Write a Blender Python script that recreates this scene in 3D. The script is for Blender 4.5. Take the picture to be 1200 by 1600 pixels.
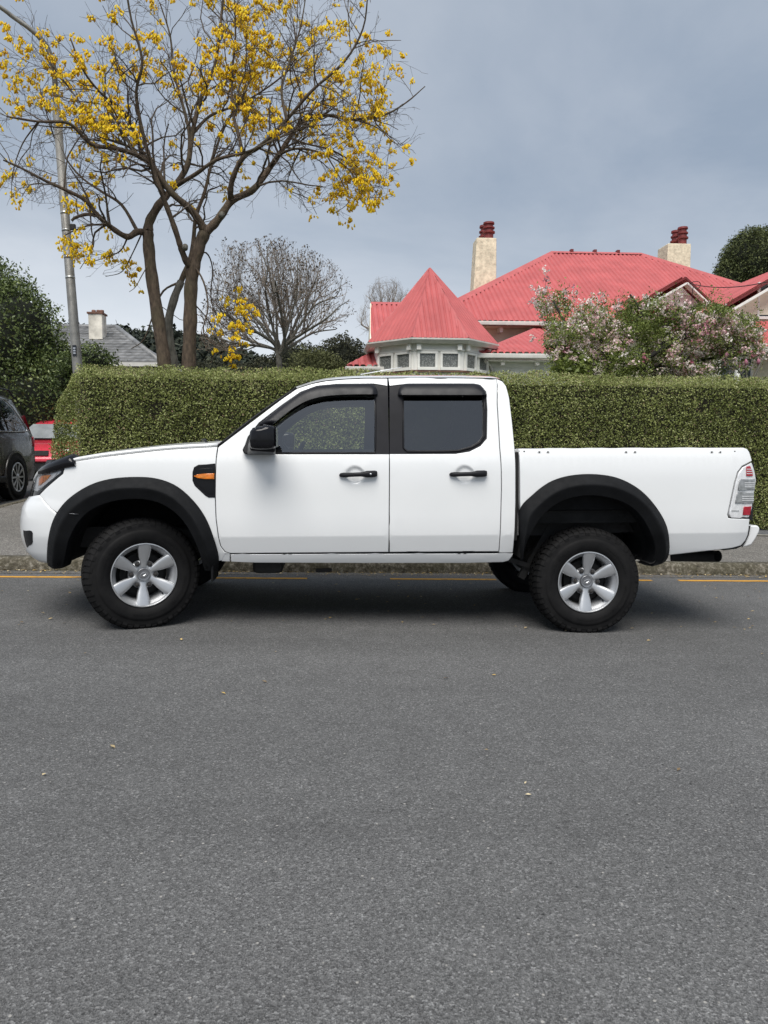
import bpy, bmesh, math, random
import numpy as np
from mathutils import Vector
from mathutils.geometry import delaunay_2d_cdt

for o in list(bpy.data.objects):
    bpy.data.objects.remove(o)
scene = bpy.context.scene
COL = scene.collection
random.seed(7)
RNG = np.random.default_rng(7)
R = math.radians

# ------------------------------------------------------------------ camera
FPX, HOR, YAW = 1150.0, 700.0, R(4.0)          # focal length in pixels of the 1200x1600 photograph
PITCH = math.atan((800 - HOR) / FPX)
CAMZ = 1.234
cam_d = bpy.data.cameras.new('camera')
cam = bpy.data.objects.new('camera', cam_d)
COL.objects.link(cam)
cam_d.sensor_fit = 'VERTICAL'
cam_d.sensor_height = 36.0
cam_d.lens = FPX / 1600 * 36.0
cam_d.clip_start = 0.05
cam_d.clip_end = 6000
cam.location = (0, 0, CAMZ)
cam.rotation_euler = (math.pi / 2 - PITCH, 0, -YAW)
scene.camera = cam

# ------------------------------------------------------------------ sky, sun, exposure
SUN_EL, SUN_AZ = R(58), R(192)                 # high, behind the camera and a little to the left
world = bpy.data.worlds.new('World')
scene.world = world
world.use_nodes = True
wn, wl = world.node_tree.nodes, world.node_tree.links
wn.clear()
w_out = wn.new('ShaderNodeOutputWorld')
w_bg = wn.new('ShaderNodeBackground')
w_bg.inputs['Strength'].default_value = 1.0
wl.new(w_bg.outputs[0], w_out.inputs[0])
sky = wn.new('ShaderNodeTexSky')
sky.sky_type = 'NISHITA'
sky.sun_disc = False
sky.sun_elevation = SUN_EL
sky.sun_rotation = SUN_AZ
skys = wn.new('ShaderNodeVectorMath'); skys.operation = 'SCALE'
skys.inputs['Scale'].default_value = 0.05
wl.new(sky.outputs[0], skys.inputs[0])
tc = wn.new('ShaderNodeTexCoord')
sx = wn.new('ShaderNodeSeparateXYZ'); wl.new(tc.outputs['Generated'], sx.inputs[0])
def wmath(op, a, b=None, clamp=False):
    n = wn.new('ShaderNodeMath'); n.operation = op; n.use_clamp = clamp
    for i, v in enumerate((a, b)):
        if v is None: continue
        if isinstance(v, (int, float)): n.inputs[i].default_value = v
        else: wl.new(v, n.inputs[i])
    return n.outputs[0]
zc = wmath('MAXIMUM', sx.outputs[2], 0.0)
den = wmath('ADD', zc, 0.22)
cu, cv = wmath('DIVIDE', sx.outputs[0], den), wmath('DIVIDE', sx.outputs[1], den)
cxyz = wn.new('ShaderNodeCombineXYZ'); wl.new(cu, cxyz.inputs[0]); wl.new(cv, cxyz.inputs[1])
cn = wn.new('ShaderNodeTexNoise'); cn.inputs['Scale'].default_value = 1.15
cn.inputs['Detail'].default_value = 7; cn.inputs['Roughness'].default_value = 0.55
cn.inputs['Distortion'].default_value = 0.35
wl.new(cxyz.outputs[0], cn.inputs['Vector'])
cr_ = wn.new('ShaderNodeValToRGB')
cr_.color_ramp.elements[0].position = 0.34; cr_.color_ramp.elements[0].color = (0.131, 0.158, 0.196, 1)
cr_.color_ramp.elements[1].position = 0.68; cr_.color_ramp.elements[1].color = (0.214, 0.234, 0.263, 1)
wl.new(cn.outputs['Fac'], cr_.inputs[0])
# the cloud deck thins and brightens towards the skyline
hz = wmath('POWER', wmath('SUBTRACT', 1.0, wmath('MULTIPLY', zc, 3.0, True), True), 1.3)
hn = wn.new('ShaderNodeTexNoise'); hn.inputs['Scale'].default_value = 1.9; hn.inputs['Detail'].default_value = 4
wl.new(tc.outputs['Generated'], hn.inputs['Vector'])
# a break in the cloud low in the west (left of the view)
dt = wn.new('ShaderNodeVectorMath'); dt.operation = 'DOT_PRODUCT'
wl.new(tc.outputs['Generated'], dt.inputs[0]); dt.inputs[1].default_value = (-0.574, 0.819, 0.0)
brk = wmath('MULTIPLY', wmath('SUBTRACT', dt.outputs['Value'], 0.5), 2.3, True)
hz = wmath('MULTIPLY', hz, wmath('MULTIPLY', wmath('ADD', hn.outputs['Fac'], 0.35), wmath('ADD', wmath('MULTIPLY', brk, 1.15), 0.12)), True)
hm = wn.new('ShaderNodeMix'); hm.data_type = 'RGBA'
wl.new(hz, hm.inputs[0]); wl.new(cr_.outputs[0], hm.inputs[6]); hm.inputs[7].default_value = (0.46, 0.468, 0.474, 1)
sm = wn.new('ShaderNodeMix'); sm.data_type = 'RGBA'; sm.inputs[0].default_value = 0.88
wl.new(skys.outputs[0], sm.inputs[6]); wl.new(hm.outputs[2], sm.inputs[7])
wl.new(sm.outputs[2], w_bg.inputs[0])

sun_d = bpy.data.lights.new('sun', 'SUN')
sun = bpy.data.objects.new('sun', sun_d)
COL.objects.link(sun)
sun_d.energy = 1.5
sun_d.angle = R(42)
sun_d.color = (1.0, 0.965, 0.91)
# azimuth measured as in the sky node: clockwise from +Y
sd = Vector((math.sin(SUN_AZ) * math.cos(SUN_EL), math.cos(SUN_AZ) * math.cos(SUN_EL), math.sin(SUN_EL)))
sun.rotation_euler = sd.to_track_quat('Z', 'Y').to_euler()
sun.location = (0, 0, 30)

scene.view_settings.view_transform = 'Standard'
scene.view_settings.look = 'None'
scene.view_settings.gamma = 1.0
scene.view_settings.use_curve_mapping = False
scene.view_settings.exposure = 1.36
scene.render.engine = 'CYCLES'
scene.cycles.use_denoising = True
scene.cycles.max_bounces = 8
scene.cycles.transparent_max_bounces = 16

# ------------------------------------------------------------------ geometry of the view
FH = np.array([math.sin(YAW), math.cos(YAW), 0.0])
RT = np.array([math.cos(YAW), -math.sin(YAW), 0.0])
FW = FH * math.cos(PITCH) - np.array([0, 0, math.sin(PITCH)])
UP = FH * math.sin(PITCH) + np.array([0, 0, math.cos(PITCH)])
CP = np.array([0, 0, CAMZ])
def ray(px, py):
    return FW + RT * ((px - 600) / FPX) - UP * ((py - 800) / FPX)
def at(px, py, Y):
    d = ray(px, py)
    return CP + d * (Y / d[1])
def gz(x):
    """street level: the street falls gently towards the right"""
    return -0.0167 - 0.0281 * max(-16.0, min(16.0, x))

# ------------------------------------------------------------------ materials
def nodes_of(name):
    m = bpy.data.materials.new(name)
    m.use_nodes = True
    nt = m.node_tree
    bs = nt.nodes['Principled BSDF']
    return m, nt.nodes, nt.links, bs
def noise(n, l, scale, detail=4, rough=0.55, coord='Object', dist=0.0, vec=None):
    t = n.new('ShaderNodeTexNoise')
    t.inputs['Scale'].default_value = scale
    t.inputs['Detail'].default_value = detail
    t.inputs['Roughness'].default_value = rough
    t.inputs['Distortion'].default_value = dist
    if vec is None:
        c = n.new('ShaderNodeTexCoord'); vec = c.outputs[coord]
    l.new(vec, t.inputs['Vector'])
    return t.outputs['Fac']
def ramp(n, l, fac, stops):
    r = n.new('ShaderNodeValToRGB')
    e = r.color_ramp.elements
    while len(e) < len(stops): e.new(0.5)
    for i, (p, c) in enumerate(stops):
        e[i].position = p
        e[i].color = (c[0], c[1], c[2], 1) if not isinstance(c, (int, float)) else (c, c, c, 1)
    l.new(fac, r.inputs[0])
    return r.outputs[0]
def mixc(n, l, fac, a, b, mode='MIX'):
    m = n.new('ShaderNodeMix'); m.data_type = 'RGBA'; m.blend_type = mode
    for i, v in ((0, fac), (6, a), (7, b)):
        if isinstance(v, (int, float)): m.inputs[i].default_value = v
        elif isinstance(v, tuple): m.inputs[i].default_value = (v[0], v[1], v[2], 1)
        else: l.new(v, m.inputs[i])
    return m.outputs[2]
def bump(n, l, h, strength, dist, bs, prev=None):
    b = n.new('ShaderNodeBump')
    b.inputs['Strength'].default_value = strength
    b.inputs['Distance'].default_value = dist
    l.new(h, b.inputs['Height'])
    if prev is not None: l.new(prev, b.inputs['Normal'])
    if bs is not None: l.new(b.outputs[0], bs.inputs['Normal'])
    return b.outputs[0]
def pm(name, base, rough=0.5, metal=0.0, var=0.12, scale=6.0, coat=0.0, bmp=0.0, bscale=60.0, spec=0.5, rvar=0.08):
    """plain surface with a little uneven tone, gloss and relief"""
    m, n, l, bs = nodes_of(name)
    f = noise(n, l, scale, 5)
    lo = tuple(c * (1 - var) for c in base); hi = tuple(min(1, c * (1 + var)) for c in base)
    l.new(ramp(n, l, f, [(0.3, lo), (0.7, hi)]), bs.inputs['Base Color'])
    rf = noise(n, l, scale * 2.7, 4)
    l.new(ramp(n, l, rf, [(0.3, max(0.02, rough - rvar)), (0.7, min(1, rough + rvar))]), bs.inputs['Roughness'])
    bs.inputs['Metallic'].default_value = metal
    bs.inputs['Specular IOR Level'].default_value = spec
    if coat:
        bs.inputs['Coat Weight'].default_value = coat
        bs.inputs['Coat Roughness'].default_value = 0.04
    if bmp:
        bump(n, l, noise(n, l, bscale, 4), bmp, 0.01, bs)
    return m
def glass(name, tint, ior=1.5, gain=1.0):
    """thin pane: tinted transparency with a mirror reflection that grows with the angle"""
    m = bpy.data.materials.new(name); m.use_nodes = True
    n, l = m.node_tree.nodes, m.node_tree.links
    n.clear()
    o = n.new('ShaderNodeOutputMaterial'); mx = n.new('ShaderNodeMixShader')
    t = n.new('ShaderNodeBsdfTransparent'); t.inputs[0].default_value = (*tint, 1)
    g = n.new('ShaderNodeBsdfGlossy'); g.inputs['Roughness'].default_value = 0.01
    fr = n.new('ShaderNodeFresnel'); fr.inputs[0].default_value = ior
    f2 = n.new('ShaderNodeMath'); f2.operation = 'MULTIPLY'; f2.inputs[1].default_value = gain; f2.use_clamp = True
    l.new(fr.outputs[0], f2.inputs[0])
    l.new(f2.outputs[0], mx.inputs[0]); l.new(t.outputs[0], mx.inputs[1]); l.new(g.outputs[0], mx.inputs[2])
    l.new(mx.outputs[0], o.inputs[0])
    return m
def leafmat(name, stops, rough=0.5, transl=0.25):
    """foliage: each leaf carries its own number 'rnd' that picks its colour"""
    m, n, l, bs = nodes_of(name)
    a = n.new('ShaderNodeAttribute'); a.attribute_name = 'rnd'
    c = ramp(n, l, a.outputs['Fac'], stops)
    l.new(c, bs.inputs['Base Color'])
    bs.inputs['Roughness'].default_value = rough
    bs.inputs['Specular IOR Level'].default_value = 0.35
    if transl:
        tr = n.new('ShaderNodeBsdfTranslucent'); l.new(c, tr.inputs[0])
        mx = n.new('ShaderNodeMixShader'); mx.inputs[0].default_value = transl
        l.new(bs.outputs[0], mx.inputs[1]); l.new(tr.outputs[0], mx.inputs[2])
        l.new(mx.outputs[0], n['Material Output'].inputs[0])
    return m

M = {}
# --- truck
def paint():
    m, n, l, bs = nodes_of('white_paint')
    f = noise(n, l, 1.6, 6, 0.6)
    c = ramp(n, l, f, [(0.25, (0.79, 0.80, 0.80)), (0.7, (0.83, 0.835, 0.835))])
    # road film: fine specks of grime, denser in streaks
    sp = noise(n, l, 90, 2)
    st = noise(n, l, 3.0, 4)
    g = n.new('ShaderNodeMath'); g.operation = 'MULTIPLY'
    l.new(ramp(n, l, sp, [(0.60, 0.0), (0.74, 0.35)]), g.inputs[0]); l.new(ramp(n, l, st, [(0.45, 0.0), (0.75, 0.6)]), g.inputs[1])
    l.new(mixc(n, l, g.outputs[0], c, (0.60, 0.59, 0.56)), bs.inputs['Base Color'])
    bs.inputs['Roughness'].default_value = 0.42
    bs.inputs['Coat Weight'].default_value = 0.9
    bs.inputs['Coat Roughness'].default_value = 0.06
    return m
M['paint'] = paint()
M['flare'] = pm('black_textured_plastic', (0.0085, 0.009, 0.010), 0.62, var=0.25, scale=9, bmp=0.25, bscale=400, spec=0.14)
M['trim'] = pm('black_trim', (0.010, 0.010, 0.012), 0.4, var=0.2, spec=0.2)
M['pillar'] = pm('black_pillar_film', (0.014, 0.014, 0.017), 0.42, var=0.4, scale=4, spec=0.14)
M['visor'] = pm('smoked_visor_plastic', (0.014, 0.014, 0.017), 0.36, var=0.1, spec=0.22)
M['handle'] = pm('black_handle_plastic', (0.012, 0.012, 0.014), 0.5, spec=0.25)
M['gloss'] = pm('gloss_black', (0.008, 0.008, 0.010), 0.15, var=0.1, spec=0.3)
M['dark'] = pm('underbody_black', (0.012, 0.012, 0.012), 0.85, var=0.4, bmp=0.4, bscale=30)
M['chassis'] = pm('chassis_black', (0.03, 0.029, 0.028), 0.75, var=0.45, bmp=0.3, bscale=40)
M['cabin'] = pm('cabin_grey_trim', (0.14, 0.145, 0.15), 0.8, var=0.2, bmp=0.2, bscale=150)
M['seat'] = pm('seat_cloth', (0.10, 0.103, 0.11), 0.95, var=0.25, bmp=0.3, bscale=200)
M['liner'] = pm('roof_lining', (0.35, 0.36, 0.36), 0.9)
M['glass'] = glass('window_glass', (0.95, 0.98, 0.965), 1.5, 5.2)
M['glass_dark'] = glass('privacy_glass', (0.14, 0.152, 0.158), 1.5, 4.2)
M['lens'] = glass('clear_lens', (0.97, 0.975, 0.98), 1.45, 0.9)
M['amber'] = pm('amber_lens', (0.75, 0.20, 0.012), 0.2, var=0.25, scale=60, coat=1)
M['amber_dark'] = pm('amber_reflector', (0.62, 0.20, 0.02), 0.2, var=0.5, scale=45, coat=1)
M['red_lens'] = pm('red_lens', (0.40, 0.012, 0.03), 0.2, var=0.25, scale=70, coat=1)
M['chrome'] = pm('lamp_chrome', (0.72, 0.73, 0.75), 0.25, metal=1.0, var=0.15)
M['lampwhite'] = pm('lamp_silver', (0.80, 0.80, 0.81), 0.25, metal=0.15, var=0.12, scale=30, coat=1)
M['lampgrey'] = pm('lamp_smoked', (0.34, 0.35, 0.36), 0.2, metal=0.2, var=0.35, scale=25, coat=1)
M['alloy'] = pm('alloy_silver', (0.56, 0.57, 0.585), 0.36, metal=0.7, var=0.04, scale=6, rvar=0.02)
M['cap'] = pm('wheel_cap_grey', (0.23, 0.235, 0.25), 0.35, metal=0.6)
M['steel'] = pm('dull_steel', (0.045, 0.042, 0.040), 0.5, metal=0.4, var=0.4, scale=40)
def rubber():
    m, n, l, bs = nodes_of('tyre_rubber')
    f = noise(n, l, 14, 5)
    l.new(ramp(n, l, f, [(0.3, (0.007, 0.007, 0.0075)), (0.75, (0.015, 0.0145, 0.0145))]), bs.inputs['Base Color'])
    bs.inputs['Roughness'].default_value = 0.72
    bs.inputs['Specular IOR Level'].default_value = 0.16
    bump(n, l, noise(n, l, 120, 3), 0.15, 0.004, bs)
    return m
M['rubber'] = rubber()

# --- ground
def asphalt(name, lo, hi, warm=0.0, specks=True, bs_=1.0):
    m, n, l, bs = nodes_of(name)
    c = n.new('ShaderNodeTexCoord'); v = c.outputs['Object']
    mpr = n.new('ShaderNodeMapping'); mpr.inputs['Scale'].default_value = (0.16, 1.0, 1.0); l.new(v, mpr.inputs[0])
    big = noise(n, l, 0.9, 4, 0.55, vec=mpr.outputs[0])
    mid = noise(n, l, 5.0, 5, 0.65, vec=v)
    vo = n.new('ShaderNodeTexVoronoi'); vo.inputs['Scale'].default_value = 165 * bs_; l.new(v, vo.inputs['Vector'])
    vo2 = n.new('ShaderNodeTexVoronoi'); vo2.inputs['Scale'].default_value = 380 * bs_; l.new(v, vo2.inputs['Vector'])
    sep = n.new('ShaderNodeSeparateColor'); l.new(vo.outputs['Color'], sep.inputs[0])
    sep2 = n.new('ShaderNodeSeparateColor'); l.new(vo2.outputs['Color'], sep2.inputs[0])
    stone = ramp(n, l, sep.outputs[0], [(0.0, lo * 0.45), (0.5, (lo + hi) / 2), (0.9, hi * 1.3), (0.97, hi * 2.3)])
    fine = ramp(n, l, sep2.outputs[1], [(0.0, lo * 0.45), (0.85, hi * 1.1), (1.0, hi * 2.0)])
    base = mixc(n, l, 0.5, stone, fine)
    tone = ramp(n, l, mid, [(0.25, 0.88), (0.75, 1.10)])
    base = mixc(n, l, 1.0, base, tone, 'MULTIPLY')
    base = mixc(n, l, 1.0, base, ramp(n, l, big, [(0.3, 0.83), (0.7, 1.15)]), 'MULTIPLY')
    base = mixc(n, l, 1.0, base, (1 + warm, 1 + warm * 0.35, 1 - warm * 0.6), 'MULTIPLY')
    # worn pale patches where the binder has gone
    wp = noise(n, l, 2.2, 8, 0.7, vec=v)
    base = mixc(n, l, ramp(n, l, wp, [(0.60, 0.0), (0.80, 0.28)]), base, (hi * 1.35, hi * 1.33, hi * 1.28))
    if specks:
        v3 = n.new('ShaderNodeTexVoronoi'); v3.inputs['Scale'].default_value = 17; l.new(v, v3.inputs['Vector'])
        v3.inputs['Randomness'].default_value = 1.0
        base = mixc(n, l, ramp(n, l, v3.outputs['Distance'], [(0.045, 0.75), (0.085, 0.0)]), base, (0.42, 0.40, 0.37))
        v4 = n.new('ShaderNodeTexVoronoi'); v4.inputs['Scale'].default_value = 11; l.new(v, v4.inputs['Vector'])
        base = mixc(n, l, ramp(n, l, v4.outputs['Distance'], [(0.03, 0.8), (0.07, 0.0)]), base, (0.012, 0.012, 0.012))
    l.new(base, bs.inputs['Base Color'])
    bs.inputs['Roughness'].default_value = 0.86
    bs.inputs['Specular IOR Level'].default_value = 0.35
    b1 = bump(n, l, vo.outputs['Distance'], 0.55, 0.006, None)
    b2 = bump(n, l, vo2.outputs['Distance'], 0.35, 0.003, None, b1)
    bump(n, l, mid, 0.3, 0.02, bs, b2)
    return m
M['road'] = asphalt('road_asphalt', 0.086, 0.138, 0.010)
M['sideroad'] = asphalt('side_road_asphalt', 0.07, 0.11)
M['path'] = asphalt('footpath_chip_seal', 0.085, 0.19, 0.10, bs_=0.55)
M['channel'] = asphalt('channel_grit', 0.075, 0.15, 0.08)
M['tar'] = asphalt('smooth_tar_strip', 0.11, 0.15, -0.04, specks=False)
def kerbmat():
    m, n, l, bs = nodes_of('weathered_kerb_concrete')
    c = n.new('ShaderNodeTexCoord'); v = c.outputs['Object']
    f = noise(n, l, 22, 8, 0.75, vec=v)
    base = ramp(n, l, f, [(0.32, (0.025, 0.021, 0.014)), (0.5, (0.12, 0.105, 0.075)), (0.68, (0.38, 0.35, 0.29))])
    mo = noise(n, l, 4.0, 6, 0.7, vec=v)
    base = mixc(n, l, ramp(n, l, mo, [(0.45, 0.0), (0.68, 0.75)]), base, (0.055, 0.05, 0.022))
    l.new(base, bs.inputs['Base Color'])
    bs.inputs['Roughness'].default_value = 0.95
    bump(n, l, f, 0.9, 0.03, bs)
    return m
M['kerb'] = kerbmat()
M['edging'] = pm('edging_concrete', (0.34, 0.325, 0.28), 0.9, var=0.45, scale=18, bmp=0.6, bscale=40)
def linepaint():
    m, n, l, bs = nodes_of('yellow_line_paint')
    c = n.new('ShaderNodeTexCoord'); v = c.outputs['Object']
    f = noise(n, l, 30, 6, 0.7, vec=v)
    w = noise(n, l, 7, 5, 0.7, vec=v)
    base = ramp(n, l, f, [(0.3, (0.50, 0.24, 0.025)), (0.7, (0.66, 0.34, 0.04))])
    base = mixc(n, l, ramp(n, l, w, [(0.54, 0.0), (0.66, 0.85)]), base, (0.16, 0.10, 0.045))
    l.new(base, bs.inputs['Base Color']); bs.inputs['Roughness'].default_value = 0.8
    bump(n, l, f, 0.5, 0.006, bs)
    return m
M['yellow'] = linepaint()
M['soil'] = pm('garden_soil_and_grass', (0.045, 0.06, 0.022), 0.95, var=0.5, scale=3, bmp=0.5, bscale=30)
M['hill'] = pm('wooded_hillside', (0.018, 0.026, 0.018), 0.95, var=0.7, scale=0.25, bmp=1.0, bscale=0.5)

# --- houses
M['roofred'] = pm('red_painted_iron', (0.47, 0.118, 0.118), 0.6, var=0.13, scale=1.6, spec=0.2)
M['roofcap'] = pm('red_ridge_capping', (0.47, 0.122, 0.122), 0.55, var=0.12, scale=2.5, spec=0.25)
M['maroon'] = pm('maroon_bargeboard', (0.16, 0.022, 0.022), 0.5, var=0.15)
M['whitewood'] = pm('white_painted_timber', (0.84, 0.83, 0.78), 0.6, var=0.07, scale=3)
M['cream'] = pm('cream_render', (0.80, 0.75, 0.60), 0.9, var=0.08, scale=2, bmp=0.5, bscale=30)
M['roughcast'] = pm('roughcast_chimney', (0.74, 0.67, 0.50), 0.95, var=0.28, scale=7, bmp=1.0, bscale=14)
M['pot'] = pm('maroon_chimney_pot', (0.19, 0.030, 0.028), 0.55, var=0.3, scale=5)
M['gutter'] = pm('white_gutter', (0.62, 0.60, 0.56), 0.45, var=0.12, scale=4)
def leaded():
    m, n, l, bs = nodes_of('leaded_pane')
    c = n.new('ShaderNodeTexCoord')
    vo = n.new('ShaderNodeTexVoronoi'); vo.inputs['Scale'].default_value = 24; l.new(c.outputs['Object'], vo.inputs['Vector'])
    l.new(ramp(n, l, vo.outputs['Distance'], [(0.30, (0.27, 0.28, 0.27)), (0.52, (0.14, 0.147, 0.14))]), bs.inputs['Base Color'])
    bs.inputs['Roughness'].default_value = 0.12
    bump(n, l, vo.outputs['Distance'], 0.3, 0.01, bs)
    return m
M['pane'] = leaded()
M['paneplain'] = pm('window_pane_dark', (0.05, 0.06, 0.065), 0.06, var=0.3, scale=2)
M['tilegrey'] = pm('grey_concrete_tile', (0.20, 0.20, 0.20), 0.45, var=0.45, scale=1.8, bmp=0.3, bscale=8)
M['brick'] = pm('stained_chimney_plaster', (0.66, 0.62, 0.54), 0.9, var=0.35, scale=2.5, bmp=0.5, bscale=10)
M['terracotta'] = pm('terracotta_cap', (0.17, 0.085, 0.06), 0.8, var=0.3)
M['pole'] = pm('galvanised_pole', (0.24, 0.235, 0.22), 0.55, metal=0.35, var=0.25, scale=6, bmp=0.2, bscale=30)
M['band'] = pm('steel_band', (0.55, 0.55, 0.53), 0.35, metal=0.8)
M['plate'] = pm('black_number_plate', (0.012, 0.016, 0.025), 0.4)
M['plateink'] = pm('pale_plate_figures', (0.42, 0.45, 0.5), 0.5)
M['wire'] = pm('black_cable', (0.015, 0.015, 0.015), 0.6)

# --- plants
def bark(name, lo, hi, moss=(0.05, 0.06, 0.02), mossf=0.35):
    m, n, l, bs = nodes_of(name)
    c = n.new('ShaderNodeTexCoord')
    mp = n.new('ShaderNodeMapping'); mp.inputs['Scale'].default_value = (1, 1, 0.35); l.new(c.outputs['Object'], mp.inputs[0])
    f = noise(n, l, 22, 6, 0.65, vec=mp.outputs[0])
    base = ramp(n, l, f, [(0.3, lo), (0.72, hi)])
    g = noise(n, l, 2.3, 4, vec=c.outputs['Object'])
    base = mixc(n, l, ramp(n, l, g, [(0.48, 0.0), (0.72, mossf)]), base, moss)
    l.new(base, bs.inputs['Base Color']); bs.inputs['Roughness'].default_value = 0.92
    bump(n, l, f, 0.8, 0.02, bs)
    return m
M['bark'] = bark('brown_bark', (0.038, 0.026, 0.018), (0.145, 0.105, 0.072))
M['twig'] = bark('grey_brown_twig', (0.055, 0.042, 0.032), (0.16, 0.125, 0.10))
M['barkgrey'] = bark('lichen_grey_bark', (0.055, 0.050, 0.042), (0.21, 0.20, 0.17), mossf=0.2)
M['barkdark'] = bark('dark_gnarled_bark', (0.015, 0.013, 0.012), (0.05, 0.045, 0.04))
M['twigfar'] = bark('far_twig', (0.17, 0.145, 0.12), (0.34, 0.295, 0.25), mossf=0.0)
M['blossom'] = leafmat('yellow_blossom', [(0.0, (0.70, 0.42, 0.004)), (0.4, (0.90, 0.63, 0.008)), (1.0, (0.95, 0.76, 0.04))], 0.5, 0.35)
M['pod'] = leafmat('dry_seed_pod', [(0.0, (0.05, 0.035, 0.022)), (1.0, (0.14, 0.10, 0.06))], 0.8, 0.0)
M['hedge'] = leafmat('hedge_leaf', [(0.0, (0.048, 0.057, 0.016)), (0.35, (0.188, 0.222, 0.062)), (0.72, (0.35, 0.385, 0.135)), (0.93, (0.50, 0.51, 0.24)), (1.0, (0.28, 0.19, 0.12))], 0.42, 0.25)
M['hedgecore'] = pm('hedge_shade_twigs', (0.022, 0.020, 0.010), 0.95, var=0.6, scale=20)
M['shrub'] = leafmat('dark_shrub_leaf', [(0.0, (0.026, 0.040, 0.013)), (0.6, (0.10, 0.138, 0.042)), (1.0, (0.24, 0.29, 0.10))], 0.38, 0.15)
M['apple'] = leafmat('fresh_green_leaf', [(0.0, (0.06, 0.085, 0.02)), (0.5, (0.20, 0.25, 0.06)), (1.0, (0.40, 0.46, 0.15))], 0.45, 0.3)
M['pink'] = leafmat('pink_petal', [(0.0, (0.56, 0.20, 0.27)), (0.25, (0.74, 0.45, 0.47)), (0.6, (0.84, 0.68, 0.66)), (1.0, (0.88, 0.82, 0.77))], 0.6, 0.3)
M['magnolia'] = leafmat('magnolia_bud', [(0.0, (0.38, 0.09, 0.18)), (1.0, (0.62, 0.32, 0.40))], 0.5, 0.2)
M['conifer'] = leafmat('conifer_spray', [(0.0, (0.024, 0.033, 0.011)), (0.6, (0.085, 0.105, 0.035)), (1.0, (0.18, 0.20, 0.07))], 0.7, 0.1)
M['farleaf'] = leafmat('far_tree_leaf', [(0.0, (0.020, 0.022, 0.014)), (0.6, (0.045, 0.046, 0.026)), (1.0, (0.085, 0.088, 0.045))], 0.8, 0.1)
M['olive'] = leafmat('far_olive_leaf', [(0.0, (0.05, 0.055, 0.02)), (1.0, (0.13, 0.14, 0.055))], 0.8, 0.1)

# --- other cars
M['suvpaint'] = pm('dark_bronze_paint', (0.026, 0.021, 0.017), 0.3, metal=0.1, var=0.15, coat=0.5)
M['redpaint'] = pm('red_car_paint', (0.66, 0.045, 0.075), 0.3, var=0.08, coat=1)
M['carglass'] = glass('car_glass', (0.30, 0.34, 0.35), 1.5, 2.2)
M['screen'] = pm('sky_lit_windscreen', (0.50, 0.53, 0.55), 0.12, metal=0.5, var=0.2, scale=3)  # opaque pane; the sky's reflection is put into its pale base colour

# ------------------------------------------------------------------ object helpers
def tag(o, label, cat, group=None):
    o['label'] = label; o['category'] = cat
    if group: o['group'] = group
    return o
def wloc(p):
    return np.array(p.get('_o', (0, 0, 0)), float) if p is not None else np.zeros(3)
def thing(name, loc, label, cat, group=None):
    o = bpy.data.objects.new(name, None)
    o.empty_display_size = 0.2
    o.location = loc
    o['_o'] = [float(v) for v in loc]
    COL.objects.link(o)
    return tag(o, label, cat, group)
def link(name, me, m, parent=None, kind=None):
    o = bpy.data.objects.new(name, me)
    if m is not None and not me.materials: me.materials.append(m)
    COL.objects.link(o)
    if parent is not None:
        o.parent = parent
        o['_o'] = parent.get('_o', [0, 0, 0])
    if kind: o['kind'] = kind
    return o
def mesh(name, V, F, m, parent=None, smooth=False, kind=None, wn=False, sharp=None):
    """V in world coordinates; stored relative to the thing it belongs to"""
    V = np.asarray(V, float).reshape(-1, 3) - wloc(parent)
    me = bpy.data.meshes.new(name)
    me.from_pydata(V.tolist(), [], [list(map(int, f)) for f in F])
    me.validate()
    if smooth: me.polygons.foreach_set('use_smooth', [True] * len(me.polygons))
    if sharp is not None and smooth:
        me.set_sharp_from_angle(angle=R(sharp))
    o = link(name, me, m, parent, kind)
    if wn:
        o.modifiers.new('wn', 'WEIGHTED_NORMAL')
    return o
def fast(name, V, F, m, parent=None, smooth=False, kind=None, rnd=None):
    """numpy mesh with faces of one size"""
    V = np.asarray(V, np.float32) - wloc(parent).astype(np.float32)
    F = np.asarray(F, np.int32)
    nf, k = F.shape
    me = bpy.data.meshes.new(name)
    me.vertices.add(len(V)); me.vertices.foreach_set('co', V.ravel())
    me.loops.add(nf * k); me.loops.foreach_set('vertex_index', F.ravel())
    me.polygons.add(nf)
    me.polygons.foreach_set('loop_start', np.arange(0, nf * k, k, dtype=np.int32))
    if smooth: me.polygons.foreach_set('use_smooth', np.ones(nf, bool))
    me.update(calc_edges=True)
    if rnd is not None:
        a = me.attributes.new('rnd', 'FLOAT', 'POINT')
        a.data.foreach_set('value', np.asarray(rnd, np.float32))
    return link(name, me, m, parent, kind)
def set_origin(o, loc):
    """move the object's own origin (it is one mesh) to loc, geometry stays"""
    loc = np.array(loc, float)
    n = len(o.data.vertices); c = np.empty(n * 3, np.float32)
    o.data.vertices.foreach_get('co', c)
    o.data.vertices.foreach_set('co', (c.reshape(-1, 3) - loc).astype(np.float32).ravel())
    o.location = loc; o['_o'] = [float(v) for v in loc]
    return o
def copy_tree(o, parent=None):
    c = o.copy(); COL.objects.link(c)
    if parent is not None: c.parent = parent
    for ch in list(o.children): copy_tree(ch, c)
    return c
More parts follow.
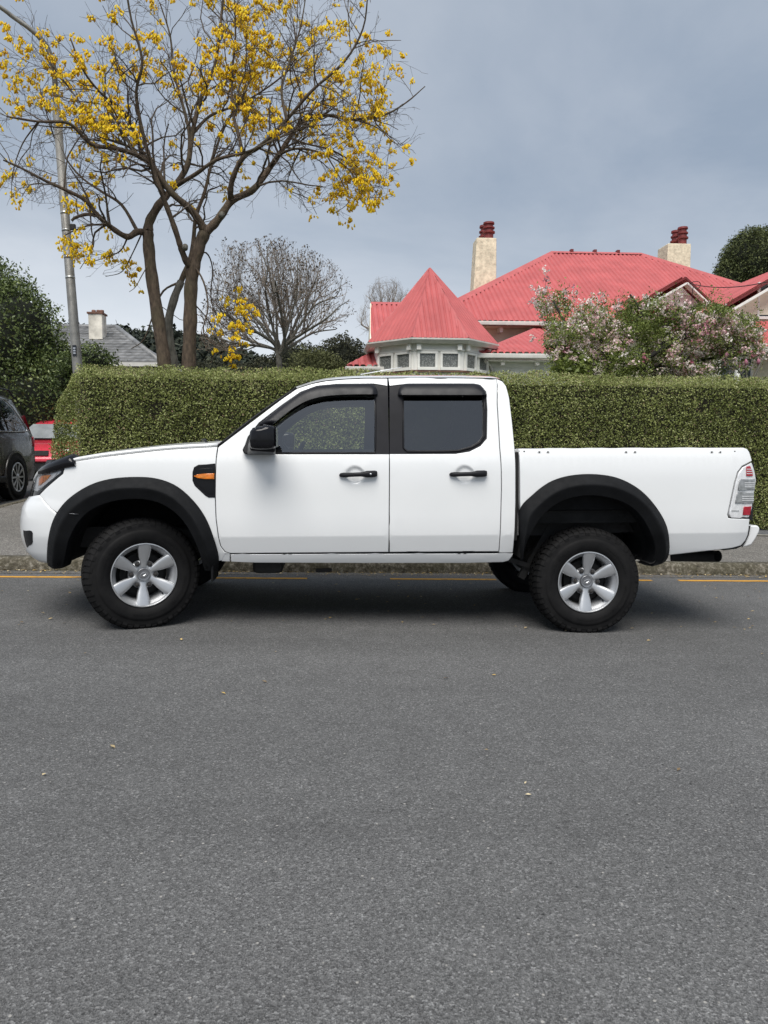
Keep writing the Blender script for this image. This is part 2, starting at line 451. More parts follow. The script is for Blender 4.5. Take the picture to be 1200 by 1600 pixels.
class B:
    """collects simple solids into one mesh"""
    def __init__(s): s.V, s.F = [], []
    def add(s, V, F):
        b = len(s.V); s.V += [tuple(v) for v in V]; s.F += [[i + b for i in f] for f in F]; return s
    def box(s, lo, hi):
        (a, b, c), (d, e, f) = lo, hi
        return s.add([(a, b, c), (d, b, c), (d, e, c), (a, e, c), (a, b, f), (d, b, f), (d, e, f), (a, e, f)],
                     [(0, 3, 2, 1), (4, 5, 6, 7), (0, 1, 5, 4), (1, 2, 6, 5), (2, 3, 7, 6), (3, 0, 4, 7)])
    def hexa(s, P):
        """8 corners: bottom four then top four"""
        return s.add(P, [(0, 3, 2, 1), (4, 5, 6, 7), (0, 1, 5, 4), (1, 2, 6, 5), (2, 3, 7, 6), (3, 0, 4, 7)])
    def bar(s, p, q, w, h, up=(0, 0, 1)):
        p, q, up = np.array(p, float), np.array(q, float), np.array(up, float)
        d = (q - p) / np.linalg.norm(q - p)
        a = np.cross(d, up); a /= np.linalg.norm(a); b = np.cross(a, d)
        a *= w / 2; b *= h / 2
        return s.hexa([p - a - b, p + a - b, p + a + b, p - a + b, q - a - b, q + a - b, q + a + b, q - a + b])
    def tube(s, pts, rad, n=8, cap=True):
        pts = [np.array(p, float) for p in pts]
        rad = [rad] * len(pts) if isinstance(rad, (int, float)) else rad
        V, F = tube_vf(pts, rad, n, cap)
        return s.add(V, F)
    def lathe(s, prof, c, n=24, axis='z'):
        """prof: (radius, height) pairs about an axis through c"""
        V, F = [], []
        for r, h in prof:
            for i in range(n):
                a = 2 * math.pi * i / n
                if axis == 'z': V.append((c[0] + r * math.cos(a), c[1] + r * math.sin(a), c[2] + h))
                elif axis == 'y': V.append((c[0] + r * math.cos(a), c[1] + h, c[2] + r * math.sin(a)))
                else: V.append((c[0] + h, c[1] + r * math.cos(a), c[2] + r * math.sin(a)))
        for k in range(len(prof) - 1):
            for i in range(n):
                j = (i + 1) % n
                F.append((k * n + i, k * n + j, (k + 1) * n + j, (k + 1) * n + i))
        F.append(tuple(range(n))[::-1]); F.append(tuple(range((len(prof) - 1) * n, len(prof) * n)))
        return s.add(V, F)
    def prism(s, poly, vec):
        """planar polygon (3D points) swept by a vector"""
        k = len(poly); p = [np.array(q, float) for q in poly]; v = np.array(vec, float)
        return s.add(p + [q + v for q in p], [tuple(range(k))[::-1], tuple(range(k, 2 * k))] +
                     [(i, (i + 1) % k, k + (i + 1) % k, k + i) for i in range(k)])
    def build(s, name, m, parent=None, smooth=False, kind=None, bevel=0.0, seg=2, sharp=None):
        V = np.asarray(s.V, float) - wloc(parent)
        me = bpy.data.meshes.new(name)
        me.from_pydata(V.tolist(), [], [list(map(int, f)) for f in s.F])
        bm = bmesh.new(); bm.from_mesh(me)
        bmesh.ops.recalc_face_normals(bm, faces=bm.faces)
        bm.to_mesh(me); bm.free()
        if smooth:
            me.polygons.foreach_set('use_smooth', [True] * len(me.polygons))
            if sharp: me.set_sharp_from_angle(angle=R(sharp))
        o = link(name, me, m, parent, kind)
        if bevel:
            b = o.modifiers.new('bevel', 'BEVEL'); b.width = bevel; b.segments = seg; b.limit_method = 'ANGLE'; b.angle_limit = R(35)
            b.harden_normals = False
            me.polygons.foreach_set('use_smooth', [True] * len(me.polygons))
            o.modifiers.new('wn', 'WEIGHTED_NORMAL')
        return o
def frame_of(d):
    d = d / (np.linalg.norm(d) + 1e-9)
    u = np.array([0, 0, 1.0]) if abs(d[2]) < 0.9 else np.array([1.0, 0, 0])
    a = np.cross(d, u); a /= np.linalg.norm(a)
    return a, np.cross(a, d)
def tube_vf(pts, rad, n, cap=True):
    V, F = [], []
    K = len(pts)
    for k in range(K):
        d = pts[min(k + 1, K - 1)] - pts[max(k - 1, 0)]
        a, b = frame_of(d)
        if k and np.dot(a, pa) < 0 and abs(np.dot(a, pa)) > abs(np.dot(b, pa)): a, b = -a, -b
        pa = a
        for i in range(n):
            t = 2 * math.pi * i / n
            V.append(pts[k] + rad[k] * (a * math.cos(t) + b * math.sin(t)))
    for k in range(K - 1):
        for i in range(n):
            j = (i + 1) % n
            F.append((k * n + i, k * n + j, (k + 1) * n + j, (k + 1) * n + i))
    if cap:
        F.append(tuple(range(n))[::-1]); F.append(tuple(range((K - 1) * n, K * n)))
    return V, F
def cr(pts, n=6, closed=False):
    """Catmull-Rom through points of any dimension"""
    P = [np.array(p, float) for p in pts]; K = len(P); out = []
    rng = range(K) if closed else range(K - 1)
    for i in rng:
        p0 = P[(i - 1) % K] if closed or i > 0 else 2 * P[0] - P[1]
        p1, p2 = P[i], P[(i + 1) % K]
        p3 = P[(i + 2) % K] if closed or i + 2 < K else 2 * P[-1] - P[-2]
        for j in range(n):
            t = j / n
            out.append(0.5 * ((2 * p1) + (-p0 + p2) * t + (2 * p0 - 5 * p1 + 4 * p2 - p3) * t * t + (-p0 + 3 * p1 - 3 * p2 + p3) * t ** 3))
    if not closed: out.append(P[-1])
    return out

# ================================================================== the setting
def sheet(name, xs, ys, zf, m, kind='structure', parent=None):
    V = [(x, y, zf(x, y)) for y in ys for x in xs]
    n = len(xs)
    F = [(j * n + i, j * n + i + 1, (j + 1) * n + i + 1, (j + 1) * n + i) for j in range(len(ys) - 1) for i in range(n - 1)]
    return mesh(name, V, F, m, parent, True, kind)
def sstep(a, b, t):
    u = max(0.0, min(1.0, (t - a) / (b - a))); return u * u * (3 - 2 * u)
KERB_Y, PATH_Y = 7.34, 9.62
SIDE_X = -4.95
def KO(x):
    """the kerb runs very slightly askew to the parked truck"""
    return 0.055 * max(-10.0, min(10.0, x))
def side_z(x, y):
    """level of the side street that leaves at the left and of the land behind the hedge"""
    return gz(x) + 0.035 * max(0.0, min(y, 40.0) - 7.2)
def ground_z(x, y):
    return side_z(x, y) - 0.08
GX = [-3000, -900, -300, -100, -40, -24, -16, -12, -9, -7, -5, -4, -2, 0, 2, 4, 6, 8, 10, 13, 16, 24, 40, 100, 300, 900, 3000]
GY = [-3000, -600, -150, -40, -20, -10, 0, 4, 6.5, 8, 9.5, 11, 13, 16, 22, 30, 45, 80, 200, 600, 1500, 4000]
sheet('ground', GX, GY, ground_z, M['soil'])
RX = [-60, -40, -24, -16, -12, -8, -5, -3, -1, 1, 3, 5, 8, 12, 16, 24, 40, 60]
road = sheet('road', RX, [-6.5, -3, 0, 2, 3, 4, 5, 6, 7, 8.1], lambda x, y: gz(x), M['road'])
# broken yellow no-stopping line along the kerb
def strip_on_road(x0, x1, y0, y1, dz, wob, ko=1.0):
    k = max(2, int((x1 - x0) / 0.06)); V = []; F = []
    for i in range(k + 1):
        x = x0 + (x1 - x0) * i / k
        V += [(x, y0 + KO(x) * ko + random.uniform(-wob, wob), gz(x) + dz), (x, y1 + KO(x) * ko + random.uniform(-wob, wob), gz(x) + dz)]
        if i: F.append((2 * i - 2, 2 * i, 2 * i + 1, 2 * i - 1))
    return V, F
def line_x(px): return float(at(px, 903, 7.0)[0])
for a, b in ((-170, -62), (-20, 150), (315, 480), (610, 778), (890, 1031), (1075, 1245), (1380, 1560)):
    V, F = strip_on_road(line_x(a), line_x(b), 6.965, 7.035, 0.003, 0.006)
    mesh('yellow_line_dash', V, F, M['yellow'], road)
# gritty channel between line and kerb
V, F = strip_on_road(-40, 40, 7.19, 7.36, 0.003, 0.012)
mesh('channel', V, F, M['channel'], None, True, 'structure')
# side street
sheet('side_road', [-30, -22, -16, -12, -9, -7, -5.5, -4.5, SIDE_X + 0.02], [6.4, 7.25, 8, 9, 10, 11, 12, 13, 15, 18, 24, 40, 70], lambda x, y: side_z(x, y) + (0.004 if y > 7.2 else -0.03), M['sideroad'])
# footpath with its kerb: a slab whose outline turns the corner into the side street
KH = 0.125
corner = [(SIDE_X, 45), (SIDE_X, 30), (SIDE_X, 20), (SIDE_X, 16), (SIDE_X, 13), (SIDE_X, 11.5), (SIDE_X, 10), (SIDE_X, 9), (SIDE_X, 8.45)]
for i in range(1, 9):
    a = math.pi + (math.pi / 2) * i / 8
    corner.append((SIDE_X + 1.05 + 1.05 * math.cos(a), KERB_Y + 1.05 + 1.05 * math.sin(a)))
xk = SIDE_X + 1.05
while xk < 40:
    xk += 0.12 if xk < 8 else 2.0
    corner.append((xk, KERB_Y))
corner = [(x, y + KO(x) * (1 - sstep(7.4, 9.2, y))) for x, y in corner]
kv, kf, prof_n = [], [], 7
for i, (x, y) in enumerate(corner):
    p, q = corner[max(0, i - 1)], corner[min(len(corner) - 1, i + 1)]
    d = np.array([q[0] - p[0], q[1] - p[1]]); d /= np.linalg.norm(d)
    nrm = np.array([-d[1], d[0]])                   # towards the footpath
    top = gz(x) + KH + .035 * max(0, y - KERB_Y - KO(x))
    j = lambda s: random.uniform(-s, s)
    for off, z in ((-0.02, -0.22), (0.0, -0.10), (0.006 + j(.006), -0.055 + j(.008)), (0.022 + j(.008), -0.018 + j(.006)), (0.05 + j(.006), 0.0 + j(.003)), (0.145 + j(.006), 0.004 + j(.004)), (0.155, -0.06)):
        kv.append((x + nrm[0] * off, y + nrm[1] * off, top + z))
    if i:
        for k in range(prof_n - 1):
            a = (i - 1) * prof_n + k
            kf.append((a, a + prof_n, a + prof_n + 1, a + 1))
mesh('kerb', kv, kf, M['kerb'], None, True, 'structure')
def path_z(x, y):
    return side_z(x, y) + KH - 0.002
PX = [SIDE_X + 1.2, -2.5, -1, 1, 3, 5, 8, 12, 16, 24, 40]
fp = []
for f_ in (0, .3, .65, 1.0):
    for x in PX:
        y = (KERB_Y + KO(x) + .13) * (1 - f_) + 9.66 * f_; fp.append((x, y, gz(x) + KH - .004 + (.035 * (9.66 - 7.2) + .002) * f_))
nq = len(PX)
mesh('footpath', fp, [(j * nq + i, j * nq + i + 1, (j + 1) * nq + i + 1, (j + 1) * nq + i) for j in range(3) for i in range(nq - 1)], M['path'], None, True, 'structure')
sheet('footpath', [SIDE_X + 0.14, -4.3, SIDE_X + 1.2], [8.5, 9.07, 9.7, 11, 13, 16, 20, 30, 45], lambda x, y: path_z(x, y) - 0.004, M['path'])
cv_ = [(SIDE_X + 1.05 + 0.93 * math.cos(a), KERB_Y + 1.05 + 0.93 * math.sin(a)) for a in [math.pi + math.pi / 2 * i / 8 for i in range(9)]]
cv_ = [(x, y + KO(x) * (1 - sstep(7.4, 9.2, y))) for x, y in cv_]
cv_ += [(SIDE_X + 1.25, KERB_Y + 0.12 + KO(SIDE_X)), (SIDE_X + 1.25, 8.55), (SIDE_X + 0.12, 8.55)]
mesh('footpath', [(x, y, path_z(x, y) - 0.002) for x, y in cv_], [tuple(range(len(cv_)))], M['path'], None, False, 'structure')
V, F = strip_on_road(SIDE_X + 1.2, 40, 9.65, 9.76, KH + 0.012 + .085, 0.004, 0.0)
mesh('path_edging', V, F, M['edging'], None, True, 'structure')
V, F = strip_on_road(SIDE_X + 1.2, 40, 9.755, 10.45, KH + 0.004 + .095, 0.0, 0.0)
mesh('tar_strip', V, F, M['tar'], None, True, 'structure')

# far hill with woods on it
hx, hv, hf = np.linspace(-330, 200, 150), [], []
HY = [230, 250, 275, 300, 330, 370, 430]
def hill_h(x):
    return (47 + 4 * math.sin(x * 0.021 + 2) + 1.6 * math.sin(x * 0.11) + 1.0 * math.sin(x * 0.37 + 1)) * (1 - .35 * sstep(-75, -15, x)) * (1 - sstep(-15, 50, x))
for y, k in zip(HY, (0.0, 0.55, 0.8, 0.95, 1.0, 0.9, 0.2)):
    for x in hx:
        hv.append((x, y + random.uniform(-5, 5), hill_h(x) * k + random.uniform(0, 2.4) * (k > 0.1) - 1))
n = len(hx)
for j in range(len(HY) - 1):
    for i in range(n - 1):
        a = j * n + i
        hf.append((a, a + 1, a + n + 1, a + n))
mesh('hill', hv, hf, M['hill'], None, False, 'structure')

# ================================================================== houses
def corrugated(name, poly, m, parent, pitch=0.10, amp=0.014):
    """ribbed iron sheet over a convex planar polygon; first edge is the eave"""
    P = [np.array(p, float) for p in poly]
    u = P[1] - P[0]; u /= np.linalg.norm(u)
    nrm = np.cross(u, P[2] - P[0])
    nrm /= np.linalg.norm(nrm)
    if nrm[2] < 0: nrm = -nrm
    v = np.cross(nrm, u)
    if v[2] < 0: v = -v
    Q = [((p - P[0]) @ u, (p - P[0]) @ v) for p in P]
    us = [q[0] for q in Q]; u0, u1 = min(us), max(us)
    k = max(4, int((u1 - u0) / pitch * 8))
    V, F = [], []
    for i in range(k + 1):
        uu = u0 + (u1 - u0) * min(max(i / k, 1e-5), 1 - 1e-5)
        hits = []
        for a in range(len(Q)):
            (x0, y0), (x1, y1) = Q[a], Q[(a + 1) % len(Q)]
            if (x0 - uu) * (x1 - uu) <= 0 and abs(x1 - x0) > 1e-9:
                hits.append(y0 + (y1 - y0) * (uu - x0) / (x1 - x0))
        lo, hi = min(hits), max(hits)
        h = amp * 2 * min(1.0, abs(math.sin(math.pi * uu / pitch)) * 1.5)
        for vv in (lo, hi): V.append(P[0] + u * uu + v * vv + nrm * h)
        if i: F.append((2 * i - 2, 2 * i, 2 * i + 1, 2 * i - 1))
    return mesh(name, V, F, m, parent, True)
def window(parent, c, right, up, w, h, mframe, mpane, depth=0.06, fw=0.06):
    """framed pane set on a wall; right/up are unit vectors, the outward side is right x up"""
    c, r, u = np.array(c, float), np.array(right, float), np.array(up, float)
    o = np.cross(r, u)
    b = B()
    def slab(x0, x1, y0, y1, d0, d1):
        b.hexa([c + r * x + u * y + o * d for d in (d0, d1) for x, y in ((x0, y0), (x1, y0), (x1, y1), (x0, y1))])
    W, H = w / 2, h / 2
    slab(-W - fw, W + fw, H, H + fw, 0.0, depth); slab(-W - fw, W + fw, -H - fw * 1.3, -H, 0.0, depth + 0.02)
    slab(-W - fw, -W, -H + .001, H - .001, 0.0, depth - .003); slab(W, W + fw, -H + .001, H - .001, 0.0, depth - .003)
    f = b.build('window', mframe, parent)
    mesh('pane', [c + r * x + u * y + o * 0.015 for x, y in ((-W, -H), (W, -H), (W, H), (-W, H))], [(0, 1, 2, 3)], mpane, f)
    return f

hx0 = at(900, 640, 24.5)
H1 = thing('red_roofed_house', (float(hx0[0]), 26.0, 0.0), 'single storey villa with red corrugated iron roof and octagonal turret behind hedge', 'house')
# turret
TC = at(671, 530, 21.6); tcx, tcy = TC[0], 21.6
t_eave = float(at(671, 529.5, 21.6 - 1.8)[2]); t_apex = float(at(671, 421, 21.6)[2])
ang = [R(-90 + 22.5 + 45 * k) + YAW * 0.4 for k in range(8)]
def octp(r, z, k): return np.array([tcx + r * math.cos(ang[k % 8]), tcy + r * math.sin(ang[k % 8]), z])
t_floor = -0.2
rw, re = 1.73, 1.96
b = B()
for k in range(8):
    b.add([octp(rw, t_floor, k), octp(rw, t_floor, k + 1), octp(rw, t_eave - 0.02, k + 1), octp(rw, t_eave - 0.02, k)], [(0, 1, 2, 3)])
tw = b.build('turret_wall', M['whitewood'], H1)
apex = np.array([tcx, tcy, t_apex])
zb = float(at(671, 577, 19.8)[2]); zw0 = float(at(671, 572.5, 19.8)[2]); zw1 = float(at(671, 551, 19.8)[2])
for k in range(8):
    a, c = octp(re, t_eave, k), octp(re, t_eave, k + 1)
    corrugated('turret_roof_panel', [a, c, apex], M['roofred'], H1, 0.14, 0.026)
    d = apex - a
    o = B(); out = np.array([math.cos(ang[k]), math.sin(ang[k]), 0])
    side = np.array([-out[1], out[0], 0])
    w0, w1 = 0.13, 0.05
    p0, p1 = a + np.array([0, 0, 0.02]) , apex + np.array([0, 0, 0.03])
    nn = np.cross(side, d / np.linalg.norm(d)); nn = nn if nn[2] > 0 else -nn
    o.add([p0 - side * w0 - nn * 0.03, p0 + nn * 0.05, p0 + side * w0 - nn * 0.03, p1 - side * w1 - nn * .02, p1 + nn * 0.03, p1 + side * w1 - nn * .02],
          [(0, 1, 4, 3), (1, 2, 5, 4)])
    o.build('hip_capping', M['roofcap'], H1)
    # soffit, fascia gutter and brackets
    o = B(); r1 = re + 0.07
    o.add([octp(re - 0.02, t_eave - 0.11, k), octp(re - 0.02, t_eave - 0.11, k + 1), octp(r1, t_eave - 0.02, k + 1), octp(r1, t_eave - 0.02, k),
           octp(re - 0.02, t_eave + 0.0, k), octp(re - 0.02, t_eave + 0.0, k + 1), octp(r1, t_eave + 0.02, k + 1), octp(r1, t_eave + 0.02, k)],
          [(0, 1, 2, 3), (3, 2, 6, 7), (7, 6, 5, 4), (0, 4, 5, 1), (1, 5, 6, 2), (0, 3, 7, 4)])
    o.build('turret_gutter', M['gutter'], H1)
    o = B(); o.add([octp(rw + .002, t_eave - 0.10, k), octp(rw + .002, t_eave - 0.10, k + 1), octp(re - .03, t_eave - 0.10, k + 1), octp(re - .03, t_eave - 0.10, k)], [(0, 1, 2, 3)])
    o.build('soffit', M['whitewood'], H1)
    pa, pb = octp(rw, 0, k), octp(rw, 0, k + 1)
    rt = (pb - pa) / np.linalg.norm(pb - pa)
    upv = np.array([0, 0, 1.0]); outn = np.cross(rt, upv)
    L = np.linalg.norm(pb - pa)
    if k in (6, 7, 0, 1):
        for s in (-1, 1):
            c = (pa + pb) / 2 + rt * s * L * 0.235; c[2] = (zw0 + zw1) / 2
            window(H1, c, rt, upv, L * 0.32, zw1 - zw0, M['whitewood'], M['pane'])
        for s in (-0.42, 0.42):
            c = (pa + pb) / 2 + rt * s * L
            q = c + outn * 0.10
            B().bar((q[0], q[1], t_eave - 0.11), (q[0], q[1], t_eave - 0.27), 0.07, 0.12, rt).build('eave_bracket', M['whitewood'], H1)
        B().bar((*((pa + outn * .02)[:2]), zw1 + 0.10), (*((pb + outn * .02)[:2]), zw1 + 0.10), 0.03, 0.05).build('wall_rail', M['whitewood'], H1)
        B().bar((*((pa + outn * .03)[:2]), zb - 0.03), (*((pb + outn * .03)[:2]), zb - 0.03), 0.07, 0.05).build('sill_course', M['terracotta'], H1)

# main hipped roof
eFL, eFR = at(652, 502, 24.6), at(1370, 497, 24.6); eFR[2] = eFL[2]
rL, rR = at(862, 396, 30.6), at(1001, 398, 30.6); rR[2] = rL[2]
eBL, eBR = eFL + np.array([0, 12.0, 0]), eFR + np.array([0, 12.0, 0])
corrugated('roof_panel', [eFL, eFR, rR, rL], M['roofred'], H1, 0.18, 0.036)
corrugated('roof_panel', [eBL, eFL, rL], M['roofred'], H1, 0.18, 0.036)
corrugated('roof_panel', [eFR, eBR, rR], M['roofred'], H1, 0.18, 0.036)
corrugated('roof_panel', [eBR, eBL, rL, rR], M['roofred'], H1, 0.18, 0.036)
def capping(p, q, w=0.19, lift=0.05, scallop=True, name='ridge_capping'):
    p, q = np.array(p, float), np.array(q, float)
    d = q - p; L = np.linalg.norm(d); d /= L
    s = np.cross(d, [0, 0, 1.0]); s /= np.linalg.norm(s); nn = np.cross(s, d); nn = nn if nn[2] > 0 else -nn
    V, F = [], []; k = int(L / 0.152) if scallop else 1
    n_ = 2 * k
    for i in range(n_ + 1):
        c = p + d * L * i / n_
        dd = 0.05 if (i % 2 and scallop) else 0.0
        V += [c - s * (w + dd) - nn * 0.075, c + nn * lift, c + s * (w + dd) - nn * 0.075]
        if i:
            a = 3 * i - 3
            F += [(a, a + 1, a + 4, a + 3), (a + 1, a + 2, a + 5, a + 4)]
    return mesh(name, V, F, M['roofcap'], H1)
for p, q in ((rL, rR), (eFL, rL), (eFR, rR)):
    capping(p + np.array([0, 0, .05]), q + np.array([0, 0, .05]))
for f in (0.22, 0.48, 0.74):
    p = rL + (rR - rL) * f
    B().box((p[0] - .06, p[1] - .1, p[2] + .04), (p[0] + .06, p[1] + .1, p[2] + .17)).build('ridge_vent', M['maroon'], H1)
def gutter(p, q, h=0.13, d=0.12, name='gutter', m=None):
    p, q = np.array(p, float), np.array(q, float)
    b = B(); b.bar(p, q, d, h)
    return b.build(name, m or M['gutter'], H1, bevel=0.02)
gutter(eFL + np.array([0, -0.10, -0.05]), eFR + np.array([0, -0.10, -0.05]))
# body of the house
wx0, wx1 = eFL[0] + 0.5, eFR[0] - 0.5
b = B()
b.box((wx0, 25.2, -0.2), (wx1, 36.0, eFL[2] - 0.12))
b.build('wall', M['cream'], H1)
for i in range(9):
    x = wx0 + 1.3 + i * 1.05
    B().box((x - .05, 24.75, eFL[2] - .30), (x + .05, 25.2, eFL[2] - .14)).build('eave_bracket', M['whitewood'], H1)
b = B(); b.add([eFL + np.array([0, -.02, -.125]), eFR + np.array([0, -.02, -.125]), (eFR[0], 25.21, eFL[2] - .125), (eFL[0], 25.21, eFL[2] - .125)], [(0, 1, 2, 3)])
b.build('soffit', M['cream'], H1)
# low hipped roof to the right of the turret with boarded wall under it
lL, lR = at(748, 553, 20.6), at(905, 553, 20.6); lR[2] = lL[2]
lT0 = at(846, 512, 25.15); lT1 = np.array([lR[0] + 0.1, 25.15, lT0[2]])
corrugated('roof_panel', [lL, lR, lT1, lT0], M['roofred'], H1, 0.18, 0.036)
capping(lL + np.array([0, 0, .05]), lT0 + np.array([0, 0, .05]), 0.16, 0.04)
lB = np.array([lL[0] + 0.15, 25.15, lL[2]])
corrugated('roof_panel', [lB, lL, lT0], M['maroon'], H1, 0.152, 0.018)
gutter(lL + np.array([-.15, -.08, -.06]), lR + np.array([0, -.08, -.06]))
pB = lL[2] - 0.15
nb = 0
z = pB
b = B(); b.box((lL[0] + 0.42, 21.15, -0.2), (lR[0] - .05, 25.1, pB)); b.build('porch_wall', M['whitewood'], H1)
for i in range(5):
    B().hexa([(lL[0] + .40, 21.10, z - .17), (lR[0], 21.10, z - .17), (lR[0], 21.148, z - .17), (lL[0] + .40, 21.148, z - .17),
              (lL[0] + .40, 21.125, z), (lR[0], 21.125, z), (lR[0], 21.148, z), (lL[0] + .40, 21.148, z)]).build('weatherboard', M['whitewood'], H1)
    z -= 0.172
gutter(lL + np.array([.3, .42, -.14]), lR + np.array([0, .42, -.14]), .05, .45, 'soffit', M['whitewood'])
for i in range(3):
    x = lL[0] + 0.75 + i * 1.0
    B().box((x - .05, 20.85, pB - .12), (x + .05, 21.1, pB - .0)).build('eave_bracket', M['whitewood'], H1)
# downpipe in the corner
dp = [at(757, 560, 20.75), at(758, 566, 20.85), at(766, 571, 21.0), at(769, 578, 21.05), at(769, 640, 21.05)]
B().tube(dp, 0.05, 8).build('downpipe', M['gutter'], H1, True)
# plain roof behind the turret on the left and the small lean-to
a0, a1 = at(579, 531, 24.4), at(668, 531, 24.4); a1[2] = a0[2]
b0 = at(579.5, 475, 27.2); b1 = np.array([a1[0] + 0.4, 27.2, b0[2]])
corrugated('roof_panel', [a0, a1, b1, b0], M['roofred'], H1, 0.18, 0.036)
capping(b0 + np.array([0, 0, .04]), b1 + np.array([0, 0, .04]), 0.15, 0.04)
b = B(); b.prism([(a0[0] + .14, 24.6, -.2), (a0[0] + .14, 29.8, -.2), (a0[0] + .14, 29.8, a0[2] - .1), (a0[0] + .14, 27.2, b0[2] - .08), (a0[0] + .14, 24.6, a0[2] - .1)], (3.0, 0, 0))
b.build('gable_wall', M['cream'], H1)
B().bar(a0 + np.array([.0, 0, -.05]), b0 + np.array([.0, 0, -.05]), 0.05, 0.17).build('bargeboard', M['cream'], H1)
c0, c1 = at(542, 573, 20.8), at(600, 573, 20.8); c1[2] = c0[2]
d0, d1 = at(588, 549, 22.4), at(602, 549, 22.4)
corrugated('roof_panel', [c0, c1, d1, d0], M['roofred'], H1, 0.18, 0.036)
capping(c0 + np.array([0, 0, .03]), d0 + np.array([0, 0, .03]), 0.09, 0.03)
gutter(c0 + np.array([-.05, -.06, -.05]), c1 + np.array([0, -.06, -.05]), 0.10, 0.1)
b = B(); b.box((c0[0] + .2, 21.0, -.2), (c1[0], 22.3, c0[2] - .08)); b.build('lean_to_wall', M['whitewood'], H1)
# gable dormer and right-hand gable
def gable(apex_px, l_px, r_px, Y, back, wallm, name='gable_wall', win=None):
    ap, l_, r_ = at(*apex_px, Y), at(*l_px, Y), at(*r_px, Y)
    bk = np.array([0, back, 0.0])
    for e, s in ((l_, 1), (r_, -1)):
        poly = [e, e + bk, ap + bk, ap] if s < 0 else [e + bk, e, ap, ap + bk]
        corrugated('roof_panel', poly, M['roofred'], H1, 0.18, 0.036)
        dd = np.array([0, -0.06, -0.07])
        B().bar(e + dd + np.array([0, 0, .06]), ap + dd + np.array([0, 0, .06]), 0.05, 0.06, (0, 1, 0)).build('barge_capping', M['maroon'], H1)
        B().bar(e + dd + np.array([0, -.005, -.13]), ap + dd + np.array([0, -.005, -.13]), 0.05, 0.27, (0, 1, 0)).build('bargeboard', M['whitewood'], H1)
    bb = B(); bb.prism([l_ + np.array([.1, .25, -.15]), r_ + np.array([-.1, .25, -.15]), ap + np.array([0, .25, -.2])], (0, 0.1, 0)); bb.build(name, wallm, H1)
    return ap, l_, r_
gap = gable((1070, 434), (1000, 474), (1112, 474), 23.2, 5.0, M['whitewood'])
g2 = gable((1262, 404), (1130, 481), (1394, 480), 20.4, 6.0, M['cream'])
b = B(); b.box((g2[1][0] + .5, 20.7, -.2), (g2[2][0] - .5, 26, g2[1][2] - .1)); b.build('gable_wing_wall', M['cream'], H1)
wz = at(1200, 470, 20.7)
window(H1, (wz[0] + 0.1, 20.69, wz[2]), (1, 0, 0), (0, 0, 1), 0.75, 0.9, M['whitewood'], M['paneplain'])
wz = at(1130, 577, 20.7)
window(H1, (wz[0] + 0.35, 20.69, wz[2] - .2), (1, 0, 0), (0, 0, 1), 0.9, 1.0, M['whitewood'], M['paneplain'])
# small red veranda roof low on the right
v0, v1 = at(1150, 545, 18.8), at(1290, 545, 18.8); v1[2] = v0[2]
u0, u1 = at(1168, 505, 20.65), at(1290, 505, 20.65); u1[2] = u0[2]
corrugated('roof_panel', [v0, v1, u1, u0], M['roofred'], H1, 0.18, 0.036)
gutter(v0 + np.array([0, -.06, -.05]), v1 + np.array([0, -.06, -.05]), 0.10, 0.1)
for px in (1153, 1215, 1280):
    q = at(px, 560, 18.95)
    B().box((q[0] - .05, 18.9, -.2), (q[0] + .05, 19.0, v0[2] - .1)).build('veranda_post', M['whitewood'], H1)
# chimneys
def chimney(pl, pr, ptop, pbase, Y, pots, taper=0.12):
    tl, tr = at(pl, ptop, Y), at(pr, ptop, Y); zb_ = float(at(pl, pbase, Y)[2]) - 0.9
    w = tr[0] - tl[0]; zt = tl[2]; dpt = w * 1.0
    bb = B()
    bb.hexa([(tl[0] - taper, Y, zb_), (tr[0] + .02, Y, zb_), (tr[0] + .02, Y + dpt, zb_), (tl[0] - taper, Y + dpt, zb_),
             (tl[0], Y, zt), (tr[0], Y, zt), (tr[0], Y + dpt, zt), (tl[0], Y + dpt, zt)])
    ch = bb.build('chimney', M['roughcast'], H1, bevel=0.03)
    for (px, yy, ptp) in pots:
        c = at(px, ptop, yy); zt2 = float(at(px, ptp, yy)[2]); h = zt2 - zt
        r = 0.19
        B().lathe([(r * 1.0, 0), (r * .98, h * .34), (r * 1.32, h * .36), (r * 1.34, h * .44), (r * 1.0, h * .47), (r * .98, h * .60), (r * 1.25, h * .62), (r * 1.25, h * .69), (r * .92, h * .72), (r * .90, h * .84), (r * 1.2, h * .87), (r * 1.15, h * .97), (r * .7, h)],
                  (c[0], yy, zt), 16).build('chimney_pot', M['pot'], ch, True, sharp=35)
chimney(745, 776, 371, 452, 29.5, ((763.5, 29.8, 347), (757.5, 30.6, 352)), 0.16)
chimney(1044, 1080, 380, 425, 33.0, ((1066, 33.4, 354.5), (1056, 34.0, 360)), 0.06)

# service cable to the dormer
q0, q1 = at(1078, 443, 23.0), at(1330, 392, 14.0)
pts = [q0 + (q1 - q0) * t - np.array([0, 0, 0.35 * 4 * t * (1 - t)]) for t in np.linspace(0, 1, 18)]
o = B().tube(pts, 0.013, 5).build('service_cable', M['wire'], None, True)
set_origin(o, q0); tag(o, 'black service cable running from the small white gable to the right', 'cable')
lo = [at(1078, 443, 22.95), at(1085, 440, 22.9), at(1093, 441, 22.9), at(1094, 447, 22.9), at(1089, 451, 22.9), at(1083, 449, 22.95), at(1081, 470, 23.0)]
o = B().tube(cr(lo, 4), 0.012, 5).build('cable_loop', M['wire'], H1, True)

